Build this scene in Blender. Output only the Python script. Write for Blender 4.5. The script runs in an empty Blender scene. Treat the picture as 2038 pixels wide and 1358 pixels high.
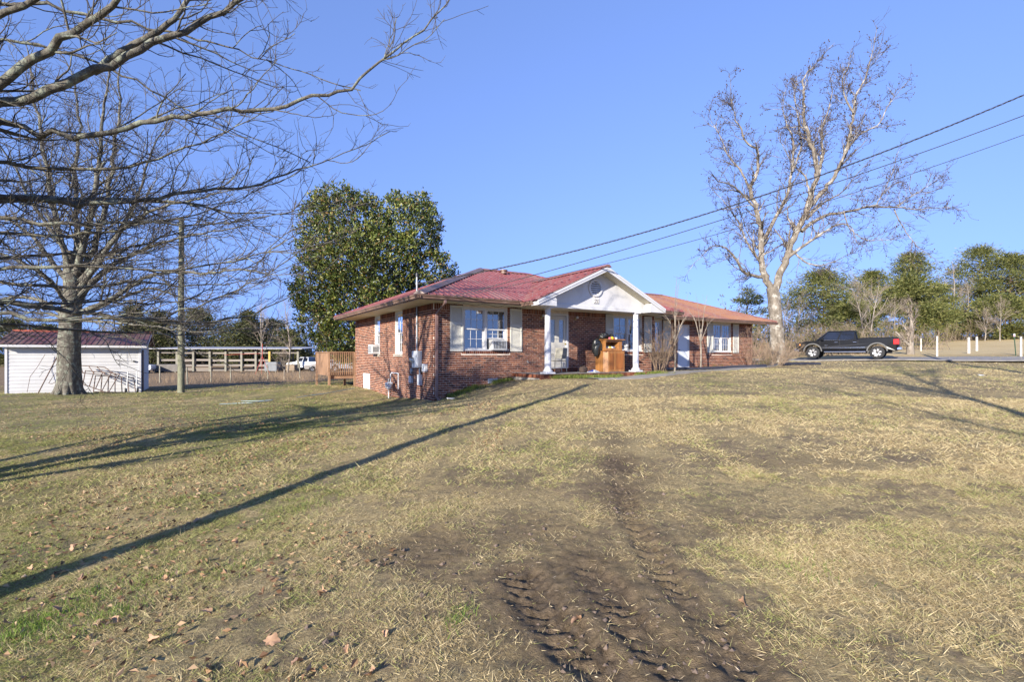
import bpy, bmesh, math, random
import numpy as np
from mathutils import Vector, Matrix
R = math.radians
rng = np.random.default_rng(7)
random.seed(7)
scene = bpy.context.scene
col = scene.collection

# ------------------------------------------------------------------ camera
EYE = 1.55
cam_d = bpy.data.cameras.new('camera')
cam_d.sensor_width = 36.0
cam_d.lens = 17.47
cam_d.shift_y = 0.01423
cam_d.clip_end = 3000
cam = bpy.data.objects.new('camera', cam_d)
cam.location = (0, 0, EYE)
cam.rotation_euler = (R(90), 0, 0)
col.objects.link(cam)
scene.camera = cam

# ------------------------------------------------------------------ sky and sun
SUN_EL = R(19.0)
SUN_AZ = R(29.2)                       # shadows run this far to the right of straight ahead
away = Vector((math.sin(SUN_AZ), math.cos(SUN_AZ), 0))
world = bpy.data.worlds.new('World')
scene.world = world
world.use_nodes = True
wt = world.node_tree
wt.nodes.clear()
sky = wt.nodes.new('ShaderNodeTexSky')
sky.sky_type = 'NISHITA'
sky.sun_disc = False
sky.sun_elevation = SUN_EL
sky.sun_rotation = math.pi + SUN_AZ    # behind the camera, to the left
sky.altitude = 300
sky.air_density = 1.0
sky.dust_density = 0.0
sky.ozone_density = 3.0
bg = wt.nodes.new('ShaderNodeBackground')
bg.inputs['Strength'].default_value = 0.15
wo = wt.nodes.new('ShaderNodeOutputWorld')
# clear, deep winter sky: look the colour up a little above the true direction so the haze band stays low
tc = wt.nodes.new('ShaderNodeTexCoord')
mp = wt.nodes.new('ShaderNodeMapping'); mp.inputs['Scale'].default_value = (1, 1, .55); mp.inputs['Location'].default_value = (0, 0, .36)
wt.links.new(tc.outputs['Generated'], mp.inputs['Vector']); wt.links.new(mp.outputs[0], sky.inputs['Vector'])
tint = wt.nodes.new('ShaderNodeMix'); tint.data_type = 'RGBA'; tint.blend_type = 'MULTIPLY'; tint.inputs[0].default_value = 1
tint.inputs[7].default_value = (1.07, .98, 1.2, 1)
wt.links.new(sky.outputs[0], tint.inputs[6])
wt.links.new(tint.outputs[2], bg.inputs['Color'])
wt.links.new(bg.outputs[0], wo.inputs['Surface'])

sun_d = bpy.data.lights.new('sun', 'SUN')
sun_d.energy = 5.0
sun_d.angle = R(0.5)
sun_d.color = (1.0, 0.92, 0.80)
sun = bpy.data.objects.new('sun', sun_d)
d = Vector((away.x * math.cos(SUN_EL), away.y * math.cos(SUN_EL), -math.sin(SUN_EL)))
sun.rotation_euler = d.to_track_quat('-Z', 'Y').to_euler()
sun.location = (-20, -40, 30)
col.objects.link(sun)

vs = scene.view_settings
vs.view_transform = 'Standard'
vs.look = 'None'
vs.gamma = 1.0
vs.use_curve_mapping = False
vs.exposure = 1.12
scene.cycles.max_bounces = 6
scene.cycles.transparent_max_bounces = 12
scene.cycles.use_denoising = True

# ------------------------------------------------------------------ materials
def new_mat(name):
    m = bpy.data.materials.new(name)
    m.use_nodes = True
    t = m.node_tree
    t.nodes.clear()
    out = t.nodes.new('ShaderNodeOutputMaterial')
    b = t.nodes.new('ShaderNodeBsdfPrincipled')
    t.links.new(b.outputs[0], out.inputs['Surface'])
    return m, t, b, out

def nd(t, kind, **kw):
    n = t.nodes.new('ShaderNode' + kind)
    for k, v in kw.items():
        if k in n.inputs:
            if hasattr(v, 'is_output') or isinstance(v, bpy.types.NodeSocket):
                t.links.new(v, n.inputs[k])
            else:
                n.inputs[k].default_value = v
        else:
            setattr(n, k, v)
    return n

def pos(t, scale=(1, 1, 1), local=False):
    if local:
        g = t.nodes.new('ShaderNodeTexCoord').outputs['Object']
    else:
        g = t.nodes.new('ShaderNodeNewGeometry').outputs['Position']
    if scale == (1, 1, 1):
        return g
    mp = nd(t, 'Mapping')
    mp.inputs['Scale'].default_value = scale
    t.links.new(g, mp.inputs['Vector'])
    return mp.outputs[0]

def noise(t, vec, scale, detail=4, rough=0.55, out='Fac', dist=0):
    n = nd(t, 'TexNoise', Scale=scale, Detail=detail, Roughness=rough, Distortion=dist)
    t.links.new(vec, n.inputs['Vector'])
    return n.outputs[out]

def ramp(t, fac, stops):
    r = t.nodes.new('ShaderNodeValToRGB')
    e = r.color_ramp.elements
    while len(e) < len(stops):
        e.new(0.5)
    for i, (p, c) in enumerate(stops):
        e[i].position = p
        e[i].color = (*c, 1) if len(c) == 3 else c
    t.links.new(fac, r.inputs['Fac'])
    return r.outputs['Color']

def smooth(t, fac, a, b, lo=0.0, hi=1.0):
    m = nd(t, 'MapRange')
    m.interpolation_type = 'SMOOTHSTEP'
    m.inputs['From Min'].default_value = a
    m.inputs['From Max'].default_value = b
    m.inputs['To Min'].default_value = lo
    m.inputs['To Max'].default_value = hi
    t.links.new(fac, m.inputs['Value'])
    return m.outputs[0]

def mixc(t, fac, a, b, blend='MIX'):
    m = t.nodes.new('ShaderNodeMix')
    m.data_type = 'RGBA'
    m.blend_type = blend
    for i, s in ((0, fac), (6, a), (7, b)):
        if isinstance(s, bpy.types.NodeSocket):
            t.links.new(s, m.inputs[i])
        elif i == 0:
            m.inputs[0].default_value = s
        else:
            m.inputs[i].default_value = (*s, 1)
    return m.outputs[2]

def math_(t, op, a, b=0.0, c=None):
    m = t.nodes.new('ShaderNodeMath')
    m.operation = op
    for i, s in enumerate((a, b, c)):
        if s is None:
            continue
        if isinstance(s, bpy.types.NodeSocket):
            t.links.new(s, m.inputs[i])
        else:
            m.inputs[i].default_value = s
    return m.outputs[0]

def bump(t, b, h, strength=0.4, dist=0.01):
    n = nd(t, 'Bump', Strength=strength, Distance=dist)
    t.links.new(h, n.inputs['Height'])
    t.links.new(n.outputs[0], b.inputs['Normal'])

def M(name, c, rough=0.6, var=0.15, scale=6.0, bmp=0.0, bscale=60.0, metal=0.0, spec=0.5, stretch=(1, 1, 1), dirt=None,
      dirt_amt=0.0, coat=0.0, island=0.0):
    """plain procedural material: colour wandering by noise, optional dirt patches, fine bump"""
    m, t, b, o = new_mat(name)
    p = pos(t, stretch)
    n1 = noise(t, p, scale, 6, 0.6)
    lo = tuple(max(0, x * (1 - var)) for x in c)
    hi = tuple(min(1, x * (1 + var)) for x in c)
    cc = ramp(t, n1, [(0.3, lo), (0.7, hi)])
    if island:
        g = t.nodes.new('ShaderNodeNewGeometry').outputs['Random Per Island']
        oi = t.nodes.new('ShaderNodeObjectInfo').outputs['Random']
        fr = math_(t, 'FRACT', math_(t, 'ADD', g, oi))
        k = smooth(t, fr, 0, 1, 1 - island, 1 + island)
        cc2 = nd(t, 'VectorMath', operation='SCALE')
        t.links.new(cc, cc2.inputs[0]); t.links.new(k, cc2.inputs['Scale'])
        cc = cc2.outputs[0]
    if dirt:
        n2 = noise(t, p, scale * 0.35, 8, 0.7)
        f = smooth(t, n2, 0.62 - dirt_amt * 0.3, 0.75)
        f = math_(t, 'MULTIPLY', f, dirt_amt)
        cc = mixc(t, f, cc, dirt)
    t.links.new(cc, b.inputs['Base Color'])
    b.inputs['Roughness'].default_value = rough
    b.inputs['Metallic'].default_value = metal
    b.inputs['Specular IOR Level'].default_value = spec
    b.inputs['Coat Weight'].default_value = coat
    if bmp:
        bump(t, b, noise(t, p, bscale, 5, 0.6), bmp, 0.01)
    return m

# ------------------------------------------------------------------ mesh helpers
class MB:
    """collects shapes that make up ONE part"""
    def __init__(s):
        s.v = []; s.f = []
    def add(s, vs, fs):
        n = len(s.v)
        s.v.extend([tuple(map(float, p)) for p in vs])
        s.f.extend([tuple(n + i for i in q) for q in fs])
        return s
    def box(s, x0, x1, y0, y1, z0, z1):
        return s.add([(x0, y0, z0), (x1, y0, z0), (x1, y1, z0), (x0, y1, z0), (x0, y0, z1), (x1, y0, z1), (x1, y1, z1), (x0, y1, z1)],
                     [(0, 3, 2, 1), (4, 5, 6, 7), (0, 1, 5, 4), (1, 2, 6, 5), (2, 3, 7, 6), (3, 0, 4, 7)])
    def beam(s, p, q, w, h, up=(0, 0, 1)):
        p = Vector(p); q = Vector(q); t = (q - p).normalized()
        up = Vector(up)
        if abs(t.dot(up)) > 0.98:
            up = Vector((1, 0, 0))
        a = t.cross(up).normalized(); b = a.cross(t)
        a *= w / 2; b *= h / 2
        vs = [p - a - b, p + a - b, p + a + b, p - a + b, q - a - b, q + a - b, q + a + b, q - a + b]
        return s.add(vs, [(0, 1, 2, 3), (7, 6, 5, 4), (1, 0, 4, 5), (2, 1, 5, 6), (3, 2, 6, 7), (0, 3, 7, 4)])
    def cyl(s, p, q, r0, r1=None, n=12, cap=True):
        r1 = r0 if r1 is None else r1
        p = Vector(p); q = Vector(q); t = (q - p).normalized()
        ref = Vector((0, 0, 1)) if abs(t.z) < 0.9 else Vector((1, 0, 0))
        a = t.cross(ref).normalized(); b = t.cross(a)
        vs = []
        for c, r in ((p, r0), (q, r1)):
            for i in range(n):
                an = 2 * math.pi * i / n
                vs.append(c + a * (r * math.cos(an)) + b * (r * math.sin(an)))
        fs = [(i, i + n, (i + 1) % n + n, (i + 1) % n) for i in range(n)]
        if cap:
            fs += [tuple(range(n)), tuple(range(2 * n - 1, n - 1, -1))]
        return s.add(vs, fs)
    def lathe(s, prof, c=(0, 0, 0), n=20, axis='z', a0=0, a1=2 * math.pi):
        """profile of (radius, height) turned about an axis through c"""
        vs = []; fs = []
        full = abs(a1 - a0 - 2 * math.pi) < 1e-6
        m = n if full else n + 1
        for r, h in prof:
            for i in range(m):
                an = a0 + (a1 - a0) * i / n
                x, y = r * math.cos(an), r * math.sin(an)
                vs.append({'z': (c[0] + x, c[1] + y, c[2] + h), 'y': (c[0] + x, c[1] + h, c[2] + y), 'x': (c[0] + h, c[1] + x, c[2] + y)}[axis])
        for k in range(len(prof) - 1):
            for i in range(n):
                j = (i + 1) % m
                fs.append((k * m + i, k * m + j, (k + 1) * m + j, (k + 1) * m + i))
        return s.add(vs, fs)
    def path(s, pts, r, n=8):
        pts = [Vector(p) for p in pts]
        for a, b in zip(pts[:-1], pts[1:]):
            s.cyl(a, b, r, r, n)
        return s
    def prism(s, poly, d):
        """polygon (list of 3-D points) pushed along vector d"""
        d = Vector(d); n = len(poly)
        vs = [Vector(p) for p in poly] + [Vector(p) + d for p in poly]
        fs = [tuple(range(n)), tuple(range(2 * n - 1, n - 1, -1))] + [(i, i + n, (i + 1) % n + n, (i + 1) % n) for i in range(n)]
        return s.add(vs, fs)
    def build(s, name, mat, parent=None, smooth=False, bevel=0.0, fix=True):
        me = bpy.data.meshes.new(name)
        me.from_pydata(s.v, [], s.f)
        if fix:
            bm = bmesh.new(); bm.from_mesh(me)
            bmesh.ops.recalc_face_normals(bm, faces=bm.faces)
            bm.to_mesh(me); bm.free()
        return link(name, me, mat, parent, smooth, bevel)

def link(name, me, mat, parent=None, smooth=False, bevel=0.0):
    me.update()
    if mat is not None and not me.materials:
        me.materials.append(mat)
    o = bpy.data.objects.new(name, me)
    col.objects.link(o)
    if parent is not None:
        o.parent = parent
    if smooth:
        me.polygons.foreach_set('use_smooth', [True] * len(me.polygons))
        if smooth != 'all':
            try:
                me.set_sharp_from_angle(angle=R(40))
            except Exception:
                pass
    if bevel:
        b = o.modifiers.new('bevel', 'BEVEL'); b.width = bevel; b.segments = 2; b.limit_method = 'ANGLE'; b.angle_limit = R(40)
    return o

def np_mesh(name, V, F, mat, parent=None, smooth=False):
    """V (n,3) array; F (m,k) array of equal-sided faces"""
    me = bpy.data.meshes.new(name)
    V = np.asarray(V, np.float32); F = np.asarray(F, np.int32)
    k = F.shape[1]
    me.vertices.add(len(V)); me.vertices.foreach_set('co', V.ravel())
    me.loops.add(F.size); me.loops.foreach_set('vertex_index', F.ravel())
    me.polygons.add(len(F))
    me.polygons.foreach_set('loop_start', np.arange(0, F.size, k, dtype=np.int32))
    me.polygons.foreach_set('loop_total', np.full(len(F), k, np.int32))
    me.polygons.foreach_set('use_smooth', np.full(len(F), bool(smooth)))
    me.update(calc_edges=True)
    me.materials.append(mat)
    o = bpy.data.objects.new(name, me)
    col.objects.link(o)
    if parent is not None:
        o.parent = parent
    return o

def tag(o, label=None, cat=None, group=None, kind=None):
    if label: o['label'] = label
    if cat: o['category'] = cat
    if group: o['group'] = group
    if kind: o['kind'] = kind
    return o

def empty(name, loc=(0, 0, 0), rz=0.0, label=None, cat=None, group=None):
    o = bpy.data.objects.new(name, None)
    o.location = loc; o.rotation_euler = (0, 0, rz)
    o.empty_display_size = 0.3
    col.objects.link(o)
    return tag(o, label, cat, group)

def copy_tree(o, parent=None):
    c = o.copy(); col.objects.link(c)
    if parent is not None:
        c.parent = parent
    for ch in list(o.children):
        copy_tree(ch, c)
    return c

# where a point of the photograph (2038 x 1358) lies at a given depth
FX, CX, HY = 989.0, 1019.0, 708.0
def at(x, y, Y):
    return Vector(((x - CX) / FX * Y, Y, EYE + (HY - y) / FX * Y))

# numpy value noise -----------------------------------------------------------
def _hash(ix, iy, seed):
    h = (ix * 374761393 + iy * 668265263 + seed * 144269504) & 0x7fffffff
    h = ((h ^ (h >> 13)) * 1274126177) & 0x7fffffff
    return ((h ^ (h >> 16)) & 0xffff) / 65535.0
def vnoise(x, y, seed=0):
    ix = np.floor(x).astype(np.int64); iy = np.floor(y).astype(np.int64)
    fx = x - ix; fy = y - iy
    fx = fx * fx * (3 - 2 * fx); fy = fy * fy * (3 - 2 * fy)
    a = _hash(ix, iy, seed); b = _hash(ix + 1, iy, seed); c = _hash(ix, iy + 1, seed); e = _hash(ix + 1, iy + 1, seed)
    return (a * (1 - fx) + b * fx) * (1 - fy) + (c * (1 - fx) + e * fx) * fy
def fbm(x, y, o=4, seed=0):
    r = 0; a = 0.5
    for i in range(o):
        r = r + a * vnoise(x * 2 ** i, y * 2 ** i, seed + i); a *= 0.5
    return r / (1 - 0.5 ** o)
# ------------------------------------------------------------------ house frame
HA = math.atan2(0.5303, 0.8478)
HC = (-2.539, 16.2)
def hw(u, v, z=0.0):
    """house coordinates (along the front, into the depth, height) to the world"""
    return Vector((HC[0] + u * 0.8478 - v * 0.5303, HC[1] + u * 0.5303 + v * 0.8478, z))

# ------------------------------------------------------------------ ground
ctrl = [(0, 0, 0), (0, 3, .05), (0, 6, .14), (0, 10, .33), (-4, 4, -.26), (-8, 8, -.36), (-4, 9, 0), (-9, 5.5, -.42), (4, 4, .14), (5, 9, .42), (9, 9, .42),
        (12, 13, .55), (7, 13, .62), (3, 13, .58), (0, 12.5, .42), (-3, 13, .08), (-6, 15, -.12), (-14, 13, -.35), (-14, 20, -.3),
        (18, 20, .78), (13, 19, .88), (23, 24, .92), (28, 30, 1.12), (18, 25, .98), (12, 23, .92),
        (-10, -6, -.6), (10, -6, .1), (-25, 0, -.8), (25, 5, .5), (35, 20, .9), (-30, 15, -.6), (0, -25, -1), (-30, -30, -1.5), (30, -30, .0),
        (-8.75, 23.8, .16), (-13, 24, -.2), (-21, 22.3, -.16), (-24.5, 24, -.32), (-20.4, 27, -.42), (-15.6, 24, -.24), (-10, 30, 0), (-20, 38, -.5),
        (-25, 64, -.42), (-45, 64, -.5), (-40, 40, -.5), (-60, 90, -.3), (-20, 100, 0), (0, 60, .8), (0, 35, .5), (10, 45, 1.2),
        (20.9, 36.2, 1.24), (25.4, 32.5, 1.29), (29.6, 31, 1.16), (36, 30, 1.1), (30, 35.5, 1.6), (36, 36, 1.72), (42, 50, 2.1), (34, 50, 1.95),
        (62, 80, 3.7), (82, 80, 4.7), (100, 80, 5.2), (60, 110, 4.6), (110, 120, 6), (40, 90, 2.9), (120, 60, 4), (20, 60, 1.6), (20, 120, 3), (150, 150, 7),
        (-120, 150, 0), (-150, 60, -1), (0, 200, 3), (100, 220, 7), (200, 100, 6), (60, 0, .6), (-80, 0, -1)]
for (u, v, z) in [(0, 0, .03), (-.6, -.6, .0), (-.5, 4.2, -.17), (-.5, 9.8, 0), (1.4, -.2, .47), (2.6, -.3, .66), (3, -2.0, .78), (5.5, -2.1, .76), (8.2, -2.0, .82), (5, 5, .5), (1, 5, .1),
                  (9.5, -.4, .86), (11, -.2, .88), (13.6, .6, .9), (17.5, .6, 1.0), (19.5, 2, 1.05), (14, 5, .9), (-3, 5, -.15), (-3, 0, -.08), (6, 11, .5), (14, 12, .9), (1.3, -1.6, .37), (20, 8, 1.15)]:
    p = hw(u, v); ctrl.append((p.x, p.y, z))
ctrl = np.array(ctrl, float)
def _phi(r):
    return np.sqrt(r * r + 1.0)
_n = len(ctrl)
_A = _phi(np.hypot(ctrl[:, None, 0] - ctrl[None, :, 0], ctrl[:, None, 1] - ctrl[None, :, 1]))
_A[np.diag_indices(_n)] -= 0.15
_P = np.c_[np.ones(_n), ctrl[:, :2]]
_S = np.block([[_A, _P], [_P.T, np.zeros((3, 3))]])
_W = np.linalg.solve(_S, np.r_[ctrl[:, 2], np.zeros(3)])
def base_z(x, y):
    x = np.asarray(x, float); y = np.asarray(y, float)
    xc = np.clip(x, -180, 220); yc = np.clip(y, -60, 240)
    z = _W[_n] + _W[_n + 1] * xc + _W[_n + 2] * yc
    for i in range(_n):
        z = z + _W[i] * _phi(np.hypot(xc - ctrl[i, 0], yc - ctrl[i, 1]))
    return z

# the rutted, muddy turning track in the foreground: three wheel lines
def px_ground(x, y):
    Y = 5.0
    for _ in range(60):
        X = (x - CX) / FX * Y
        Y = .5 * Y + .5 * (EYE - float(base_z(X, Y))) * FX / (y - HY)
    return ((x - CX) / FX * Y, Y)
TRK = [np.array([px_ground(*q) for q in a], float) for a in (
    [(1205, 850), (1232, 930), (1250, 1010), (1285, 1085), (1335, 1145), (1400, 1220), (1470, 1300), (1540, 1400), (1600, 1500)],
    [(1030, 1130), (1075, 1200), (1120, 1250), (1175, 1300), (1240, 1360), (1310, 1450)],
    [(1170, 1120), (1225, 1190), (1285, 1260), (1350, 1330), (1420, 1430)])]
def _dense(p, n=160):
    t = np.linspace(0, len(p) - 1, n); i = np.arange(len(p))
    q = np.c_[np.interp(t, i, p[:, 0]), np.interp(t, i, p[:, 1])]
    k = np.ones(25) / 25
    e = np.pad(q, ((12, 12), (0, 0)), 'edge')
    return np.c_[np.convolve(e[:, 0], k, 'valid'), np.convolve(e[:, 1], k, 'valid')]
TRKD = [_dense(p) for p in TRK]
def track_ds(x, y, q):
    """signed side distance and run along the track"""
    shp = x.shape; x = x.ravel(); y = y.ravel()
    D = np.full(x.shape, 9.0); S = np.zeros(x.shape); G = np.ones(x.shape)
    L = np.r_[0, np.cumsum(np.hypot(*np.diff(q, axis=0).T))]
    near = (x > -4) & (x < 6) & (y > 0) & (y < 10)
    xx = x[near][:, None]; yy = y[near][:, None]
    dd = np.hypot(xx - q[:, 0], yy - q[:, 1]); i = dd.argmin(1)
    j = np.minimum(i + 1, len(q) - 1); k = np.maximum(i - 1, 0)
    tx = q[j, 0] - q[k, 0]; ty = q[j, 1] - q[k, 1]; tl = np.hypot(tx, ty)
    sx = x[near] - q[i, 0]; sy = y[near] - q[i, 1]
    D[near] = dd[np.arange(len(i)), i]; G[near] = np.sign(tx * sy - ty * sx); S[near] = L[i] + (tx * sx + ty * sy) / tl
    return (D * G).reshape(shp), S.reshape(shp)
MUDP = [(px_ground(x, y), 0, rx, ry, a) for x, y, rx, ry, a in ((1110, 1130, .75, .55, .9), (1140, 1240, .45, .4, 1.0), (1060, 1070, .7, .6, .6), (830, 1090, .6, .5, .75), (840, 1215, .5, .28, .8), (900, 1160, .4, .4, .6), (1450, 1040, .9, .5, .45), (980, 960, 1.4, .7, .35), (1350, 1290, .55, .5, .9), (700, 1250, .4, .3, .5), (1640, 920, 1.2, .6, .4))]
def mud_mask(x, y):
    m = np.zeros(x.shape)
    w = fbm(x * 1.6, y * 1.6, 4, 31) - .5
    for q, hwid in zip(TRKD, (.36, .40, .42)):
        dd, s = track_ds(x, y, q)
        m = np.maximum(m, np.clip(1.2 - np.abs(dd) / (hwid * (1 + w * 1.8)), 0, 1) * np.clip(1.6 - (y - 3.2) * .2, .2, 1) * np.clip(.85 + w * 1.4, .3, 1))
    for px_, py_, rx, ry, a in MUDP:
        cx, cy = px_
        r = np.hypot((x - cx) / rx, (y - cy) / ry) + w * 1.6
        m = np.maximum(m, np.clip(1.4 - 1.2 * r, 0, 1) * a)
    return np.clip(m, 0, 1)
def detail_z(x, y):
    near = (np.abs(x) < 9) & (y > 0) & (y < 14)
    z = (fbm(x * .35, y * .35, 3, 3) - .5) * .10 + (fbm(x * 1.7, y * 1.7, 3, 9) - .5) * .035
    if near.any():
        xn = x[near]; yn = y[near]
        zz = (fbm(xn * 6, yn * 6, 3, 12) - .5) * .025 + (fbm(xn * 19, yn * 19, 2, 17) - .5) * .012
        mm = mud_mask(xn, yn)
        cl = fbm(xn * 9, yn * 9, 3, 41)
        zz += mm * ((fbm(xn * 14, yn * 14, 3, 44) - .5) * .028 + (fbm(xn * 40, yn * 40, 2, 45) - .5) * .016 - .015 * mm)
        for k, (q, w) in enumerate(zip(TRKD, (.10, .12, .11))):
            dd, s = track_ds(xn, yn, q)
            a = np.abs(dd)
            ins = np.clip(1.5 - a / w, 0, 1); ins = ins * ins * (3 - 2 * ins)
            lug = .5 + .5 * np.sin((s + a * .75 + .05 * (fbm(xn * 4, yn * 4, 2, 53) - .5) * 2) * 2 * math.pi / .11)
            lug = np.clip((lug - .35) * 3, 0, 1) * np.clip(fbm(xn * 3.1, yn * 3.1, 3, 47) * 3.2 - .9, .05, 1.3)
            keep = np.clip((6.8 - yn) / 3.2, 0.08, 1)
            zz += ins * (-.020 + .020 * lug) * keep
            zz += np.exp(-((a - w * 1.6) / .05) ** 2) * .009 * (.3 + 1.4 * cl) * keep
        z[near] += zz
    return z
def axis_pts(fine0, fine1, step, lo, hi, grow=1.09):
    a = list(np.arange(fine0, fine1, step)); s = step
    x = a[-1]
    while x < hi:
        s *= grow; x += s; a.append(x)
    s = step; x = a[0]; b = []
    while x > lo:
        s *= grow; x -= s; b.append(x)
    return np.array(b[::-1] + a)
gx = axis_pts(-.5, 2.3, .02, -400, 420, 1.036)
gy = axis_pts(2.2, 5.0, .02, -70, 620, 1.034)
GX, GY = np.meshgrid(gx, gy)
GZ = base_z(GX, GY) + detail_z(GX, GY)
def gz(x, y):
    """height of the built ground under a point"""
    i = int(np.clip(np.searchsorted(gx, x) - 1, 0, len(gx) - 2)); j = int(np.clip(np.searchsorted(gy, y) - 1, 0, len(gy) - 2))
    fx = (x - gx[i]) / (gx[i + 1] - gx[i]); fy = (y - gy[j]) / (gy[j + 1] - gy[j])
    return float((GZ[j, i] * (1 - fx) + GZ[j, i + 1] * fx) * (1 - fy) + (GZ[j + 1, i] * (1 - fx) + GZ[j + 1, i + 1] * fx) * fy)
def gza(x, y):
    i = np.clip(np.searchsorted(gx, x) - 1, 0, len(gx) - 2); j = np.clip(np.searchsorted(gy, y) - 1, 0, len(gy) - 2)
    fx = (x - gx[i]) / (gx[i + 1] - gx[i]); fy = (y - gy[j]) / (gy[j + 1] - gy[j])
    return (GZ[j, i] * (1 - fx) + GZ[j, i + 1] * fx) * (1 - fy) + (GZ[j + 1, i] * (1 - fx) + GZ[j + 1, i + 1] * fx) * fy
def ground_hit(x, y, far=60.0):
    """world point of the ground seen at photo pixel (x, y)"""
    lo = 1.5
    for Y in np.geomspace(1.8, far, 600):
        p = at(x, y, Y)
        if p.z < gz(p.x, p.y):
            return Vector((p.x, p.y, gz(p.x, p.y)))
    p = at(x, y, far)
    return Vector((p.x, p.y, gz(p.x, p.y)))

def lawn_colour(t):
    """green / straw / bare-earth balance of the lawn, by place (shared by soil and blades)"""
    p = pos(t)
    big = noise(t, p, 0.22, 5, 0.6)
    mid = noise(t, p, 1.1, 5, 0.65)
    fine = noise(t, p, 7.0, 4, 0.6)
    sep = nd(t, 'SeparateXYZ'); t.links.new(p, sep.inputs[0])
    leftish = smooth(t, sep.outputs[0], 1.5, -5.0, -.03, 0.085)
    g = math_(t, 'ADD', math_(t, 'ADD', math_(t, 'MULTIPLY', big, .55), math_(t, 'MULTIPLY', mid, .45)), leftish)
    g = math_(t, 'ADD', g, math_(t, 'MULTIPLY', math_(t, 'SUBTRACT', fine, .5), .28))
    return p, g, mid, fine

m_soil, t, b, o = new_mat('soil')
p, g, mid, fine = lawn_colour(t)
att = nd(t, 'Attribute', attribute_name='mud')
mud = att.outputs['Fac']
gr0 = noise(t, p, 34, 5, 0.7)
# matted straw fibres lying two ways
def fibre(rot, sx, sy):
    mp_ = nd(t, 'Mapping'); mp_.inputs['Rotation'].default_value = (0, 0, rot); mp_.inputs['Scale'].default_value = (sx, sy, 20)
    wv = nd(t, 'VectorMath', operation='ADD'); t.links.new(p, wv.inputs[0])
    nz = nd(t, 'TexNoise', Scale=3.0, Detail=2); t.links.new(p, nz.inputs['Vector'])
    sc_ = nd(t, 'VectorMath', operation='SCALE'); sc_.inputs['Scale'].default_value = .25; t.links.new(nz.outputs['Color'], sc_.inputs[0])
    t.links.new(sc_.outputs[0], wv.inputs[1]); t.links.new(wv.outputs[0], mp_.inputs['Vector'])
    return noise(t, mp_.outputs[0], 1.0, 3, .6)
fb = math_(t, 'MAXIMUM', math_(t, 'MAXIMUM', fibre(.5, 22, 190), fibre(-.7, 190, 26)), fibre(1.6, 24, 170))
gr = math_(t, 'ADD', math_(t, 'MULTIPLY', gr0, .45), math_(t, 'MULTIPLY', math_(t, 'SUBTRACT', fb, .10), .55))
gr2 = noise(t, p, 130, 3, 0.6)
straw = ramp(t, gr, [(.33, (.10, .074, .038)), (.5, (.32, .248, .122)), (.66, (.55, .445, .24))])
green = ramp(t, gr, [(.33, (.06, .06, .02)), (.5, (.19, .19, .06)), (.66, (.37, .345, .14))])
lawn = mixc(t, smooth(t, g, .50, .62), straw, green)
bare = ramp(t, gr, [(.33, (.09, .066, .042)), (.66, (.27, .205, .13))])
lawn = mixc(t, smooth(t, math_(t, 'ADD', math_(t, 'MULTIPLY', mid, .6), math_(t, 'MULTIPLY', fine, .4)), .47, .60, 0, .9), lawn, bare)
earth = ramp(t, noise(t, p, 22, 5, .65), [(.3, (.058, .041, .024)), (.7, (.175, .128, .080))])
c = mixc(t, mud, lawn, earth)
# far field beyond the road: paler hay
sep = nd(t, 'SeparateXYZ'); t.links.new(p, sep.inputs[0])
hay = ramp(t, noise(t, pos(t, (.6, 3, 1)), .6, 6, .7), [(.3, (.36, .265, .13)), (.7, (.54, .43, .24))])
c = mixc(t, math_(t, 'MULTIPLY', smooth(t, sep.outputs[1], 33, 37), smooth(t, sep.outputs[0], 10, 20)), c, hay)
scrub = ramp(t, noise(t, p, 1.6, 6, .7), [(.3, (.14, .095, .055)), (.7, (.27, .19, .11))])
c = mixc(t, math_(t, 'MULTIPLY', smooth(t, sep.outputs[1], 27, 31), smooth(t, sep.outputs[0], 0, -6)), c, scrub)
t.links.new(c, b.inputs['Base Color'])
b.inputs['Roughness'].default_value = .95
b.inputs['Specular IOR Level'].default_value = .15
hgt = math_(t, 'ADD', math_(t, 'MULTIPLY', gr, .7), math_(t, 'MULTIPLY', gr2, .3))
bump(t, b, hgt, .9, .035)

idx = np.arange(GX.size).reshape(GX.shape)
F = np.stack([idx[:-1, :-1], idx[:-1, 1:], idx[1:, 1:], idx[1:, :-1]], -1).reshape(-1, 4)
ground = np_mesh('ground', np.c_[GX.ravel(), GY.ravel(), GZ.ravel()], F, m_soil, smooth=True)
tag(ground, 'worn winter lawn with straw, green patches and muddy ruts', kind='structure')
near = (np.abs(GX) < 9) & (GY > 0) & (GY < 12)
MUD = np.zeros(GX.shape); MUD[near] = mud_mask(GX[near], GY[near])
def mud_at(x, y):
    i = np.clip(np.searchsorted(gx, x), 0, len(gx) - 1); j = np.clip(np.searchsorted(gy, y), 0, len(gy) - 1)
    return MUD[j, i]
a = ground.data.attributes.new('mud', 'FLOAT', 'POINT')
a.data.foreach_set('value', MUD.ravel().astype(np.float32))

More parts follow.
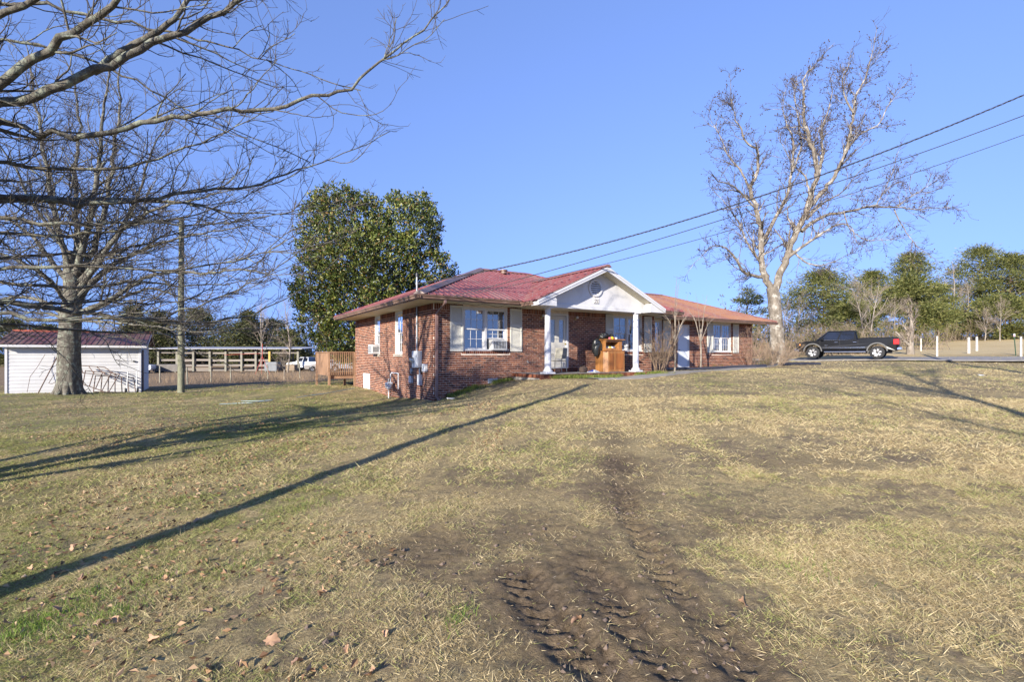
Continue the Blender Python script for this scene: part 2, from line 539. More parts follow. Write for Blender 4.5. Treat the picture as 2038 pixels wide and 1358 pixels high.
# ------------------------------------------------------------------ paved strips
def ribbon(name, mat, line, width, lift, cross=5, label=None, thick=.06):
    pts = _dense(np.array(line, float), 120) if len(line) > 2 else np.linspace(line[0], line[1], 60)
    d = np.gradient(pts, axis=0); d /= np.hypot(d[:, 0], d[:, 1])[:, None]
    nrm = np.c_[-d[:, 1], d[:, 0]]
    V = []
    n = len(pts)
    for k in range(cross):
        off = (k / (cross - 1) - .5) * width
        q = pts + nrm * off
        V.append(np.c_[q, gza(q[:, 0], q[:, 1]) + lift])
    V = np.array(V); 
    V[:, :, 2] = np.maximum(V[:, :, 2], V[:, :, 2].mean(0) - .02)
    edge0 = V[0].copy(); edge0[:, 2] -= thick; edge1 = V[-1].copy(); edge1[:, 2] -= thick
    V = np.concatenate([edge0[None], V, edge1[None]])
    c = V.shape[0]
    ii = np.arange(c * n).reshape(c, n)
    F = np.stack([ii[:-1, :-1], ii[:-1, 1:], ii[1:, 1:], ii[1:, :-1]], -1).reshape(-1, 4)
    o = np_mesh(name, V.reshape(-1, 3), F, mat)
    return tag(o, label, kind='structure')
m_asph = M('worn_asphalt', (.19, .18, .17), .85, .25, 3, .5, 160, dirt=(.30, .26, .20), dirt_amt=.5)
m_conc = M('old_concrete', (.27, .25, .22), .85, .25, 3, .4, 120, dirt=(.12, .1, .07), dirt_amt=.6)
ribbon('driveway', m_asph, [(8, 46), (14, 41), (19, 36.5), (24, 33.2), (30, 31.6), (40, 31), (60, 30.5), (90, 30)], 4.2, .02, 7, 'grey asphalt drive running past the black pickup')
w = [hw(4.0, -2.55), hw(6.5, -2.75), hw(9.5, -2.0), hw(13, -1.1), hw(17, -.6), hw(20.5, .6), hw(23, 2.6)]
ribbon('path', m_conc, [(q.x, q.y) for q in w], .95, .03, 5, 'narrow concrete path from the porch to the drive')
# ------------------------------------------------------------------ house materials
def brick_mat(name):
    m, t, b, o = new_mat(name)
    g = t.nodes.new('ShaderNodeNewGeometry').outputs['Random Per Island']
    oi = t.nodes.new('ShaderNodeObjectInfo').outputs['Random']
    fr = math_(t, 'FRACT', math_(t, 'ADD', g, oi))
    c = ramp(t, fr, [(0, (.075, .028, .02)), (.3, (.155, .052, .03)), (.65, (.215, .075, .04)), (1, (.29, .12, .065))])
    p = pos(t)
    n = noise(t, p, 28, 5, .7)
    c = mixc(t, .55, c, ramp(t, n, [(.25, (.45, .42, .4)), (.75, (1, 1, 1))]), 'MULTIPLY')
    t.links.new(c, b.inputs['Base Color'])
    b.inputs['Roughness'].default_value = .85
    b.inputs['Specular IOR Level'].default_value = .25
    bump(t, b, noise(t, p, 140, 4, .6), .5, .004)
    return m
m_brick = brick_mat('fired_brick')
m_mortar = M('mortar', (.60, .51, .42), .95, .18, 9, .5, 120, spec=.1)
m_trimw = M('white_paint', (.52, .52, .53), .5, .06, 3, .1, 50, dirt=(.42, .38, .32), dirt_amt=.35)
m_cream = M('cream_soffit', (.58, .53, .40), .6, .06, 2, dirt=(.4, .35, .25), dirt_amt=.3)
m_shut = M('shutter_vinyl', (.50, .49, .44), .5, .05, 4, dirt=(.40, .37, .30), dirt_amt=.3)
m_gutter = M('brown_gutter', (.155, .095, .072), .45, .25, 5, dirt=(.30, .22, .17), dirt_amt=.6)
m_black = M('black_plastic', (.022, .022, .025), .5, .2, 8)
m_galv = M('galvanised_grey', (.27, .285, .30), .45, .12, 7, metal=.35, dirt=(.3, .27, .22), dirt_amt=.3)
m_greyp = M('grey_enamel', (.50, .52, .54), .45, .1, 6, dirt=(.32, .30, .26), dirt_amt=.35)
m_stone = M('weathered_sill', (.34, .30, .25), .9, .2, 8, .4, 90)
m_curtain = M('net_curtain', (.22, .25, .28), .9, .15, 3, stretch=(14, 14, .3))
m_blind = M('window_blind', (.16, .20, .18), .8, .2, 2, stretch=(1, 1, 14))
m_dark = M('room_dark', (.035, .03, .028), .9, .2, 3)

def roof_mat(name, base, rust, amt):
    m, t, b, o = new_mat(name)
    p = pos(t)
    n = noise(t, p, 1.3, 6, .65)
    c = ramp(t, noise(t, p, 4, 5, .6), [(.3, tuple(x * .75 for x in base)), (.7, tuple(x * 1.2 for x in base))])
    oi = t.nodes.new('ShaderNodeObjectInfo').outputs['Random']
    f = math_(t, 'ADD', n, math_(t, 'MULTIPLY', math_(t, 'SUBTRACT', oi, .5), .35))
    c = mixc(t, smooth(t, f, .62 - amt * .35, .72 - amt * .2), c, rust)
    pale = tuple(min(1, .55 * x + .13) for x in base)
    c = mixc(t, smooth(t, noise(t, p, 9, 6, .75), .46, .68, 0, .65), c, pale)      # chalky fading that also paints in the pale rib highlights
    c = mixc(t, smooth(t, noise(t, p, 30, 3, .6), .62, .70, 0, .5), c, tuple(x * .45 for x in base))
    t.links.new(c, b.inputs['Base Color'])
    b.inputs['Roughness'].default_value = .55
    b.inputs['Specular IOR Level'].default_value = .3
    bump(t, b, noise(t, p, 25, 3, .5), .15, .01)
    return m
m_roof = roof_mat('red_metal_roof', (.20, .058, .055), (.20, .10, .085), .35)
m_roof2 = roof_mat('rusty_metal_roof', (.20, .088, .066), (.235, .11, .06), .6)

def glass_mat(name, tint=(1, 1, 1), rough=.02, ior=1.5, extra=0.1):
    m, t, b, o = new_mat(name)
    t.nodes.remove(b)
    fr = nd(t, 'Fresnel', IOR=ior)
    gl = nd(t, 'BsdfGlossy', Roughness=rough)
    gl.inputs['Color'].default_value = (1, 1, 1, 1)
    tr = nd(t, 'BsdfTransparent'); tr.inputs['Color'].default_value = (*tint, 1)
    n = nd(t, 'Bump', Strength=.06, Distance=.02)
    t.links.new(noise(t, pos(t), 2.2, 2, .5), n.inputs['Height'])
    t.links.new(n.outputs[0], gl.inputs['Normal'])
    mx = nd(t, 'MixShader')
    f = math_(t, 'ADD', fr.outputs[0], extra)
    t.links.new(f, mx.inputs[0]); t.links.new(tr.outputs[0], mx.inputs[1]); t.links.new(gl.outputs[0], mx.inputs[2])
    t.links.new(mx.outputs[0], o.inputs['Surface'])
    return m
m_glass = glass_mat('window_glass', (.75, .8, .82), extra=.22)
m_lite = glass_mat('leaded_glass', (.5, .55, .6), .12, extra=.35)

# ------------------------------------------------------------------ house
ZS = EYE + 1.72        # soffit
house = empty('brick_house', (HC[0], HC[1], 0), HA, 'single storey red brick ranch house with red metal roof and white porch gable', 'house')

BL, BH, JT, CO = .203, .062, .013, .075
full_bricks = []
brick_me = None
def brick_box(a0, a1, z0, z1, face, axis, sgn, dep=.07):
    """box of one brick in house coordinates; axis 'u' or 'v' is the run of the wall, face the coordinate of its outer face"""
    j = (random.random() - .5) * .005
    f0 = face + sgn * (.007 + j); f1 = face - sgn * dep
    lo, hi = min(f0, f1), max(f0, f1)
    return (a0, a1, lo, hi, z0, z1) if axis == 'u' else (lo, hi, a0, a1, z0, z1)

def wall_openings(c0, c1, A0, A1, ops):
    segs = [(A0, A1)]
    for (o0, o1, p0, p1) in ops:
        if c1 > p0 + .004 and c0 < p1 - .004:
            n = []
            for a, b in segs:
                if o1 <= a or o0 >= b:
                    n.append((a, b))
                else:
                    if o0 > a: n.append((a, o0))
                    if o1 < b: n.append((o1, b))
            segs = n
    return segs

def brick_wall(A0, A1, Z0, Z1, axis, face, sgn, ops, want=0, solder=True, thick=.2, sills=(), lap=0.0):
    """one outside wall: mortar core with openings (the part) and its bricks"""
    core = MB()
    cuts = sorted({A0, A1, *[x for o in ops for x in o[:2] if A0 < x < A1]})
    for a, b in zip(cuts[:-1], cuts[1:]):
        mid = (a + b) / 2
        sp = [(Z0, Z1)]
        for o in ops:
            if o[0] < mid < o[1]:
                n = []
                for c, e in sp:
                    if o[2] > c: n.append((c, min(e, o[2])))
                    if o[3] < e: n.append((max(c, o[3]), e))
                sp = n
        for c, e in sp:
            lo, hi = sorted((face, face - sgn * thick))
            core.box(*((a, b, lo, hi, c, e) if axis == 'u' else (lo, hi, a, b, c, e)))
    wall = core.build('wall', m_mortar, house)
    boxes = []
    top = Z1
    blocks = list(ops)
    for (s0, s1, sz) in sills:                       # rowlock sill under a window
        x = s0
        while x + .05 <= s1:
            boxes.append((brick_box(x, x + BH, sz - .10, sz, face, axis, sgn * 1.0), False)); x += CO
        blocks.append((s0 - .01, s1 + .01, sz - .112, sz + .02))
    if solder:
        top = Z1 - .215
        for a, b in wall_openings(top, Z1, A0, A1, blocks):
            x = a + .006
            while x + BH <= b:
                boxes.append((brick_box(x, x + BH, top + .013, Z1 - .004, face, axis, sgn), False)); x += CO
    n = 0
    z = top
    while z - CO > Z0 - .02:
        z0, z1 = z - CO + JT, z
        segs = wall_openings(z0, z1, A0, A1, blocks)
        off = (n % 2) * (BL + JT) / 2
        x = A0 - off
        while x < A1:
            b0, b1 = x + random.uniform(-.002, .002), x + BL + random.uniform(-.002, .002)
            for a, b in segs:
                c0, c1 = max(a + (.002 if a > A0 else -lap), b0 - (lap if b0 <= A0 else 0)), min(b - .002, b1)
                if c1 - c0 > .03:
                    boxes.append((brick_box(c0, c1, z0, z1, face, axis, sgn), c1 - c0 > BL - .006))
            x += BL + JT
        z -= CO; n += 1
    mine = []
    if want:
        def dist(bx):
            w_ = hw((bx[0] + bx[1]) / 2, (bx[2] + bx[3]) / 2, (bx[4] + bx[5]) / 2)
            return (w_ - cam.location).length if w_.z > gz(w_.x, w_.y) - .02 else 1e3
        fulls = sorted([i for i, (bx, fl) in enumerate(boxes) if fl], key=lambda i: dist(boxes[i][0]))[:want]
        me = bpy.data.meshes.new('brick')
        k = MB().box(-BL / 2, BL / 2, -.035, .035, -BH / 2, BH / 2)
        me.from_pydata(k.v, [], k.f); me.materials.append(m_brick)
        for i in fulls:
            bx = boxes[i][0]
            o = bpy.data.objects.new('brick', me)
            o.parent = wall
            o.location = ((bx[0] + bx[1]) / 2, bx[2] + .035, (bx[4] + bx[5]) / 2)
            if axis == 'v': o.rotation_euler = (0, 0, R(90))
            o.rotation_euler.y = random.uniform(-.006, .006)
            col.objects.link(o)
        mine = set(fulls)
    V = []; 
    for i, (bx, fl) in enumerate(boxes):
        if i in mine: continue
        V.append(bx)
    V = np.array(V)
    c = V[:, [0, 2, 4, 1, 2, 4, 1, 3, 4, 0, 3, 4, 0, 2, 5, 1, 2, 5, 1, 3, 5, 0, 3, 5]].reshape(-1, 3)
    fb = np.array([(0, 3, 2, 1), (4, 5, 6, 7), (0, 1, 5, 4), (1, 2, 6, 5), (2, 3, 7, 6), (3, 0, 4, 7)])
    F = (np.arange(len(V))[:, None, None] * 8 + fb[None]).reshape(-1, 4)
    o = np_mesh('brickwork', c, F, m_brick, wall)
    o['kind'] = 'stuff'
    return wall

ZW0, ZW1 = EYE + .16, EYE + 1.655        # window sill and head
LW, LD, WR = 10.35, 9.75, 19.2           # main wall length, depth; right end of wing
WV = 1.05                                # wing set back
FLOOR = EYE - .62
front_ops = [(1.05, 2.80, ZW0, ZW1), (4.55, 5.55, FLOOR + .14, EYE + 1.60), (7.88, 9.56, ZW0, ZW1)]
side_ops = [(3.0, 3.85, EYE + .06, ZW1 + .03), (5.78, 6.52, EYE + .06, ZW1 + .03)]
wing_ops = [(11.0, 12.0, ZW0, ZW1), (13.1, 13.95, EYE - .62, EYE + 1.5), (15.8, 17.3, ZW0, ZW1)]
brick_wall(0, LW, -.3, ZS, 'u', 0, -1, front_ops, lap=.007, want=300, sills=((1.0, 2.86, ZW0), (7.84, 9.62, ZW0)))
brick_wall(.072, LD, -.4, ZS, 'v', 0, -1, side_ops)
brick_wall(LW, WR, .3, ZS, 'u', WV, -1, wing_ops, sills=((15.7, 17.4, ZW0),))
brick_wall(.072, WV, .3, ZS, 'v', LW, 1, [], solder=False)
brick_wall(WV + .072, LD, .3, ZS, 'v', WR, 1, [])
k = MB().box(.2, WR - .2, LD - .2, LD, -.3, ZS); k.build('back_wall', m_mortar, house)
k = MB().box(.25, LW - .25, .25, LD - .25, FLOOR + .05, FLOOR + .1); k.box(LW - .24, WR - .25, WV + .25, LD - .25, FLOOR + .05, FLOOR + .1)
k.build('floor', m_dark, house)
k = MB().box(.21, .3, .21, LD - .3, FLOOR + .11, ZS - .02)      # plastered inner lining keeps the rooms dim
k = MB().box(.3, WR - .3, 2.6, 2.7, FLOOR + .11, ZS - .02); k.build('inner_wall', M('plaster', (.30, .28, .25), .9, .1, 2), house)

# windows ---------------------------------------------------------------------
def window(a0, a1, z0, z1, axis, face, sgn, units=2, grid=(3, 2), blind=m_curtain, shutters=None, ac=None):
    """double-hung window set in an opening: casing, sashes, muntins, panes, curtain"""
    w = empty('window'); w.parent = house
    def bx(k, p0, p1, d0, d1, q0, q1):
        """d: depth behind the brick face (positive goes in)"""
        f0, f1 = sorted((face - sgn * d0, face - sgn * d1))
        return k.box(p0, p1, f0, f1, q0, q1) if axis == 'u' else k.box(f0, f1, p0, p1, q0, q1)
    fr = MB()
    bx(fr, a0, a0 + .06, .02, .13, z0, z1); bx(fr, a1 - .06, a1, .02, .13, z0, z1)
    bx(fr, a0 + .06, a1 - .06, .02, .13, z1 - .06, z1); bx(fr, a0 + .06, a1 - .06, .0, .13, z0, z0 + .055)
    uw = (a1 - a0 - .12 - .1 * (units - 1)) / units
    for i in range(1, units):
        x = a0 + .06 + i * uw + (i - 1) * .1
        bx(fr, x, x + .1, .022, .13, z0 + .055, z1 - .06)
    fr.build('frame', m_trimw, w, bevel=.004)
    zm = (z0 + z1) / 2
    for i in range(units):
        x0 = a0 + .06 + i * (uw + .1); x1 = x0 + uw
        for (q0, q1, dp) in ((zm - .02, z1 - .062, .05), (z0 + .057, zm + .02, .085)):
            if ac and i == units - 1 and dp == .085: q0 = z0 + ac
            s = MB(); r = .042
            bx(s, x0 + .003, x0 + r, dp, dp + .03, q0, q1); bx(s, x1 - r, x1 - .003, dp, dp + .03, q0, q1)
            bx(s, x0 + r, x1 - r, dp, dp + .03, q0, q0 + r); bx(s, x0 + r, x1 - r, dp, dp + .03, q1 - r, q1)
            s.build('sash', m_trimw, w)
            mu = MB()
            gx_, gz_ = grid
            for k in range(1, gx_):
                xx = x0 + r + (uw - 2 * r) * k / gx_; bx(mu, xx - .008, xx + .008, dp + .004, dp + .024, q0 + r, q1 - r)
            for k in range(1, gz_):
                zz = q0 + r + (q1 - q0 - 2 * r) * k / gz_; bx(mu, x0 + r, x1 - r, dp + .006, dp + .022, zz - .008, zz + .008)
            mu.build('muntin', m_trimw, w)
            g = MB()
            f = face - sgn * (dp + .014)
            if axis == 'u': g.add([(x0 + r, f, q0 + r), (x1 - r, f, q0 + r), (x1 - r, f, q1 - r), (x0 + r, f, q1 - r)], [(0, 1, 2, 3)])
            else: g.add([(f, x0 + r, q0 + r), (f, x1 - r, q0 + r), (f, x1 - r, q1 - r), (f, x0 + r, q1 - r)], [(0, 1, 2, 3)])
            g.build('pane', m_glass, w)
    # curtain folds behind the glass
    if blind:
        V = []; n = 60
        for i in range(n + 1):
            a = a0 + .03 + (a1 - a0 - .06) * i / n
            dd = .22 + .025 * math.sin(i * 1.9) + .012 * math.sin(i * 4.7)
            f = face - sgn * dd
            for zz in (z0 + .02, z1 - .02):
                V.append((a, f, zz) if axis == 'u' else (f, a, zz))
        k = MB().add(V, [(2 * i, 2 * i + 2, 2 * i + 3, 2 * i + 1) for i in range(n)])
        k.build('curtain', blind, w)
    for (s0, s1) in (shutters or ()):
        k = MB(); zz0, zz1 = z0 - .02, z1 + .02
        if axis == 'u': 
            bx(k, s0, s0 + .055, -.045, -.01, zz0, zz1); bx(k, s1 - .055, s1, -.045, -.01, zz0, zz1)
            zq = zz0 + (zz1 - zz0) * .60
            for q0, q1 in ((zz0, zz0 + .09), (zq - .05, zq + .05), (zz1 - .07, zz1)):
                bx(k, s0 + .055, s1 - .055, -.045, -.01, q0, q1)
            sh = k.build('shutter', m_shut, w, bevel=.003)
            lv = MB(); 
            for q0, q1 in ((zz0 + .09, zq - .05), (zq + .05, zz1 - .07)):
                nn = int((q1 - q0) / .042); st = (q1 - q0) / nn
                for j in range(nn):
                    za = q0 + j * st
                    ya, yb = face - .034, face - .016
                    lv.add([(s0 + .055, ya, za), (s1 - .055, ya, za), (s1 - .055, yb, za + st), (s0 + .055, yb, za + st), (s0 + .055, face - .008, za), (s1 - .055, face - .008, za), (s1 - .055, face - .008, za + st), (s0 + .055, face - .008, za + st)],
                           [(0, 1, 2, 3), (4, 7, 6, 5), (0, 4, 5, 1), (2, 6, 7, 3)])
            lv.build('louver', m_shut, w)
    return w

window(1.05, 2.80, ZW0, ZW1, 'u', 0, -1, 2, (3, 2), m_curtain, ((.56, 1.04), (2.90, 3.40)), ac=.42)
window(7.88, 9.56, ZW0, ZW1, 'u', 0, -1, 2, (2, 2), m_curtain, ((7.46, 7.87), (9.66, 10.12)))
window(3.0, 3.85, EYE + .06, ZW1 + .03, 'v', 0, -1, 1, (2, 2), m_blind)
window(5.78, 6.52, EYE + .06, ZW1 + .03, 'v', 0, -1, 1, (2, 2), m_blind, ac=.0)
window(15.8, 17.3, ZW0, ZW1, 'u', WV, -1, 2, (3, 2), m_curtain, ((15.3, 15.79), (17.45, 17.94)))
window(11.0, 12.0, ZW0, ZW1, 'u', WV, -1, 1, (2, 2), m_curtain, ((12.05, 12.55),))
for (s0, s1) in ((3.0, 3.85), (5.78, 6.52)):
    MB().box(-.06, .1, s0 - .05, s1 + .06, EYE - .03, EYE + .058).build('sill', m_stone, house, bevel=.006)

# doors -----------------------------------------------------------------------
dr = empty('door'); dr.parent = house; dr['label'] = 'cream front door with two tall leaded glass lights'
k = MB(); DZ0, DZ1 = FLOOR + .14, EYE + 1.60
k.box(4.55, 4.64, -.02, .12, DZ0, DZ1); k.box(5.46, 5.55, -.02, .12, DZ0, DZ1); k.box(4.64, 5.46, -.02, .12, DZ1 - .08, DZ1); k.box(4.64, 5.46, -.03, .12, DZ0, DZ0 + .03)
k.build('frame', m_trimw, dr, bevel=.005)
k = MB(); zs = DZ1 - .09
def door_skin(k, x0, x1, z0, z1, holes, y0, y1):
    cuts = sorted({x0, x1, *[h[0] for h in holes], *[h[1] for h in holes]})
    for a, b in zip(cuts[:-1], cuts[1:]):
        z = z0
        for h in [h for h in holes if h[0] < (a + b) / 2 < h[1]]:
            k.box(a, b, y0, y1, z, h[2]); z = h[3]
        k.box(a, b, y0, y1, z, z1)
lites = [(4.73, 4.94, DZ0 + .98, zs - .16), (5.13, 5.34, DZ0 + .98, zs - .16)]
door_skin(k, 4.645, 5.455, DZ0 + .035, zs, lites, .03, .075)
m_door = M('door_paint', (.50, .485, .44), .45, .06, 3, dirt=(.4, .36, .3), dirt_amt=.3)
k.build('leaf', m_door, dr, bevel=.004)
for (x0, x1, z0, z1) in lites:
    MB().add([(x0, .05, z0), (x1, .05, z0), (x1, .05, z1), (x0, .05, z1)], [(0, 1, 2, 3)]).build('pane', m_lite, dr)
    k = MB()
    for i in range(8):
        za = z0 + (z1 - z0) * i / 8; zb = z0 + (z1 - z0) * (i + 1) / 8
        k.beam((x0, .045, za), (x1, .045, zb), .007, .007); k.beam((x1, .045, za), (x0, .045, zb), .007, .007)
    k.build('leading', m_galv, dr)
k = MB(); k.lathe([(0, -.07), (.028, -.065), (.032, -.04), (.012, -.03), (.012, 0), (.03, .004)], (5.40, .03, DZ0 + .93), 14, 'y')
k.build('knob', M('brass', (.5, .38, .12), .3, .1, 5, metal=.9), dr, True)
for x0, x1 in ((4.72, 4.98), (5.12, 5.36)):
    MB().box(x0, x1, .022, .032, DZ0 + .15, DZ0 + .82).build('panel', m_door, dr, bevel=.008)
dr = empty('door'); dr.parent = house; dr['label'] = 'plain white slab door in the wing'
k = MB(); WZ0, WZ1 = EYE - .62, EYE + 1.5
k.box(13.1, 13.16, WV - .01, WV + .12, WZ0, WZ1); k.box(13.89, 13.95, WV - .01, WV + .12, WZ0, WZ1); k.box(13.16, 13.89, WV - .01, WV + .12, WZ1 - .05, WZ1)
k.build('frame', m_trimw, dr, bevel=.004)
MB().box(13.163, 13.887, WV + .03, WV + .075, WZ0, WZ1 - .052).build('leaf', M('white_door', (.55, .58, .63), .4, .05, 2), dr, bevel=.004)
MB().lathe([(0, -.06), (.026, -.055), (.03, -.03), (.012, -.02), (.012, .01)], (13.24, WV + .03, EYE + .28), 12, 'y').build('knob', m_galv, dr, True)

# roofs -----------------------------------------------------------------------
RIB = [(0, 0), (.085, 0), (.098, .022), (.118, .022), (.131, 0)]
PER = .229
def roof_plane(parent, mat, p0, p1, up, poly, name='roof_panel', phase=0.0):
    """ribbed metal sheets over one roof plane. p0->p1: eave line, up: a point up the slope, poly: outline in 3-D"""
    p0 = Vector(p0); p1 = Vector(p1); up = Vector(up)
    e = (p1 - p0).normalized()
    tdir = (up - p0) - e * (up - p0).dot(e); tdir.normalize()
    nrm = e.cross(tdir)
    if nrm.z < 0: nrm = -nrm
    P = [((Vector(q) - p0).dot(e), (Vector(q) - p0).dot(tdir)) for q in poly]
    s0 = min(q[0] for q in P); s1 = max(q[0] for q in P)
    def rng_(s):
        ts = []
        for (a, b), (c, d_) in zip(P, P[1:] + P[:1]):
            if abs(c - a) < 1e-9: continue
            f = (s - a) / (c - a)
            if -1e-6 <= f <= 1 + 1e-6: ts.append(b + f * (d_ - b))
        return (min(ts), max(ts)) if ts else None
    key = sorted({round(q[0], 4) for q in P})
    i = math.floor(s0 / (4 * PER)) 
    while i * 4 * PER < s1:
        a = i * 4 * PER; b = a + 4 * PER
        ss = []
        for r in range(4):
            for (o_, h) in RIB: ss.append((a + r * PER + o_, h))
        ss.append((b, 0))
        ss = [q for q in ss if s0 < q[0] < s1]
        for kx in key:
            if a <= kx <= b: ss.append((min(max(kx, s0 + 1e-4), s1 - 1e-4), 0.001))
        ss.sort()
        V = []; F = []
        for (s, h) in ss:
            r_ = rng_(s)
            if r_ is None: continue
            for tt in r_:
                q = p0 + e * s + tdir * tt + nrm * h
                V.append(tuple(q))
        n = len(V) // 2
        for j in range(n - 1):
            F.append((2 * j, 2 * j + 2, 2 * j + 3, 2 * j + 1))
        if n > 1:
            m = MB(); m.add(V, F)
            o_ = m.build(name, mat, parent, fix=True)
            sd = o_.modifiers.new('thick', 'SOLIDIFY'); sd.thickness = .004; sd.offset = -1
        i += 1

roof = empty('roof'); roof.parent = house; roof['label'] = 'low red ribbed metal hip roof'
E0 = EYE + 1.86; RZ = EYE + 3.83
EV, EL, ERi, EB = -1.0, -.92, 10.95, 9.95
RV, R0, R1 = 4.45, 4.1, 6.7
A_, B_, C_, D_ = (EL, EV, E0), (ERi, EV, E0), (ERi, EB, E0), (EL, EB, E0)
P_, Q_ = (R0, RV, RZ), (R1, RV, RZ)
roof_plane(roof, m_roof, A_, B_, P_, [A_, B_, Q_, P_])
roof_plane(roof, m_roof, D_, A_, P_, [D_, A_, P_])
roof_plane(roof, m_roof, B_, C_, Q_, [B_, C_, Q_])
roof_plane(roof, m_roof, C_, D_, P_, [C_, D_, P_, Q_])
def ridge_cap(parent, p, q, mat, w=.16, h=.035):
    p = Vector(p); q = Vector(q); t_ = (q - p).normalized(); a = t_.cross(Vector((0, 0, 1))).normalized()
    k = MB(); V = []
    for c in (p, q):
        V += [c - a * w + Vector((0, 0, -.055)), c - a * w * .3 + Vector((0, 0, h)), c + a * w * .3 + Vector((0, 0, h)), c + a * w + Vector((0, 0, -.055))]
    k.add(V, [(0, 1, 5, 4), (1, 2, 6, 5), (2, 3, 7, 6), (0, 3, 2, 1), (4, 5, 6, 7)])
    return k.build('ridge_cap', mat, parent)
up = lambda p, z=.03: (p[0], p[1], p[2] + z)
ridge_cap(roof, up(P_), up(Q_), m_roof); ridge_cap(roof, up(A_, .05), up(P_, .05), m_gutter, .19); ridge_cap(roof, up(D_), up(P_), m_roof); ridge_cap(roof, up(B_), up(Q_), m_roof); ridge_cap(roof, up(C_), up(Q_), m_roof)
# vents on the ridge
k = MB(); k.lathe([(.0, .0), (.13, 0), (.13, .1), (.18, .11), (.17, .16), (.0, .2)], (5.0, RV - .55, RZ - .17), 16); k.build('roof_vent', m_gutter, roof, True)

# porch gable roof
GU, GH, GV = 5.68, 2.98, -2.05
GE = EYE + 1.80; GA = EYE + 3.14
vr = EV + (GA - E0) / ((RZ - E0) / (RV - EV))
groof = empty('porch_roof'); groof.parent = house; groof['label'] = 'red metal gable roof over the porch'
ve = EV + (GE - E0) / ((RZ - E0) / (RV - EV)) 
a0_, a1_ = (GU - GH, GV, GE), (GU - GH, ve + .15, GE)
b0_, b1_ = (GU + GH, GV, GE), (GU + GH, ve + .15, GE)
g0, g1 = (GU, GV, GA), (GU, vr + .3, GA)
roof_plane(groof, m_roof, a1_, a0_, g0, [a1_, a0_, g0, g1])
roof_plane(groof, m_roof, b0_, b1_, g0, [b0_, b1_, g1, g0])
ridge_cap(groof, (GU, GV - .05, GA + .03), up(g1), m_roof)

# wing roof
wroof = empty('wing_roof'); wroof.parent = house; wroof['label'] = 'rust orange ribbed metal roof over the wing'
W0 = EYE + 1.80; WZ = EYE + 3.52
a_, b_, c_, d_ = (9.6, .12, W0), (20.0, .12, W0), (20.0, EB, W0), (9.6, EB, W0)
p_, q_ = (9.6, 5.0, WZ), (16.5, 5.0, WZ)
roof_plane(wroof, m_roof2, a_, b_, p_, [a_, b_, q_, p_]); roof_plane(wroof, m_roof2, b_, c_, q_, [b_, c_, q_]); roof_plane(wroof, m_roof2, c_, d_, p_, [c_, d_, p_, q_])
ridge_cap(wroof, up(p_), up(q_), m_roof2); ridge_cap(wroof, up(b_), up(q_), m_roof2, .14)

# soffits, fascias, gutters ---------------------------------------------------
k = MB()
k.box(EL + .06, LW + .45, EV + .06, -.001, ZS, ZS + .03); k.box(EL + .06, -.001, 0, EB - .05, ZS + .001, ZS + .031)
k.build('soffit', m_cream, house)
MB().box(LW + .001, 19.95, .2, WV - .001, ZS - .01, ZS + .02).build('soffit', m_cream, house)
for f_ in ((EL + .02, EL + .055, EV + .02, EB - .02), (EL + .056, 3.0, EV + .02, EV + .055), (8.3, ERi - .02, EV + .02, EV + .055)):
    MB().box(*f_, ZS - .02, E0 - .01).build('fascia', m_gutter, house)

MB().box(11.0, 19.98, .14, .18, ZS - .03, W0 - .01).build('fascia', m_gutter, house)
def gutter(p, q, out, mat=m_gutter):
    """K-style gutter from p to q (its top back edge), out: outward direction"""
    p = Vector(p); q = Vector(q); o_ = Vector(out)
    prof = [(0, 0), (0, -.115), (.07, -.115), (.085, -.06), (.115, -.035), (.12, 0), (.112, 0), (.107, -.03), (.078, -.055), (.064, -.108), (.006, -.108), (.006, 0)]
    n = len(prof); V = [c + o_ * a + Vector((0, 0, b)) for c in (p, q) for a, b in prof]
    k = MB().add(V, [(i, i + n, (i + 1) % n + n, (i + 1) % n) for i in range(n)] + [tuple(range(n)), tuple(range(2 * n - 1, n - 1, -1))])
    return k.build('gutter', mat, house)
gt = E0 - .02
gutter((EL - .12, EV + .02, gt), (2.63, EV + .02, gt), (0, -1, 0)); gutter((EL + .02, EV - .105, gt + .004), (EL + .02, EB, gt + .004), (-1, 0, 0)); gutter((8.75, EV + .02, gt), (ERi, EV + .02, gt), (0, -1, 0))
gutter((11.0, .15, W0 - .03), (20.0, .15, W0 - .03), (0, -1, 0)); gutter((GU - GH + .05, GV + .25, GE - .03), (GU - GH + .05, EV - .1, GE - .03), (-1, 0, 0))
# downspout at the near corner
ds = MB(); sx, sy = .06, -.035
zt = ZS + .04
ds.beam((sx - .12, EV + .0, zt + .0), (sx - .12, EV + .0, zt - .14), .06, .08); ds.beam((sx - .12, EV, zt - .12), (sx, sy - .02, zt - .42), .06, .08); ds.box(sx - .045, sx + .045, sy - .07, sy, .17, zt - .38)
ds.beam((sx, sy - .035, .2), (sx + .06, sy - .2, .07), .085, .06)
ds.build('downspout', M('downspout_brown', (.17, .10, .085), .4, .2, 4, dirt=(.36, .27, .24), dirt_amt=.5), house, bevel=.008)

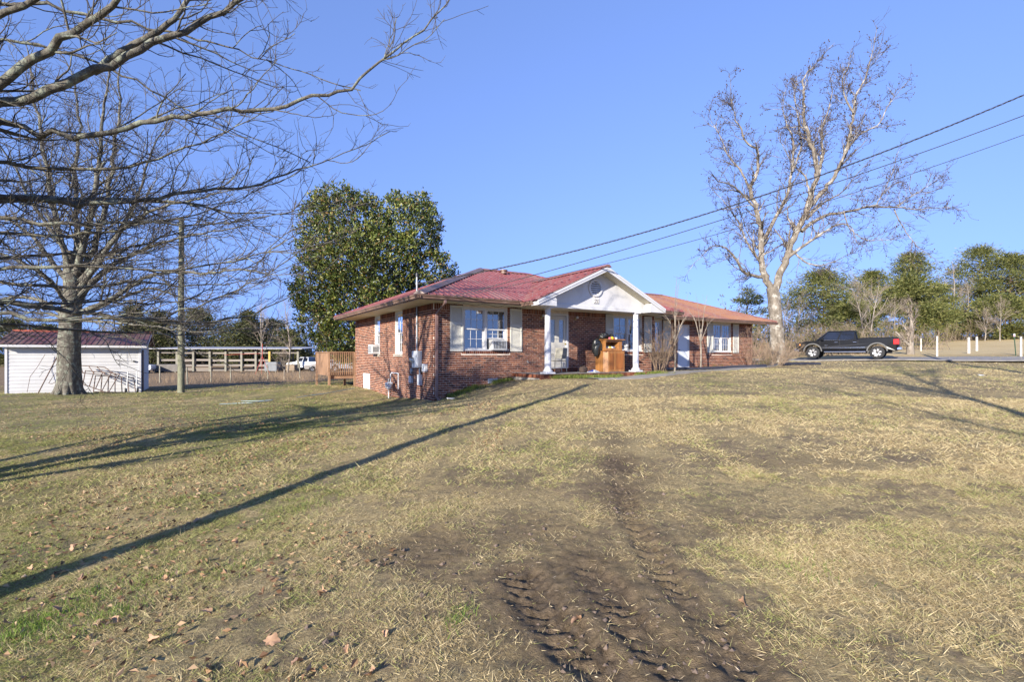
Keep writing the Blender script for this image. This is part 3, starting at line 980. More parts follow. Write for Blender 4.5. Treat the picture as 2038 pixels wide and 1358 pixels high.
# porch -----------------------------------------------------------------------
k = MB(); k.box(3.02, 7.95, -1.72, -.02, -.1, FLOOR); k.build('porch_slab', m_conc, house, bevel=.01)
k = []
pe = MB()
def rowlock(pe, x0, x1, y, z0, z1, axis, n):
    s = (x1 - x0) / n
    for i in range(n):
        a = x0 + i * s + .006; b = a + s - .012
        if axis == 'u': pe.box(a, b, y - .012, y + .06, z0, z1)
        else: pe.box(y - .012, y + .06, a, b, z0, z1)
edge = MB(); rowlock(edge, 3.0, 7.97, -1.74, FLOOR - .125, FLOOR - .005, 'u', 66); rowlock(edge, -1.72, -.03, 3.0, FLOOR - .125, FLOOR - .005, 'v', 22)
o_ = edge.build('edge_brick', m_brick, house); o_['kind'] = 'stuff'; o_['label'] = 'brick on edge nosing round the porch slab'
lowb = MB()
for r in range(4):
    x = 3.0 - (r % 2) * .108
    while x < 7.97:
        lowb.box(max(x, 3.0) + .004, min(x + .203, 7.97), -1.742, -1.69, FLOOR - .135 - (r + 1) * .075 + .013, FLOOR - .135 - r * .075); x += .216
o_ = lowb.build('base_brick', m_brick, house); o_['kind'] = 'stuff'
MB().box(4.4, 5.75, -.32, -.02, FLOOR + .001, FLOOR + .135).build('door_step', m_brick, house, bevel=.008)
CT = EYE + 1.63
m_colw = M('column_paint', (.52, .52, .54), .45, .07, 2.5, stretch=(1, 1, .3), dirt=(.33, .32, .31), dirt_amt=.45)
for (cu, cv) in ((3.48, -1.5), (7.63, -1.5)):
    c = empty('column'); c.parent = house; c.location = (cu, cv, FLOOR)
    hgt = CT - FLOOR
    k = MB().box(-.19, .19, -.19, .19, 0.001, .06); k.build('plinth', m_colw, c, bevel=.01)
    k = MB(); k.lathe([(.0, .061), (.165, .061), (.178, .085), (.165, .115), (.135, .125), (.14, .145), (.118, .165), (.112, .2), (.113, hgt * .4), (.096, hgt - .13), (.096, hgt - .115), (.108, hgt - .11), (.108, hgt - .09), (.098, hgt - .085), (.098, hgt - .06), (.125, hgt - .035), (0, hgt - .034)], n=28)
    k.build('shaft', m_colw, c, True)
    MB().box(-.14, .14, -.14, .14, hgt - .034, hgt).build('capital', m_colw, c, bevel=.006)
gb = empty('porch_gable'); gb.parent = house; gb['label'] = 'white gable over the porch with a round louvred vent'
GF = -1.6
k = MB(); k.box(3.3, 7.95, GF - .001, GF + .3, CT, CT + .13); k.build('beam', m_trimw, gb, bevel=.006)
k = MB(); k.box(3.34, 7.91, GF + .301, -.06, CT + .06, CT + .09); k.box(GU - GH + .1, 3.3, GV + .1, -1.02, GE - .12, GE - .09); k.box(7.95, GU + GH - .1, GV + .1, -1.02, GE - .12, GE - .09); k.build('porch_ceiling', m_cream, gb)
sl = (GA - GE) / GH
def gz_(u): return GE + (GH - abs(u - GU)) * sl
k = MB(); k.prism([(3.15, GF + .05, CT + .11), (8.2, GF + .05, CT + .11), (8.2, GF + .05, gz_(8.2) - .09), (GU, GF + .05, GA - .09), (3.15, GF + .05, gz_(3.15) - .09)], (0, .08, 0)); k.build('gable_wall', m_trimw, gb)
for sg in (-1, 1):
    e_ = GU + sg * GH
    k = MB(); k.prism([(e_, GV, GE - .17), (GU, GV, GA - .17), (GU, GV, GA - .022), (e_, GV, GE - .022)], (0, .035, 0)); k.build('rake_board', m_trimw, gb, bevel=.004)
    k = MB(); k.prism([(e_, GV - .018, GE - .09), (GU, GV - .018, GA - .09), (GU, GV - .018, GA - .012), (e_, GV - .018, GE - .012)], (0, .017, 0)); k.build('rake_trim', m_trimw, gb)
    k = MB(); k.prism([(e_ - sg * .04, GV + .036, GE - .10), (GU, GV + .036, GA - .11), (GU, GV + .036, GA - .075), (e_ - sg * .04, GV + .036, GE - .065)], (0, -GV + GF + .01, 0)); k.build('rake_soffit', m_cream, gb)
    i_ = GU + sg * (GH - .78)
    k = MB(); k.prism([(e_, GV + .04, GE - .17), (e_ - sg * .02, GV + .04, GE - .06), (i_ + sg * .12, GV + .04, gz_(i_) - .16), (i_, GV + .04, gz_(i_) - .30), (i_, GV + .04, GE - .17)], (0, -GV + GF - .1, 0)); k.build('cornice_return', m_trimw, gb, bevel=.004)
vc = (5.55, GF + .05, EYE + 2.42)
k = MB(); k.lathe([(.235, .03), (.235, -.03), (.25, -.05), (.31, -.05), (.33, -.03), (.33, .03)], vc, 36, 'y'); vt = k.build('vent', m_trimw, gb, True)
k = MB(); 
k.lathe([(0, .005), (.24, .005)], (vc[0], vc[1] - .01, vc[2]), 24, 'y'); k.build('vent_dark', m_black, vt)
for j in range(6):
    z = vc[2] - .19 + j * .076; r_ = math.sqrt(max(.02, .235 ** 2 - (z - vc[2]) ** 2))
    k = MB(); k.add([(vc[0] - r_, vc[1] - .035, z - .026), (vc[0] + r_, vc[1] - .035, z - .026), (vc[0] + r_, vc[1] - .008, z + .02), (vc[0] - r_, vc[1] - .008, z + .02), (vc[0] - r_, vc[1] - .03, z - .034), (vc[0] + r_, vc[1] - .03, z - .034)], [(0, 1, 2, 3), (0, 4, 5, 1)])
    k.build('slat', m_trimw, vt)
# house number plaque
pq = MB(); pq.prism([(5.45, GF + .049, EYE + 1.87), (5.71, GF + .049, EYE + 1.87), (5.71, GF + .049, EYE + 2.07), (5.65, GF + .049, EYE + 2.12), (5.58, GF + .049, EYE + 2.14), (5.51, GF + .049, EYE + 2.12), (5.45, GF + .049, EYE + 2.07)], (0, -.02, 0))
pl = pq.build('number_plaque', M('plaque', (.60, .58, .55), .6, .25, 20), gb, bevel=.004)
def text(s, size, loc, rot, mat, parent, ext=.003):
    cu = bpy.data.curves.new('lettering', 'FONT'); cu.body = s; cu.size = size; cu.extrude = ext; cu.align_x = 'CENTER'
    tmp = bpy.data.objects.new('lettering', cu); col.objects.link(tmp)
    dg = bpy.context.evaluated_depsgraph_get()
    me = bpy.data.meshes.new_from_object(tmp.evaluated_get(dg))
    bpy.data.objects.remove(tmp)
    me.materials.clear(); me.materials.append(mat)
    o = bpy.data.objects.new('lettering', me); o.location = loc; o.rotation_euler = rot
    col.objects.link(o); o.parent = parent
    return o
text('71', .17, (5.60, GF + .0255, EYE + 1.895), (R(90), 0, 0), m_black, pl)
k = MB()
for (a, b, c_) in ((5.53, 2.085, .018), (5.56, 2.10, .02), (5.60, 2.105, .02), (5.63, 2.09, .017), (5.47, 1.99, .012), (5.69, 2.0, .012)):
    k.lathe([(0, -.012), (c_ * .7, -.008), (c_, 0)], (a, GF + .029, EYE + b), 8, 'y')
k.build('ornament', M('plaque_ornament', (.10, .09, .075), .6, .3, 30), pl)
k = MB(); k.box(5.45, 5.71, GF + .026, GF + .03, EYE + 1.872, EYE + 1.882); k.build('plaque_edge', m_black, pl)
# ------------------------------------------------------------------ trees
def tubes(polys, sides, closed_tip=True):
    """list of (pts (n,3), radii (n,)) -> V, F arrays"""
    groups = {}
    for p, r in polys:
        groups.setdefault(len(p), []).append((p, r))
    Vs = []; Fs = []; base = 0
    for n, lst in groups.items():
        P = np.array([a for a, _ in lst], float); Rr = np.array([b for _, b in lst], float)
        T = np.gradient(P, axis=1); T /= np.linalg.norm(T, axis=2, keepdims=True) + 1e-9
        mean = T.mean(1); ref = np.where(np.abs(mean[:, 2:3]) < .8, np.array([[0, 0, 1.0]]), np.array([[1.0, 0, 0]]))
        A = np.cross(T, ref[:, None, :]); A /= np.linalg.norm(A, axis=2, keepdims=True) + 1e-9
        B = np.cross(T, A)
        an = np.arange(sides) * 2 * math.pi / sides
        ring = P[:, :, None, :] + Rr[:, :, None, None] * (np.cos(an)[None, None, :, None] * A[:, :, None, :] + np.sin(an)[None, None, :, None] * B[:, :, None, :])
        m = len(lst)
        ids = base + np.arange(m * n * sides).reshape(m, n, sides)
        f = np.stack([ids[:, :-1], np.roll(ids[:, :-1], -1, 2), np.roll(ids[:, 1:], -1, 2), ids[:, 1:]], -1).reshape(-1, 4)
        Vs.append(ring.reshape(-1, 3)); Fs.append(f); base += m * n * sides
    return np.concatenate(Vs), np.concatenate(Fs)

def resample(pts, n):
    pts = np.array(pts, float)
    L = np.r_[0, np.cumsum(np.linalg.norm(np.diff(pts, axis=0), axis=1))]
    t = np.linspace(0, L[-1], n)
    q = np.c_[np.interp(t, L, pts[:, 0]), np.interp(t, L, pts[:, 1]), np.interp(t, L, pts[:, 2])]
    if n > 6:
        k = np.array([.25, .5, .25])
        for _ in range(2):
            e = np.pad(q, ((1, 1), (0, 0)), 'edge')
            s = np.stack([np.convolve(e[:, i], k, 'valid') for i in range(3)], 1)
            s[0] = q[0]; s[-1] = q[-1]; q = s
    return q

def grow(rs, start, d, length, n, wob, trop):
    """one wandering shoot of n points"""
    d = np.array(d, float); d /= np.linalg.norm(d)
    pts = [np.array(start, float)]
    st = length / (n - 1)
    w = rs.normal(0, wob, (n, 3))
    for i in range(1, n):
        d = d + w[i] + trop
        d /= np.linalg.norm(d)
        pts.append(pts[-1] + d * st)
    return np.array(pts)

def sprout(rs, p, r, cnt, lo, hi, len_fn, ang=(.6, 1.1), n=6, wob=.12, trop=(0, 0, .03), rmin=.004, rk=.6, flat=0.0):
    """side shoots along a limb; returns list of (pts, radii)"""
    out = []
    m = len(p)
    for _ in range(cnt):
        f = rs.uniform(lo, hi); i = f * (m - 1); k = int(min(i, m - 2)); a = i - k
        c = p[k] * (1 - a) + p[k + 1] * a; rr = r[k] * (1 - a) + r[k + 1] * a
        t_ = p[k + 1] - p[k]; t_ = t_ / (np.linalg.norm(t_) + 1e-9)
        q = rs.normal(0, 1, 3); q[2] *= (1 - flat); q -= t_ * q.dot(t_); q /= np.linalg.norm(q) + 1e-9
        an = rs.uniform(*ang)
        d_ = t_ * math.cos(an) + q * math.sin(an)
        L = len_fn(f, rs)
        pts = grow(rs, c, d_, L, n, wob, np.array(trop))
        r0 = max(rmin, min(rr * rk, rr * .9))
        out.append((pts, np.linspace(r0, max(rmin * .6, r0 * .3), n)))
    return out

def bark_mat(name, dark, light, scale=9, lichen=None, lich_amt=.0):
    m, t, b, o = new_mat(name)
    p = pos(t, (1, 1, .35))
    n = noise(t, p, scale, 7, .7)
    c = ramp(t, n, [(.32, dark), (.66, light)])
    if lichen:
        c = mixc(t, smooth(t, noise(t, pos(t), scale * .45, 6, .65), .62 - lich_amt * .3, .72 - lich_amt * .2), c, lichen)
    t.links.new(c, b.inputs['Base Color'])
    b.inputs['Roughness'].default_value = .9; b.inputs['Specular IOR Level'].default_value = .2
    bump(t, b, noise(t, p, scale * 2.2, 6, .7), .9, .03)
    return m
m_oakbark = bark_mat('oak_bark', (.05, .043, .033), (.17, .155, .125), 14, (.22, .235, .18), .4)
m_twig = M('oak_twig', (.072, .06, .046), .85, .35, 3)
m_pecbark = bark_mat('pecan_bark', (.08, .066, .052), (.25, .215, .17), 7, (.36, .335, .29), .4)
m_pectwig = M('pecan_twig', (.075, .055, .042), .85, .3, 3)
m_grybark = bark_mat('pale_bark', (.14, .115, .09), (.33, .29, .24), 4)
m_gtwig = M('pale_twig', (.25, .20, .155), .9, .3, 2)
m_pinebark = bark_mat('pine_bark', (.09, .06, .042), (.24, .17, .12), 5)

def bare_tree(name, trunk, limbs, mats, seed, label, cat='tree', group=None, sub=(10, 2.2), twig=(6, .8), twig2=(4, .35), tsides=12, lsides=8, srm=.012, srk=.38, extra_limbs=0, root_flare=1.6, tw_r=.006, roots=0, plain=()):
    """a leafless tree: traced trunk and limbs, then three orders of shoots grown from them"""
    rs = np.random.default_rng(seed)
    root = empty(name, tuple(trunk[0][0]), 0, label, cat, group)
    inv = -np.array(trunk[0][0], float)
    def put(nm, V, F, mat, kind=None):
        o = np_mesh(nm, V + inv, F, mat, root, True)
        if kind: o['kind'] = kind
        return o
    tp = resample([q[0] for q in trunk], 24); tr = np.interp(np.linspace(0, 1, 24), np.linspace(0, 1, len(trunk)), [q[1] for q in trunk])
    Lr = np.linalg.norm(tp - tp[0], axis=1)
    tr = tr * (1 + (root_flare - 1) * np.exp(-Lr / .35))
    V, F = tubes([(tp, tr)], 28)
    # bark relief and buttresses
    an = np.arctan2(V[:, 1] - tp[0, 1], V[:, 0] - tp[0, 0]); hh = V[:, 2] - tp[0, 2]
    ctr = np.stack([np.interp(V[:, 2], tp[:, 2], tp[:, i]) for i in (0, 1)], 1)
    k = 1 + .13 * np.sin(an * 5 + seed) * np.exp(-np.abs(hh) / .6) + .035 * np.sin(an * 9 + hh * 2) + .03 * (fbm(an * 3 + 9, hh * 5, 3, seed) - .5)
    V[:, :2] = ctr + (V[:, :2] - ctr) * k[:, None]
    put('trunk', V, F, mats[0])
    if roots:
        for i in range(roots):
            a = 2 * math.pi * (i + rs.uniform(-.25, .25)) / roots; r_ = tr[0]
            q = [tp[0] + np.array([math.cos(a) * r_ * f, math.sin(a) * r_ * f, h]) for f, h in ((.5, .6), (.8, .25), (1.1, .06), (1.45, -.08))]
            V, F = tubes([(resample(q, 8), np.linspace(.2, .06, 8) * r_ / .5)], 8); put('root', V, F, mats[0])
    L = []
    for l in limbs:
        n = max(8, len(l) * 4)
        p_ = resample([q[0] for q in l], n); r_ = np.interp(np.linspace(0, 1, n), np.linspace(0, 1, len(l)), [q[1] for q in l])
        p_[1:-1] += rs.normal(0, .012, (n - 2, 3)) * np.linalg.norm(p_[-1] - p_[0]) * .25
        L.append((p_, r_))
    for (p_, r_) in L:
        V, F = tubes([(p_, r_)], lsides); put('limb', V, F, mats[0])
    for l in plain:                       # limbs added out of view for the shadows they cast, few shoots
        p_ = resample([q[0] for q in l], 20); r_ = np.interp(np.linspace(0, 1, 20), np.linspace(0, 1, len(l)), [q[1] for q in l])
        p_[1:-1] += rs.normal(0, .03, (18, 3))
        V, F = tubes([(p_, r_)], lsides); put('limb', V, F, mats[0])
        V, F = tubes(sprout(rs, p_, r_, 5, .3, .8, lambda f, q: 1.0 * q.uniform(.5, 1.1), (.35, .7), 7, .12, (-.06, -.05, .03), .012, .5), 6); put('shadow_limb_shoots', V, F, mats[0], 'stuff')
    subs = []
    for (p_, r_) in L:
        ln = np.linalg.norm(np.diff(p_, axis=0), axis=1).sum()
        subs += sprout(rs, p_, r_, int(sub[0] * ln / 4 + 2), .12, 1.0, lambda f, q: sub[1] * (1.15 - .55 * f) * q.uniform(.45, 1.25), (.4, .9), 9, .16, (0, 0, .05), srm, srk, .25)
        subs.append((grow(rs, p_[-1], p_[-1] - p_[-3], sub[1] * .8, 9, .12, np.array((0, 0, .03))), np.linspace(r_[-1], .008, 9)))
    V, F = tubes(subs, 6); put('branches', V, F, mats[0], 'stuff')
    tw = []
    for (p_, r_) in subs:
        ln = np.linalg.norm(np.diff(p_, axis=0), axis=1).sum()
        tw += sprout(rs, p_, r_, int(twig[0] * ln / 2 + 1.5), .15, 1.0, lambda f, q: twig[1] * q.uniform(.4, 1.3), (.45, 1.0), 6, .2, (0, 0, .06), tw_r * 1.4, .6, .2)
    for (p_, r_) in L:
        ln = np.linalg.norm(np.diff(p_, axis=0), axis=1).sum()
        tw += sprout(rs, p_, r_, int(twig[0] * ln / 3), .2, 1.0, lambda f, q: twig[1] * q.uniform(.4, 1.2), (.5, 1.2), 6, .17, (0, 0, .04), tw_r * 1.4, .25, .1)
    V, F = tubes(tw, 4); put('twigs', V, F, mats[1], 'stuff')
    t2 = []
    for (p_, r_) in tw:
        t2 += sprout(rs, p_, r_, rs.poisson(twig2[0]), .2, 1.0, lambda f, q: twig2[1] * q.uniform(.3, 1.2), (.5, 1.1), 3, .15, (0, 0, .04), tw_r, .7)
    if t2:
        V, F = tubes(t2, 3); put('fine_twigs', V, F, mats[1], 'stuff')
    return root, tw, t2

def trace(pts, depths, radii):
    n = len(pts)
    D = np.interp(np.arange(n), np.linspace(0, n - 1, len(depths)), depths); Rr = np.interp(np.arange(n), np.linspace(0, n - 1, len(radii)), radii)
    return [(tuple(at(x, y, Y)), r) for (x, y), Y, r in zip(pts, D, Rr)]

# the big tree whose limbs hang over the picture from beyond its left edge
bx_, by_ = -9.9, 6.1
bz_ = gz(bx_, by_) - .15
trunkB = [((bx_, by_, bz_), .31), ((bx_ + .05, by_, bz_ + 1.2), .27), ((bx_ + .1, by_ + .05, bz_ + 2.4), .25), ((bx_ + .1, by_ + .1, bz_ + 3.6), .23), ((bx_ - .2, by_ + .2, bz_ + 5.5), .22), ((bx_ - .4, by_ + .1, bz_ + 8), .15), ((bx_ - .3, by_, bz_ + 10.5), .06)]
def fromB(h, pts, depths, radii):
    return [((bx_ + .05, by_ + .1, bz_ + h), radii[0] * 1.15)] + trace(pts, depths, radii)
limbsB = [
    fromB(3.4, [(-330, 330), (-120, 250), (0, 208), (100, 180), (190, 142), (240, 122), (330, 76), (450, 22), (560, -35), (640, -70)], [6.2, 6.2, 6.5, 7.2], [.115, .085, .066, .045, .026]),
    fromB(3.7, [(-330, 280), (-120, 215), (0, 168), (90, 100), (165, 60), (235, 2), (290, -70)], [6.1, 6.0, 5.6], [.12, .075, .06, .03]),
    trace([(185, 143), (240, 105), (300, 70), (345, 40), (375, -5), (400, -60)], [6.45, 6.7], [.06, .045, .025]),
    fromB(3.1, [(-330, 330), (-120, 255), (0, 250), (90, 262), (170, 276), (220, 262), (300, 240), (450, 222), (545, 214), (620, 198), (705, 172), (760, 128), (862, 34)], [6.4, 6.6, 7.4], [.085, .048, .042, .03, .012]),
    fromB(2.7, [(-420, 420), (-150, 385), (0, 388), (100, 400), (190, 409), (300, 395), (361, 386), (490, 373), (560, 352), (668, 312)], [7, 7.6, 8.6], [.09, .058, .05, .03, .01]),
    trace([(285, 398), (380, 405), (464, 427), (530, 425), (596, 426)], [8.1, 8.4], [.03, .018, .008]),
    fromB(3.0, [(-420, 400), (-150, 340), (0, 324), (90, 336), (205, 340), (300, 320), (400, 290), (470, 250)], [6.8, 7.2, 8.0], [.07, .042, .03, .01]),
    fromB(2.2, [(-420, 560), (-150, 540), (0, 512), (110, 503), (220, 512), (330, 470), (430, 445)], [7, 7.8, 8.8], [.06, .035, .022, .008]),
    fromB(1.7, [(-420, 660), (-150, 610), (0, 604), (130, 616), (250, 640), (360, 646), (430, 640), (520, 622), (590, 582)], [7.2, 8.2, 9.6], [.085, .06, .045, .028, .01]),
    fromB(2.0, [(-420, 640), (-150, 590), (0, 598), (120, 606), (230, 600), (330, 610), (430, 570)], [7.4, 8.6, 10], [.06, .04, .025, .008]),
    fromB(4.3, [(-300, 160), (-100, 80), (0, 28), (60, 8), (140, -40)], [6, 5.8], [.09, .06, .03]),
    fromB(4.2, [(-300, 120), (-100, 20), (40, 0), (130, 15), (210, 34), (300, 55), (380, 75), (470, 95), (560, 130)], [6.3, 7.4], [.06, .035, .03, .02, .008]),
    fromB(3.6, [(-300, 200), (-100, 110), (0, 70), (70, 88), (150, 105), (250, 150), (380, 225), (470, 260)], [6.6, 7.8], [.05, .03, .022, .008]),
]
limbsB += [
    fromB(2.6, [(-420, 520), (-150, 480), (0, 462), (120, 470), (250, 455), (380, 430), (470, 398)], [6.8, 7.4, 8.2], [.06, .036, .025, .008]),
    fromB(2.0, [(-420, 600), (-150, 575), (0, 562), (150, 575), (280, 560), (400, 574), (505, 556)], [7, 7.8, 8.8], [.06, .036, .025, .008]),
    fromB(1.5, [(-420, 690), (-150, 655), (0, 642), (140, 656), (280, 664), (400, 668), (505, 652)], [7.5, 8.4, 9.6], [.06, .036, .022, .008]),
    fromB(2.8, [(-420, 480), (-150, 450), (0, 432), (160, 450), (300, 441), (420, 450), (545, 428)], [6.5, 7.2, 8.2], [.06, .036, .025, .008]),
    fromB(1.8, [(-500, 640), (-250, 600), (-100, 610), (60, 640), (180, 628), (300, 640), (420, 600), (500, 560)], [5.4, 6.2, 7.4], [.06, .04, .025, .008]),
    fromB(2.4, [(-500, 560), (-250, 520), (-100, 530), (60, 540), (200, 520), (330, 540), (450, 520), (560, 500)], [5.2, 6, 7], [.06, .04, .022, .008])]
limbsB = [[(q, r * .8) for q, r in l] for l in limbsB]
limbsB += [[((bx_, by_, bz_ + h), r), ((bx_ + .5 * dx, by_ + .5 * dy, bz_ + h + dz * .6), r * .6), ((bx_ + dx, by_ + dy, bz_ + h + dz), r * .2)] for h, r, dx, dy, dz in
           ((4.5, .12, -4, 2, 2.5), (5, .11, -2, -4, 3), (3.5, .12, -5, -1, 1.8), (6, .1, 1.5, 3, 3.5), (4, .1, -1, 5, 2), (6.5, .08, 2, -2, 3.5), (7, .08, -2, 1.5, 3), (3.8, .12, 2.2, 5.5, 1.9))]
for (o_, h, r) in ((-2.3, 8, .09), (1.7, 8.5, .09), (3.3, 7, .07)):      # further stems of the same clump
    dx, dy = o_ * .873, -o_ * .488
    limbsB.append([((bx_ + dx * .15, by_ + dy * .15, bz_ + .4), r * 1.3), ((bx_ + dx * .8, by_ + dy * .8, bz_ + h * .3), r), ((bx_ + dx, by_ + dy, bz_ + h * .7), r * .7), ((bx_ + dx * 1.2, by_ + dy * 1.2 , bz_ + h), r * .3)])
bare_tree('overhanging_tree', trunkB, limbsB, (m_oakbark, m_twig), 11, 'large bare tree reaching lichen-grey limbs in from beyond the left edge', sub=(9.2, 1.5), twig=(6.2, .62), twig2=(3.0, .2), plain=[[((bx_, by_, bz_ + h0), r * 1.2), ((bx_ * .55 + x1 * .45 , by_ * .55 + y1 * .45, bz_ + h0 * .5 + h1 * .5 - .15), r * .8), ((x1, y1, bz_ + h1), r * .3)] for h0, x1, y1, h1, r in ((2.1, -5.6, 4.5, 3.6, .075), (2.5, -4.9, 4.1, 4.4, .07), (2.9, -5.8, 4.9, 5.0, .065), (1.8, -6.4, 5.0, 2.9, .06), (3.3, -4.6, 3.7, 5.4, .06), (2.3, -6.0, 4.2, 3.2, .055), (2.7, -5.2, 3.4, 4.2, .05), (3.6, -6.0, 5.2, 6.2, .06))], tw_r=.0034, srm=.0075, srk=.34)  # the plain limbs are unseen, added to throw a shadow fan over the lawn

# the bare tree in front of the white shed
ax_, ay_ = at(137, 783, 22.3).x, 22.3
az_ = gz(ax_, ay_) - .1
YA = 22.3
def TA(pts, dy, radii):
    radii = [q * .68 for q in radii]
    return trace(pts, [YA + dy[0], YA + dy[1]], radii)
trunkA = [((ax_, ay_, az_), .46), (tuple(at(137, 745, YA)), .42), (tuple(at(138, 690, YA)), .40), (tuple(at(140, 640, YA)), .40), (tuple(at(145, 590, YA)), .33), (tuple(at(140, 540, YA)), .28), (tuple(at(137, 500, YA)), .2)]
limbsA = [
    TA([(140, 545), (120, 470), (100, 400), (95, 330), (80, 260), (70, 190), (60, 130)], (0, 1.5), [.2, .15, .1, .05]),
    TA([(145, 560), (165, 500), (180, 440), (190, 370), (200, 300), (205, 230), (215, 160)], (0, -1), [.22, .16, .11, .05]),
    TA([(150, 575), (185, 500), (205, 430), (220, 360), (228, 290), (240, 210), (236, 150)], (.2, 1.5), [.2, .15, .1, .05]),
    TA([(155, 580), (210, 500), (260, 440), (330, 408), (400, 395), (450, 380)], (0, -1.2), [.19, .14, .08, .03]),
    TA([(158, 590), (200, 545), (235, 520), (300, 490), (370, 470), (425, 460), (480, 450)], (0, .8), [.17, .12, .07, .03]),
    TA([(158, 600), (190, 560), (230, 520), (280, 500), (310, 510)], (.3, 2.5), [.13, .08, .03]),
    TA([(150, 625), (215, 600), (260, 570), (310, 545), (360, 540), (410, 548), (470, 535), (530, 545)], (-.3, -1.8), [.18, .12, .08, .03]),
    TA([(145, 630), (180, 620), (250, 590), (300, 570), (350, 590), (420, 600)], (.2, 2), [.12, .08, .03]),
    TA([(135, 560), (95, 510), (65, 470), (25, 440), (-20, 420)], (0, 1), [.18, .13, .08, .04]),
    TA([(130, 590), (85, 545), (40, 520), (-10, 500), (-70, 480)], (0, -1.5), [.16, .11, .05]),
    TA([(130, 630), (90, 600), (40, 590), (-20, 600), (-80, 590)], (0, 1), [.14, .09, .04]),
    TA([(135, 610), (110, 570), (70, 530), (30, 500)], (-.3, -3), [.13, .08, .03]),
    TA([(138, 640), (110, 625), (60, 622), (0, 610)], (.2, 2.4), [.13, .07, .03]),
    TA([(148, 590), (150, 500), (152, 420), (150, 330), (160, 240), (150, 170)], (0, 3), [.18, .12, .06]),
    TA([(145, 560), (125, 490), (60, 400), (30, 330), (0, 290)], (0, -2), [.14, .1, .04]),
    TA([(158, 560), (240, 460), (280, 380), (300, 300), (330, 250)], (0, 2.5), [.14, .09, .04]),
    TA([(152, 640), (200, 640), (260, 645), (320, 652), (380, 660)], (-.2, -2.4), [.09, .06, .025]),
]
bare_tree('bare_yard_tree', trunkA, limbsA, (m_oakbark, m_twig), 23, 'broad bare tree with thick buttressed trunk before the white shed', sub=(8.5, 2.4), twig=(6.4, 1.1), twig2=(3.0, .42), tw_r=.0062, roots=7, root_flare=1.08, srm=.016, srk=.38)

# the tall pecan beyond the end of the wing
YP = 31.5
def PC(pts, dy, radii):
    radii = [q * .82 for q in radii]
    return trace([(1350 + a / 2.121, 60 + b / 2.121) for a, b in pts], [YP + dy[0], YP + dy[1]], radii)
pz_ = gz(at(1545, 700, YP).x, YP) - .1
trunkP = [((at(1548, 700, YP).x, YP, pz_), .48), (tuple(at(1546, 660, YP)), .42), (tuple(at(1543, 625, YP)), .39), (tuple(at(1541, 595, YP)), .38), (tuple(at(1536, 572, YP)), .34)]
limbsP = [
    PC([(400, 1100), (372, 1060), (350, 1000), (350, 900), (340, 800), (325, 740), (302, 670), (335, 600), (340, 500), (290, 480), (265, 420), (240, 370), (225, 290)], (0, -1), [.27, .22, .17, .12, .07, .02]),
    PC([(350, 900), (385, 840), (420, 770), (465, 700), (478, 600), (492, 480), (460, 400), (440, 330)], (-.2, 1.5), [.16, .12, .08, .03]),
    PC([(360, 1045), (310, 1035), (270, 1020), (240, 960), (200, 915), (140, 908), (95, 960)], (0, -2), [.15, .10, .05, .02]),
    PC([(405, 1110), (425, 1050), (455, 950), (490, 870), (540, 780), (555, 700), (592, 620), (580, 540), (545, 430), (530, 330), (525, 200), (590, 130)], (0, 0), [.30, .25, .2, .15, .09, .03]),
    PC([(560, 740), (640, 650), (690, 560), (720, 470), (740, 350), (745, 280), (790, 210), (820, 90)], (0, -1.5), [.17, .13, .08, .03]),
    PC([(455, 965), (530, 910), (600, 860), (690, 812), (735, 830), (745, 880)], (0, -2.5), [.14, .09, .05, .02]),
    PC([(520, 850), (600, 785), (720, 765), (820, 745), (920, 750), (1020, 757), (1125, 748)], (0, 1.5), [.15, .10, .06, .02]),
    PC([(920, 750), (960, 715), (1020, 680), (1085, 640)], (1.2, 1.8), [.05, .02]),
    PC([(910, 755), (930, 800), (965, 860), (1010, 915)], (1.2, .5), [.05, .02]),
    PC([(830, 747), (870, 680), (905, 600), (915, 560)], (1, 2), [.05, .02]),
    PC([(480, 930), (540, 985), (600, 997), (665, 975)], (0, -2), [.08, .03]),
    PC([(592, 620), (610, 520), (600, 420), (640, 330), (650, 260)], (0, 2), [.12, .07, .03]),
    PC([(690, 560), (700, 520), (760, 440), (850, 400), (880, 320), (930, 260)], (-1, 0), [.09, .05, .02]),
    PC([(300, 670), (270, 600), (200, 520), (180, 450), (150, 400)], (-.5, 1), [.09, .05, .02]),
    PC([(330, 760), (260, 680), (220, 650), (170, 640)], (-.4, -2), [.08, .04]),
    PC([(345, 980), (290, 900), (250, 800), (190, 720)], (0, 2), [.10, .06, .03]),
    PC([(480, 600), (520, 500), (510, 400), (490, 300), (500, 220)], (.4, 2.5), [.09, .05, .02]),
    PC([(555, 700), (540, 620), (480, 560), (430, 470)], (0, 2.5), [.09, .05, .02]),
    PC([(540, 800), (620, 720), (690, 690), (760, 600)], (0, -2), [.10, .05, .02]),
    PC([(370, 1060), (355, 940), (300, 880), (270, 790)], (0, 2.5), [.10, .05, .02]),
    PC([(700, 770), (720, 840), (790, 890), (870, 885)], (0, -1), [.05, .02]),
    PC([(740, 350), (700, 280), (690, 200), (720, 150)], (-1, .5), [.07, .03]),
]
pec, ptw, pt2 = bare_tree('pecan_tree', trunkP, limbsP, (m_pecbark, m_pectwig), 37, 'tall leafless pecan tree with pale trunk beyond the end of the house wing', sub=(9, 1.9), twig=(7, .8), twig2=(3.0, .34), tw_r=.0078, root_flare=1.3, srm=.014, srk=.36)
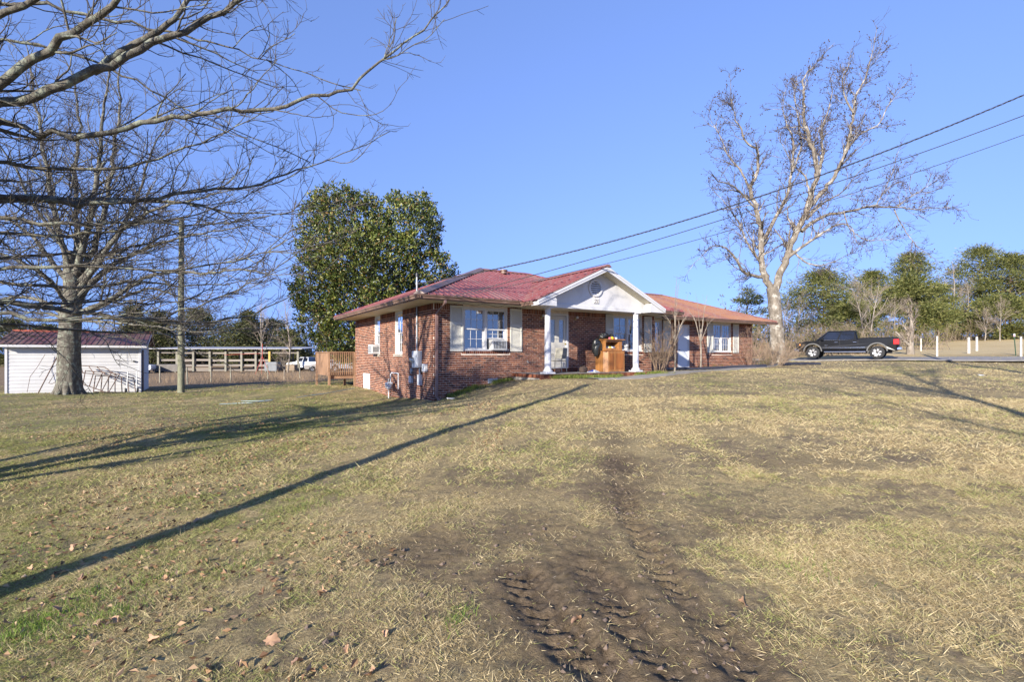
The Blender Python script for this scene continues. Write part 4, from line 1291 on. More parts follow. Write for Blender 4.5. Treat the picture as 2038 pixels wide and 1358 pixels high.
# dried husks on its shoots
rs = np.random.default_rng(5)
tips = np.array([p_[-1] for p_, _ in pt2 + ptw])
zz = (tips[:, 2] - 4) / 16
tips = tips[rs.random(len(tips)) < np.clip(zz * .75, .05, .65)]
tips = tips[rs.permutation(len(tips))[:2600]]
oc = np.array([(1, 0, 0), (-1, 0, 0), (0, 1, 0), (0, -1, 0), (0, 0, 1.25), (0, 0, -1.25)]); of = np.array([(0, 2, 4), (2, 1, 4), (1, 3, 4), (3, 0, 4), (2, 0, 5), (1, 2, 5), (3, 1, 5), (0, 3, 5)])
sz = rs.uniform(.025, .05, len(tips))
V = (tips[:, None, :] + oc[None] * sz[:, None, None]).reshape(-1, 3) - np.array(pec.location)
F = (np.arange(len(tips))[:, None, None] * 6 + of[None]).reshape(-1, 3)
hk = np_mesh('husks', V, F, M('dry_husk', (.06, .038, .028), .9, .4, 4), pec); hk['kind'] = 'stuff'
# ------------------------------------------------------------------ leafy trees
def leaf_mat(name, cols, rough=.45, spec=.5, trans=.0):
    m, t, b, o = new_mat(name)
    g = t.nodes.new('ShaderNodeNewGeometry').outputs['Random Per Island']
    c = ramp(t, g, cols)
    n = noise(t, pos(t), .8, 3, .6)
    c = mixc(t, .5, c, ramp(t, n, [(.3, (.55, .6, .55)), (.7, (1.15, 1.1, 1.0))]), 'MULTIPLY')
    t.links.new(c, b.inputs['Base Color'])
    b.inputs['Roughness'].default_value = rough
    b.inputs['Specular IOR Level'].default_value = spec
    if trans:
        tr = nd(t, 'BsdfTranslucent'); t.links.new(c, tr.inputs['Color'])
        mx = nd(t, 'MixShader'); mx.inputs[0].default_value = trans
        t.links.new(b.outputs[0], mx.inputs[1]); t.links.new(tr.outputs[0], mx.inputs[2]); t.links.new(mx.outputs[0], o.inputs['Surface'])
    return m
m_mag = leaf_mat('magnolia_leaf', [(0, (.022, .036, .008)), (.45, (.065, .09, .016)), (.75, (.14, .165, .032)), (.88, (.25, .24, .06)), (.95, (.16, .09, .03)), (1, (.22, .14, .055))], .42, .35)
m_pine = leaf_mat('pine_needle', [(0, (.07, .085, .025)), (.6, (.17, .185, .055)), (1, (.30, .28, .10))], .6, .3, .35)
m_cedar = leaf_mat('cedar_needle', [(0, (.045, .055, .025)), (.6, (.105, .115, .045)), (1, (.19, .175, .085))], .7, .2, .3)
m_holly = leaf_mat('brush_leaf', [(0, (.06, .07, .02)), (.6, (.15, .15, .045)), (1, (.26, .22, .08))], .6, .3, .25)

def needles(C, D, L, W, rs):
    """single-triangle blades: broad at C, tapering along D"""
    n = len(C)
    D = D / (np.linalg.norm(D, axis=1, keepdims=True) + 1e-9)
    S = np.cross(D, rs.normal(0, 1, (n, 3))); S /= np.linalg.norm(S, axis=1, keepdims=True) + 1e-9
    L = np.asarray(L).reshape(-1, 1); W = np.asarray(W).reshape(-1, 1)
    V = np.stack([C - S * W * .5, C + S * W * .5, C + D * L], 1).reshape(-1, 3)
    return V, np.arange(n * 3).reshape(n, 3)

def leaves(C, D, L, W, rs, fold=.25):
    """diamond leaf blades at centres C pointing along D"""
    n = len(C)
    D = D / (np.linalg.norm(D, axis=1, keepdims=True) + 1e-9)
    q = rs.normal(0, 1, (n, 3)); S = np.cross(D, q); S /= np.linalg.norm(S, axis=1, keepdims=True) + 1e-9
    Nn = np.cross(D, S)
    L = np.asarray(L).reshape(-1, 1); W = np.asarray(W).reshape(-1, 1)
    a = C; b = C + D * L * .5 + S * W * .5 + Nn * W * fold; c = C + D * L; d_ = C + D * L * .5 - S * W * .5 + Nn * W * fold
    V = np.stack([a, b, c, d_], 1).reshape(-1, 3)
    F = np.arange(n * 4).reshape(n, 4)
    return V, F

def in_lobes(P, lobes):
    """smallest normalised radius over ellipsoid lobes (cx,cy,cz,rx,ry,rz)"""
    r = np.full(len(P), 9.0)
    for (a, b, c, x, y, z) in lobes:
        r = np.minimum(r, np.sqrt(((P[:, 0] - a) / x) ** 2 + ((P[:, 1] - b) / y) ** 2 + ((P[:, 2] - c) / z) ** 2))
    return r

# magnolia behind the house corner
YM = 31.0
rs = np.random.default_rng(51)
def lobe(x, y, rx, ry, dy=0.0, dep=None):
    c = at(x, y, YM + dy); k = (YM + dy) / FX
    return (c.x, c.y, c.z, rx * k, (dep or rx * k), ry * k)
mlobes = [lobe(690, 455, 80, 88, 0, 2.6), lobe(812, 462, 68, 88, .3, 2.6), lobe(745, 530, 130, 90, 0, 3.6), lobe(735, 610, 140, 90, 0, 3.8), lobe(640, 580, 62, 58, -.5, 2.0), lobe(665, 500, 64, 80, 0, 2.4), lobe(850, 545, 55, 48, .4, 2.2), lobe(700, 670, 80, 60, -.8, 2.4), lobe(625, 640, 38, 40, -.6, 1.5)]
mg = gz(at(742, 700, YM).x, YM)
mag = empty('magnolia_tree', (at(742, 700, YM).x, YM, mg), 0, 'dense glossy evergreen magnolia rising behind the brick corner of the house', 'tree')
mo = np.array(mag.location)
P = rs.uniform(-1, 1, (60000, 3)) * np.array([5.2, 4.6, 6.4]) + np.array([mo[0], YM, 5.4])
r_ = in_lobes(P, mlobes)
nz = fbm(P[:, 0] * .9 + P[:, 2] * .35, P[:, 1] * .9 + P[:, 2] * .8, 3, 77)
keep = (r_ < 1.0 + (nz - .5) * .48) & (r_ > .60 - (rs.random(len(P)) < .10) * .4) & (P[:, 2] > mg + .3) & (nz > .30)
P = P[keep][:4700]
nc = len(P)
per = 15
ctr = P.repeat(per, 0) + rs.normal(0, .10, (nc * per, 3))
out_ = P - np.array([mo[0], YM, 4.5]); out_ /= np.linalg.norm(out_, axis=1, keepdims=True)
D = out_.repeat(per, 0) * .55 + rs.normal(0, .75, (nc * per, 3)) + np.array([0, 0, .25])
V, F = leaves(ctr, D, rs.uniform(.14, .24, nc * per), rs.uniform(.07, .105, nc * per), rs, .18)
cr = np_mesh('crown', V - mo, F, m_mag, mag); cr['kind'] = 'stuff'
V, F = tubes([(resample([(mo[0], YM, mg - .1), (mo[0] + .1, YM, 3), (mo[0] - .1, YM + .2, 8.6)], 12), np.linspace(.28, .06, 12))], 12)
np_mesh('trunk', V - mo, F, m_oakbark, mag, True)
br = []
for i in rs.permutation(nc)[:170]:
    q = P[i]; h = max(mg + .8, q[2] - 1.6 - rs.random() * 1.5)
    s = np.array([mo[0], YM, min(h, 8)])
    m_ = (s + q) / 2 + np.array([0, 0, -.25])
    br.append((resample([s, m_, q], 7), np.linspace(.05, .015, 7)))
V, F = tubes(br, 5); o_ = np_mesh('branches', V - mo, F, m_oakbark, mag, True); o_['kind'] = 'stuff'

# evergreen trees of the background
def pine(x, y_top, Y, w, seed, label, mat=m_pine, crown0=.35, group=None, y_base=None, name='pine_tree', clumps=95, flat=.42, conic=0.0, per=120, nl=.42, trunk=True, lean=0.0):
    rs = np.random.default_rng(seed)
    top = at(x, y_top, Y); g = gz(top.x, Y)
    root = empty(name, (top.x, Y, g), 0, label, 'tree', group)
    Ht = top.z - g; W = w * Y / FX / 2
    if trunk:
        tp = resample([(0, 0, -.1), (lean * .4 + rs.normal(0, .1), 0, Ht * .5), (lean, 0, Ht * .97)], 10)
        V, F = tubes([(tp, np.linspace(.018 * Ht, .02, 10))], 7); np_mesh('trunk', V, F, m_pinebark, root, True)
    f = rs.uniform(crown0, 1.0, clumps) 
    prof = np.where(conic > 0, (1.03 - f) / (1.03 - crown0), np.clip(np.sin((f - crown0) / (1 - crown0) * math.pi * .86 + .38), .1, 1))
    rad = W * prof * np.sqrt(rs.uniform(.08, 1, clumps)) 
    an = rs.uniform(0, 2 * math.pi, clumps)
    C = np.c_[np.cos(an) * rad + lean * f, np.sin(an) * rad, f * Ht + rs.normal(0, .15, clumps)]
    cs = W * .15 * rs.uniform(.6, 1.5, clumps)
    if trunk:
        br = [(resample([(lean * f_ * .9, 0, max(.3, c[2] - .12 * Ht * rs.random())), (c[0] * .6, c[1] * .6, c[2] - .02 * Ht), c], 5), np.linspace(.006 * Ht, .01, 5)) for c, f_ in list(zip(C, f))[::2]]
        V, F = tubes(br, 4); o = np_mesh('branches', V, F, m_pinebark, root, True); o['kind'] = 'stuff'
    ctr = C.repeat(per, 0) + rs.normal(0, 1, (clumps * per, 3)) * cs.repeat(per)[:, None] * np.array([1, 1, flat])
    D = (ctr - C.repeat(per, 0)) + rs.normal(0, .5, ctr.shape) * cs.repeat(per)[:, None] + np.array([0, 0, .25]) * cs.repeat(per)[:, None]
    V, F = needles(ctr, D, rs.uniform(.6, 1.3, len(ctr)) * nl, rs.uniform(.16, .36, len(ctr)) * nl, rs)
    o = np_mesh('crown', V, F, mat, root); o['kind'] = 'stuff'
    return root

def small_bare(x, y_top, Y, seed, label, mats=None, spread=.35, group=None, forks=7, x_base=None, name='bare_tree', r=None, dens=1.0, cat='tree'):
    rs = np.random.default_rng(seed)
    mats = mats or (m_grybark, m_gtwig)
    xb = at(x_base if x_base is not None else x, 700, Y).x
    top = at(x, y_top, Y); g = gz(xb, Y); Ht = top.z - g
    r = r or Ht * .014
    root = empty(name, (xb, Y, g), 0, label, cat, group)
    lean = top.x - xb
    tp = resample([(0, 0, -.1), (lean * .15 + rs.normal(0, .02) * Ht, rs.normal(0, .02) * Ht, Ht * .3), (lean * .6 + rs.normal(0, .03) * Ht, rs.normal(0, .03) * Ht, Ht * .65), (lean, 0, Ht)], 14)
    tr = np.linspace(r, r * .12, 14)
    V, F = tubes([(tp, tr)], 8); np_mesh('trunk', V, F, mats[0], root, True)
    lb = sprout(rs, tp, tr, forks, .18, .85, lambda f, q: Ht * spread * (1.2 - .7 * f) * q.uniform(.6, 1.3), (.45, .95), 9, .13, (0, 0, .06), .01, .6)
    V, F = tubes(lb, 6); o = np_mesh('limbs', V, F, mats[0], root, True); o['kind'] = 'stuff'
    sb = []
    for p_, r_ in lb + [(tp, tr)]:
        sb += sprout(rs, p_, r_, int(9 * dens), .2, 1, lambda f, q: Ht * spread * .38 * q.uniform(.4, 1.2), (.4, .95), 7, .14, (0, 0, .05), .008, .55)
    tw = []
    for p_, r_ in sb:
        tw += sprout(rs, p_, r_, int(6 * dens), .2, 1, lambda f, q: Ht * spread * .17 * q.uniform(.4, 1.2), (.4, 1.0), 4, .12, (0, 0, .04), .006, .6)
    V, F = tubes(sb, 4); V2, F2 = tubes(tw, 3)
    o = np_mesh('branches', V, F, mats[1], root, True); o['kind'] = 'stuff'
    o = np_mesh('twigs', V2, F2, mats[1], root, True); o['kind'] = 'stuff'
    return root

# right: pines and bare trees on the far side of the hay field
G = 'pines beyond the hay field'
pine(1640, 543, 66, 150, 101, 'rounded olive pine nearest the pecan trunk, above the pickup bonnet', crown0=.30, group=G, clumps=124)
pine(1735, 545, 74, 90, 102, 'dull pine half hidden by bare branches above the pickup cab', crown0=.35, group=G)
pine(1812, 508, 76, 95, 103, 'tall dark pine crown standing highest left of the slim bare trees', crown0=.45, group=G, clumps=93)
pine(1815, 552, 62, 130, 104, 'broad yellow-green pine behind the small oak trunk on the verge', crown0=.18, group=G, clumps=130)
pine(1868, 565, 74, 50, 105, 'narrow young pine between the verge oak and the slim bare trees', crown0=.25, group=G, clumps=55)
pine(1950, 497, 84, 120, 106, 'tall pine with ragged top just right of the slim bare trees', crown0=.30, group=G, clumps=130)
pine(2010, 508, 80, 120, 107, 'dense pine filling the right edge of the photograph', crown0=.22, group=G, clumps=142)
pine(2090, 500, 80, 140, 108, 'pine continuing the row just past the right edge', crown0=.22, group=G, clumps=124)
pine(2000, 590, 72, 130, 109, 'low bushy pine in front of the row at the right edge', crown0=.08, group=G, clumps=105)
pine(1905, 620, 78, 90, 110, 'low green pine at the foot of the slim bare trees', crown0=.05, group=G, clumps=80)
pine(1690, 600, 60, 90, 111, 'low spreading pine right behind the pickup cab', crown0=.1, group=G, clumps=93)
pine(1488, 580, 46, 78, 112, 'small dark pine showing above the rusty wing roof', crown0=.30, clumps=46, per=70, mat=m_pine, nl=.28)
GB = 'bare trees beyond the hay field'
small_bare(1895, 520, 82, 121, 'taller of two slim bare trees standing in the gap between the pines', spread=.22, group=GB, forks=9)
small_bare(1868, 545, 82, 122, 'shorter slim bare tree left of its twin in the gap between pines', spread=.2, group=GB, forks=8, x_base=1890)
small_bare(1690, 560, 54, 123, 'pale bare tree with many stems rising behind the pickup cab', spread=.45, group=GB, forks=11, x_base=1725)
small_bare(1750, 565, 52, 124, 'pale leaning bare tree behind the pickup bed', spread=.42, group=GB, forks=10, x_base=1730)
small_bare(1590, 590, 60, 125, 'bare tree beside the pecan trunk above the pickup bonnet', spread=.35, group=GB, forks=8)
small_bare(1605, 610, 46, 126, 'thin pale bare tree behind the pickup grille', spread=.3, group=GB, forks=6)
small_bare(1812, 610, 36.5, 127, 'short oak with stout pale trunk on the verge behind the pickup', (m_grybark, m_gtwig), .45, None, 9, r=.26, dens=1.2)
small_bare(1960, 610, 70, 128, 'scrubby grey bare tree under the pines near the right edge', spread=.5, group=GB, forks=9)
small_bare(1780, 600, 58, 129, 'bushy bare tree between the pickup bed and the verge oak', spread=.5, group=GB, forks=9)

small_bare(1660, 575, 64, 131, 'bare tree with brown twigs between the olive pine and the pickup cab', spread=.38, group=GB, forks=10, dens=1.2)
small_bare(1720, 590, 70, 132, 'grey bare tree rising over the middle of the pickup', spread=.38, group=GB, forks=10, dens=1.2)
small_bare(1840, 575, 80, 133, 'thin bare tree left of the narrow young pine', spread=.38, group=GB, forks=10, dens=1.2)
small_bare(1925, 560, 76, 134, 'brown twiggy tree right of the two slim bare trees', spread=.38, group=GB, forks=10, dens=1.2)
small_bare(1990, 600, 68, 135, 'pale scrub tree below the dense pine at the right edge', spread=.38, group=GB, forks=10, dens=1.2)
small_bare(1560, 600, 64, 136, 'bare tree just left of the pecan trunk far behind the wing', spread=.38, group=GB, forks=10, dens=1.2)
# left: the wood behind the barn
GL = 'evergreens behind the barn'
lab = ['dark cedar beyond the shed roof, furthest left', 'broad grey-green cedar above the shed roof', 'spiky cedar above the shed ridge beside the yard tree', 'twin-topped cedar left of the wooden pole', 'pointed cedar directly left of the wooden pole top branches',
       'rounded evergreen just right of the wooden pole', 'tall bushy evergreen above the middle of the barn', 'conical evergreen above the right half of the barn', 'low dark evergreen behind the barn end', 'dark evergreen between barn end and magnolia']
for i, (x, yt, Y, w) in enumerate(((20, 640, 92, 110), (95, 650, 88, 100), (265, 612, 84, 80), (318, 622, 84, 70), (290, 640, 90, 90), (395, 618, 96, 110), (470, 648, 90, 120), (495, 622, 92, 80), (545, 640, 96, 90), (575, 660, 90, 70))):
    pine(x, yt, Y, w, 140 + i, lab[i], m_cedar, .05, GL, name='cedar_tree', clumps=120, conic=(1.0 if i in (2, 3, 4, 7) else 0.0), per=60, nl=.62)
small_bare(565, 600, 58, 161, 'pale bare tree standing behind the right end of the barn', spread=.33, forks=9, x_base=572)
small_bare(520, 590, 88, 162, 'wide bare tree above the barn roof left of the magnolia', spread=.4, forks=9)
small_bare(562, 700, 41, 163, 'young bare sapling with white trunk in front of the barn', spread=.5, forks=7, r=.09, x_base=566)
small_bare(210, 625, 96, 164, 'grey bare tree in the wood behind the shed', spread=.4, forks=8)
small_bare(40, 630, 98, 165, 'grey bare tree behind the left end of the shed', spread=.4, forks=8)
small_bare(440, 640, 100, 166, 'brownish bare tree in the wood over the barn', spread=.4, forks=8)

def brush(name, label, boxes, mats, seed, n, size, leaf_n=0, lm=None, wind=.35):
    """tangled undergrowth: thin stems and small leaves over a strip of ground"""
    rs = np.random.default_rng(seed)
    P = []
    for (x0, x1, y0, y1, h, wgt) in boxes:
        k = int(n * wgt); P.append(np.c_[rs.uniform(x0, x1, k), rs.uniform(y0, y1, k), np.full(k, h)])
    P = np.concatenate(P)
    g = gza(P[:, 0], P[:, 1])
    st = []
    for (x, y, h), z in zip(P, g):
        L = h * rs.uniform(.4, 1.1)
        d_ = np.array([rs.normal(0, wind), rs.normal(0, wind), 1])
        st.append((grow(rs, (x, y, z - .05), d_, L, 4, .14, np.array((0, 0, .0))), np.linspace(size, size * .4, 4)))
    tw = []
    for p_, r_ in st:
        tw += sprout(rs, p_, r_, 3, .25, 1, lambda f, q: np.linalg.norm(p_[-1] - p_[0]) * .4 * q.uniform(.4, 1.1), (.4, 1.0), 3, .15, (0, 0, .03), size * .5, .6)
    V, F = tubes(st, 3); V2, F2 = tubes(tw, 3)
    V = np.concatenate([V, V2]); F = np.concatenate([F, F2 + len(V) - len(V2)])
    me = np_mesh(name, V, F, mats)
    if leaf_n:
        pts = np.concatenate([p_[1:] for p_, _ in tw]); C = pts[rs.integers(0, len(pts), leaf_n)] + rs.normal(0, .12, (leaf_n, 3))
        Vl, Fl = leaves(C, rs.normal(0, 1, C.shape), rs.uniform(.08, .2, leaf_n) * (size / .02), rs.uniform(.04, .1, leaf_n) * (size / .02), rs)
        me.data.materials.append(lm)
        o = np_mesh(name, Vl, Fl, lm); tag(o, label + ', evergreen leaves', kind='stuff')
    return tag(me, label, kind='stuff')
m_brushtw = M('brush_twig', (.19, .145, .10), .9, .35, .5)
brush('undergrowth', 'tangled brown undergrowth along the far edge of the hay field', [(27, 45, 50, 58, 2.6, .4), (46, 84, 72, 80, 3.4, .7)], m_brushtw, 201, 1100, .026, 14000, m_holly)
brush('undergrowth', 'brown thicket beside the drive behind the pickup', [(17, 30, 39, 45, 2.6, 1)], m_brushtw, 202, 700, .022, 3500, m_holly)
brush('undergrowth', 'grey-brown wood massed behind the barn', [(-95, -30, 92, 112, 7.5, .8), (-32, 5, 75, 100, 5.0, .3)], M('wood_twig', (.15, .12, .085), .9, .4, .3), 203, 800, .06, 16000, m_cedar)
brush('undergrowth', 'dry weeds along the old fence in front of the barn', [(-22, -6, 33, 44, .75, .7), (-30, -20, 36, 50, .7, .4)], M('dry_weed', (.22, .155, .095), .9, .35, 1.5), 204, 1800, .006)
brush('undergrowth', 'brushy far wood closing the horizon behind the house', [(-20, 60, 95, 110, 8, 1)], m_brushtw, 205, 400, .07, 6000, m_cedar)

# shrubs against the house front
def shrub(name, u, v, h, w, n, seed, label, mat, size=.012, leaf=0, lm=None, cat='shrub', tuft=.0):
    rs = np.random.default_rng(seed)
    c = hw(u, v); g = gz(c.x, c.y)
    root = empty(name, (c.x, c.y, g), 0, label, cat)
    st = []
    for i in range(n):
        a = rs.uniform(0, 2 * math.pi); rr = rs.uniform(.0, .28) * w
        d_ = np.array([math.cos(a) * .55 * w / h, math.sin(a) * .55 * w / h, 1.0]) * 1.0
        st.append((grow(rs, (math.cos(a) * rr, math.sin(a) * rr, -.05), d_, h * rs.uniform(.55, 1.05), 8, .09, np.array((0, 0, -.01))), np.linspace(size, size * .35, 8)))
    V, F = tubes(st, 5); o = np_mesh('stems', V, F, mat, root, True); o['kind'] = 'stuff'
    tw = []
    for p_, r_ in st:
        tw += sprout(rs, p_, r_, 13, .2, 1, lambda f, q: h * .22 * q.uniform(.3, 1.1), (.4, 1.0), 5, .14, (0, 0, .02), size * .35, .6)
    t2 = []
    for p_, r_ in tw:
        t2 += sprout(rs, p_, r_, 3, .2, 1, lambda f, q: h * .09 * q.uniform(.3, 1.1), (.4, 1.0), 3, .12, (0, 0, .02), size * .28, .7)
    V, F = tubes(tw, 3); V2, F2 = tubes(t2, 3)
    o = np_mesh('twigs', np.concatenate([V, V2]), np.concatenate([F, F2 + len(V)]), mat, root, True); o['kind'] = 'stuff'
    if leaf:
        pts = np.concatenate([p_[1:] for p_, _ in t2]); C = pts[rs.integers(0, len(pts), leaf)]
        Vl, Fl = leaves(C, rs.normal(0, 1, C.shape), rs.uniform(.02, .05, leaf), rs.uniform(.012, .03, leaf), rs)
        o = np_mesh('leaves', Vl, Fl, lm, root); o['kind'] = 'stuff'
    return root
m_shr = M('shrub_wood', (.20, .14, .095), .85, .3, 4)
m_shrl = leaf_mat('shrub_leaf', [(0, (.12, .07, .03)), (.5, (.24, .15, .06)), (.8, (.14, .15, .05)), (1, (.36, .20, .10))], .7, .2)
shrub('twiggy_shrub', 9.3, -1.15, 2.05, 1.3, 24, 301, 'dense leafless shrub with a few tan leaves beside the right porch column', m_shr, .012, 900, m_shrl)
shrub('rose_bush', 16.9, -.35, 2.2, 1.0, 15, 302, 'tall thin rambling bush in front of the wing window', M('rose_cane', (.26, .16, .11), .8, .3, 4), .009, 200, m_shrl)
shrub('tan_bush', 18.9, -.2, 1.7, 2.0, 42, 303, 'rounded tan twiggy bush at the end of the wing', M('tan_twig', (.30, .22, .15), .85, .3, 4), .009, 700, m_shrl)
shrub('tan_bush', 20.9, .6, 1.5, 2.0, 40, 304, 'second tan twiggy bush in front of the pecan trunk', M('tan_twig2', (.31, .23, .16), .85, .3, 4), .009, 500, m_shrl)
shrub('weedy_bush', 17.9, -.1, .7, 1.4, 22, 305, 'low straggly weeds against the wing wall under the window', m_shr, .006, 700, m_holly)
shrub('weedy_bush', 15.2, .5, .5, 1.6, 20, 306, 'small weeds along the foot of the wing wall by the black pipe', m_shr, .005, 500, m_holly)
# two pruned saplings in front of the wing
def sapling(u, v, h, seed, label, splits):
    c = hw(u, v); g = gz(c.x, c.y); rs = np.random.default_rng(seed)
    root = empty('pruned_sapling', (c.x, c.y, g), 0, label, 'tree')
    tp = resample([(0, 0, -.05), (.03, .0, h * .25), (0, .02, h * .45), (.02, 0, h * .6)], 10); tr = np.linspace(.045, .032, 10)
    V, F = tubes([(tp, tr)], 8); np_mesh('trunk', V, F, m_grybark, root, True)
    for dx, dz, r_ in splits:
        p_ = resample([tuple(tp[6]), (dx * .5, rs.normal(0, .1), h * .6 + dz * .5), (dx, rs.normal(0, .15), h * .6 + dz)], 10)
        V, F = tubes([(p_, np.linspace(r_, .005, 10))], 6); np_mesh('limb', V, F, m_grybark, root, True)
        tw = sprout(rs, p_, np.linspace(r_, .005, 10), 7, .3, 1, lambda f, q: .5 * q.uniform(.4, 1.2), (.3, .6), 5, .06, (0, 0, .08), .004, .5)
        V, F = tubes(tw, 4); o = np_mesh('twigs', V, F, m_gtwig, root, True); o['kind'] = 'stuff'
    return root
sapling(13.3, -.1, 3.2, 311, 'forked pale sapling in front of the white wing door', ((.35, 1.6, .03), (-.6, 1.0, .03), (.7, .5, .02), (-.2, 1.4, .015)))
sapling(10.2, -1.2, 3.0, 312, 'pollarded sapling with upright shoots beside the leafless shrub', ((.05, 2.1, .025), (.55, .55, .04), (-.45, .6, .025), (.12, 1.8, .012)))
# ------------------------------------------------------------------ things on and around the house
def pu(x, v):
    """run along the house front seen at photo column x, at house depth v"""
    t_ = (x - CX) / FX
    b0 = HC[0] - v * .5303; b1 = HC[1] + v * .8478
    return (t_ * b1 - b0) / (.8478 - t_ * .5303)
def pv(x, u=0):
    t_ = (x - CX) / FX
    b0 = HC[0] + u * .8478; b1 = HC[1] + u * .5303
    return (t_ * b1 - b0) / (-.5303 - t_ * .8478)
def house_thing(name, u, v, z, label, cat, rz=0.0, group=None):
    p = hw(u, v, z)
    return empty(name, tuple(p), HA + rz, label, cat, group)

m_whitepl = M('white_plastic', (.52, .52, .51), .45, .06, 5, dirt=(.4, .37, .3), dirt_amt=.4)
m_grille = M('grille_dark', (.08, .085, .09), .5, .2, 20)
# window air conditioners
def aircon(u, v, z, rz, w, label, dpt=.34, h=.40):
    a = house_thing('air_conditioner', u, v, z, label, 'air conditioner', rz, 'window air conditioners')
    MB().box(-w / 2, w / 2, -dpt, .12, 0, h).build('case', m_whitepl, a, bevel=.012)
    MB().box(-w / 2 + .05, w / 2 - .05, -dpt - .006, -dpt + .01, .05, h - .05).build('grille', m_grille, a)
    for i in range(9):
        x = -w / 2 + .06 + i * (w - .12) / 8
        MB().box(x - .006, x + .006, -dpt - .012, -dpt - .005, .05, h - .05).build('fin', m_greyp, a)
    for i in range(5):
        MB().box(w / 2 - .001, w / 2 + .004, -dpt + .05 + i * .05, -dpt + .08 + i * .05, .08, h - .1).build('louver', m_grille, a)
    return a
aircon(2.40, .02, ZW0 + .03, 0, .60, 'white window air conditioner in the front window', .17, .36)
aircon(.02, 6.15, EYE + .07, R(-90), .58, 'white window air conditioner sticking out of the side window')
# porch lights
for (px_, py_, n_) in ((1147, 632, 'right of the front door'), (1079, 631, 'left of the front door')):
    u_ = pu(px_, -.06)
    l = house_thing('wall_light', u_, -.012, EYE + 1.42, 'small brass and white globe wall light ' + n_, 'wall light', 0, 'porch lights')
    MB().lathe([(0, -.02), (.05, -.018), (.055, 0)], (0, 0, 0), 14, 'y').build('backplate', M('light_brass', (.35, .25, .1), .4, .2, 8, metal=.8), l, True)
    MB().path([(0, -.02, 0), (0, -.1, .01), (0, -.12, .05)], .008, 6).build('arm', m_galv, l, True)
    MB().lathe([(.0, -.06), (.04, -.05), (.05, -.02), (.045, .02), (.02, .045), (0, .05)], (0, -.12, .06), 14).build('globe', m_whitepl, l, True)
# service mast, meter and boxes on the side wall (v runs away from the corner)
def side_thing(name, v, z, label, cat):
    return house_thing(name, -.008, v, z, label, cat, R(-90))      # local x runs towards the corner, local -y out of the wall
sm = side_thing('service_mast', 1.37, 0, 'grey electric conduit and weatherhead rising through the eave', 'conduit')
zt = EYE + 2.80
MB().cyl((0, -.05, EYE + .17), (0, -.05, zt), .032, None, 12).build('conduit', m_galv, sm, True)
MB().lathe([(.034, -.06), (.05, -.05), (.055, .03), (.035, .09), (0, .1)], (0, -.05, zt), 14).build('weatherhead', m_black, sm, True)
MB().cyl((0, -.05, zt - .34), (0, -.05, zt - .24), .05, None, 10).build('insulator', m_galv, sm, True)
for z in (EYE + .6, EYE + 1.1): MB().box(-.05, .05, -.09, 0, z, z + .03).build('strap', m_galv, sm)
mt = side_thing('meter_box', 1.28, EYE - .42, 'large grey electric meter cabinet at the foot of the conduit', 'meter box')
MB().box(-.28, .26, -.17, 0, 0, .58).build('cabinet', m_greyp, mt, bevel=.012)
MB().box(-.02, .24, -.182, -.168, .03, .55).build('cover', m_greyp, mt, bevel=.006)
MB().lathe([(0, -.13), (.07, -.12), (.085, -.09), (.09, 0)], (-.15, -.17, .26), 20, 'y').build('meter', m_glass, mt, True)
MB().lathe([(.088, -.012), (.105, -.012), (.105, 0)], (-.15, -.172, .26), 20, 'y').build('meter_ring', m_galv, mt, True)
MB().box(.19, .21, -.195, -.18, .38, .43).build('latch', m_black, mt)
tb = side_thing('telephone_box', .64, EYE - .55, 'small pale utility box beside the downspout', 'utility box')
MB().box(-.13, .13, -.12, 0, 0, .27).build('case', m_greyp, tb, bevel=.02)
MB().path([(.0, -.05, 0), (.02, -.04, -.15), (.03, -.03, -.5), (.02, -.03, -.95)], .008, 6).build('cable', m_black, tb)
db = side_thing('disconnect_box', 1.10, EYE - 1.02, 'tall pale disconnect box below the meter cabinet', 'utility box')
MB().box(-.11, .11, -.11, 0, 0, .36).build('case', m_greyp, db, bevel=.008)
MB().cyl((0, -.05, .36), (0, -.05, .60), .04, None, 10).build('conduit', m_galv, db, True)
MB().cyl((.08, -.05, -.5), (.08, -.05, 0), .012, None, 8).build('wire', m_black, db)
cb = side_thing('cable_box', 1.98, EYE - .98, 'grey cable box with oval cover low on the side wall', 'utility box')
MB().box(-.13, .13, -.09, 0, 0, .24).build('case', m_greyp, cb, bevel=.01)
MB().lathe([(0, -.06), (.085, -.055), (.10, -.03), (.10, 0)], (.0, 0, .43), 18, 'y').build('cover', m_galv, cb, True)
MB().path([(.09, -.04, .4), (.16, -.05, .25), (.1, -.05, .12)], .006, 5).build('cable', m_black, cb)
gm = side_thing('gas_meter', 3.85, EYE - 1.72, 'pale grey gas meter with looped pipe on the side wall', 'gas meter')
MB().lathe([(.0, 0), (.10, 0), (.125, .03), (.125, .2), (.10, .24), (.0, .25)], (0, -.22, .42), 18).build('body', m_greyp, gm, True)
MB().box(-.14, .14, -.34, -.12, .60, .68).build('top_case', m_greyp, gm, bevel=.03)
MB().lathe([(0, -.03), (.07, -.025), (.075, 0)], (0, -.345, .55), 16, 'y').build('dial', m_whitepl, gm, True)
MB().path([(.09, -.2, .68), (.09, -.2, .98), (-.0, -.12, 1.05), (.75, -.12, 1.05), (.75, -.12, .45)], .022, 8).build('outlet_pipe', m_greyp, gm, True)
MB().path([(-.09, -.22, .68), (-.09, -.22, .82), (-.09, -.22, .05), (-.09, -.22, -.05)], .022, 8).build('riser', m_greyp, gm, True)
MB().lathe([(0, -.05), (.06, -.05), (.09, -.01), (.09, .01), (.06, .04), (0, .05)], (-.28, -.22, .62), 14).build('regulator', m_greyp, gm, True)
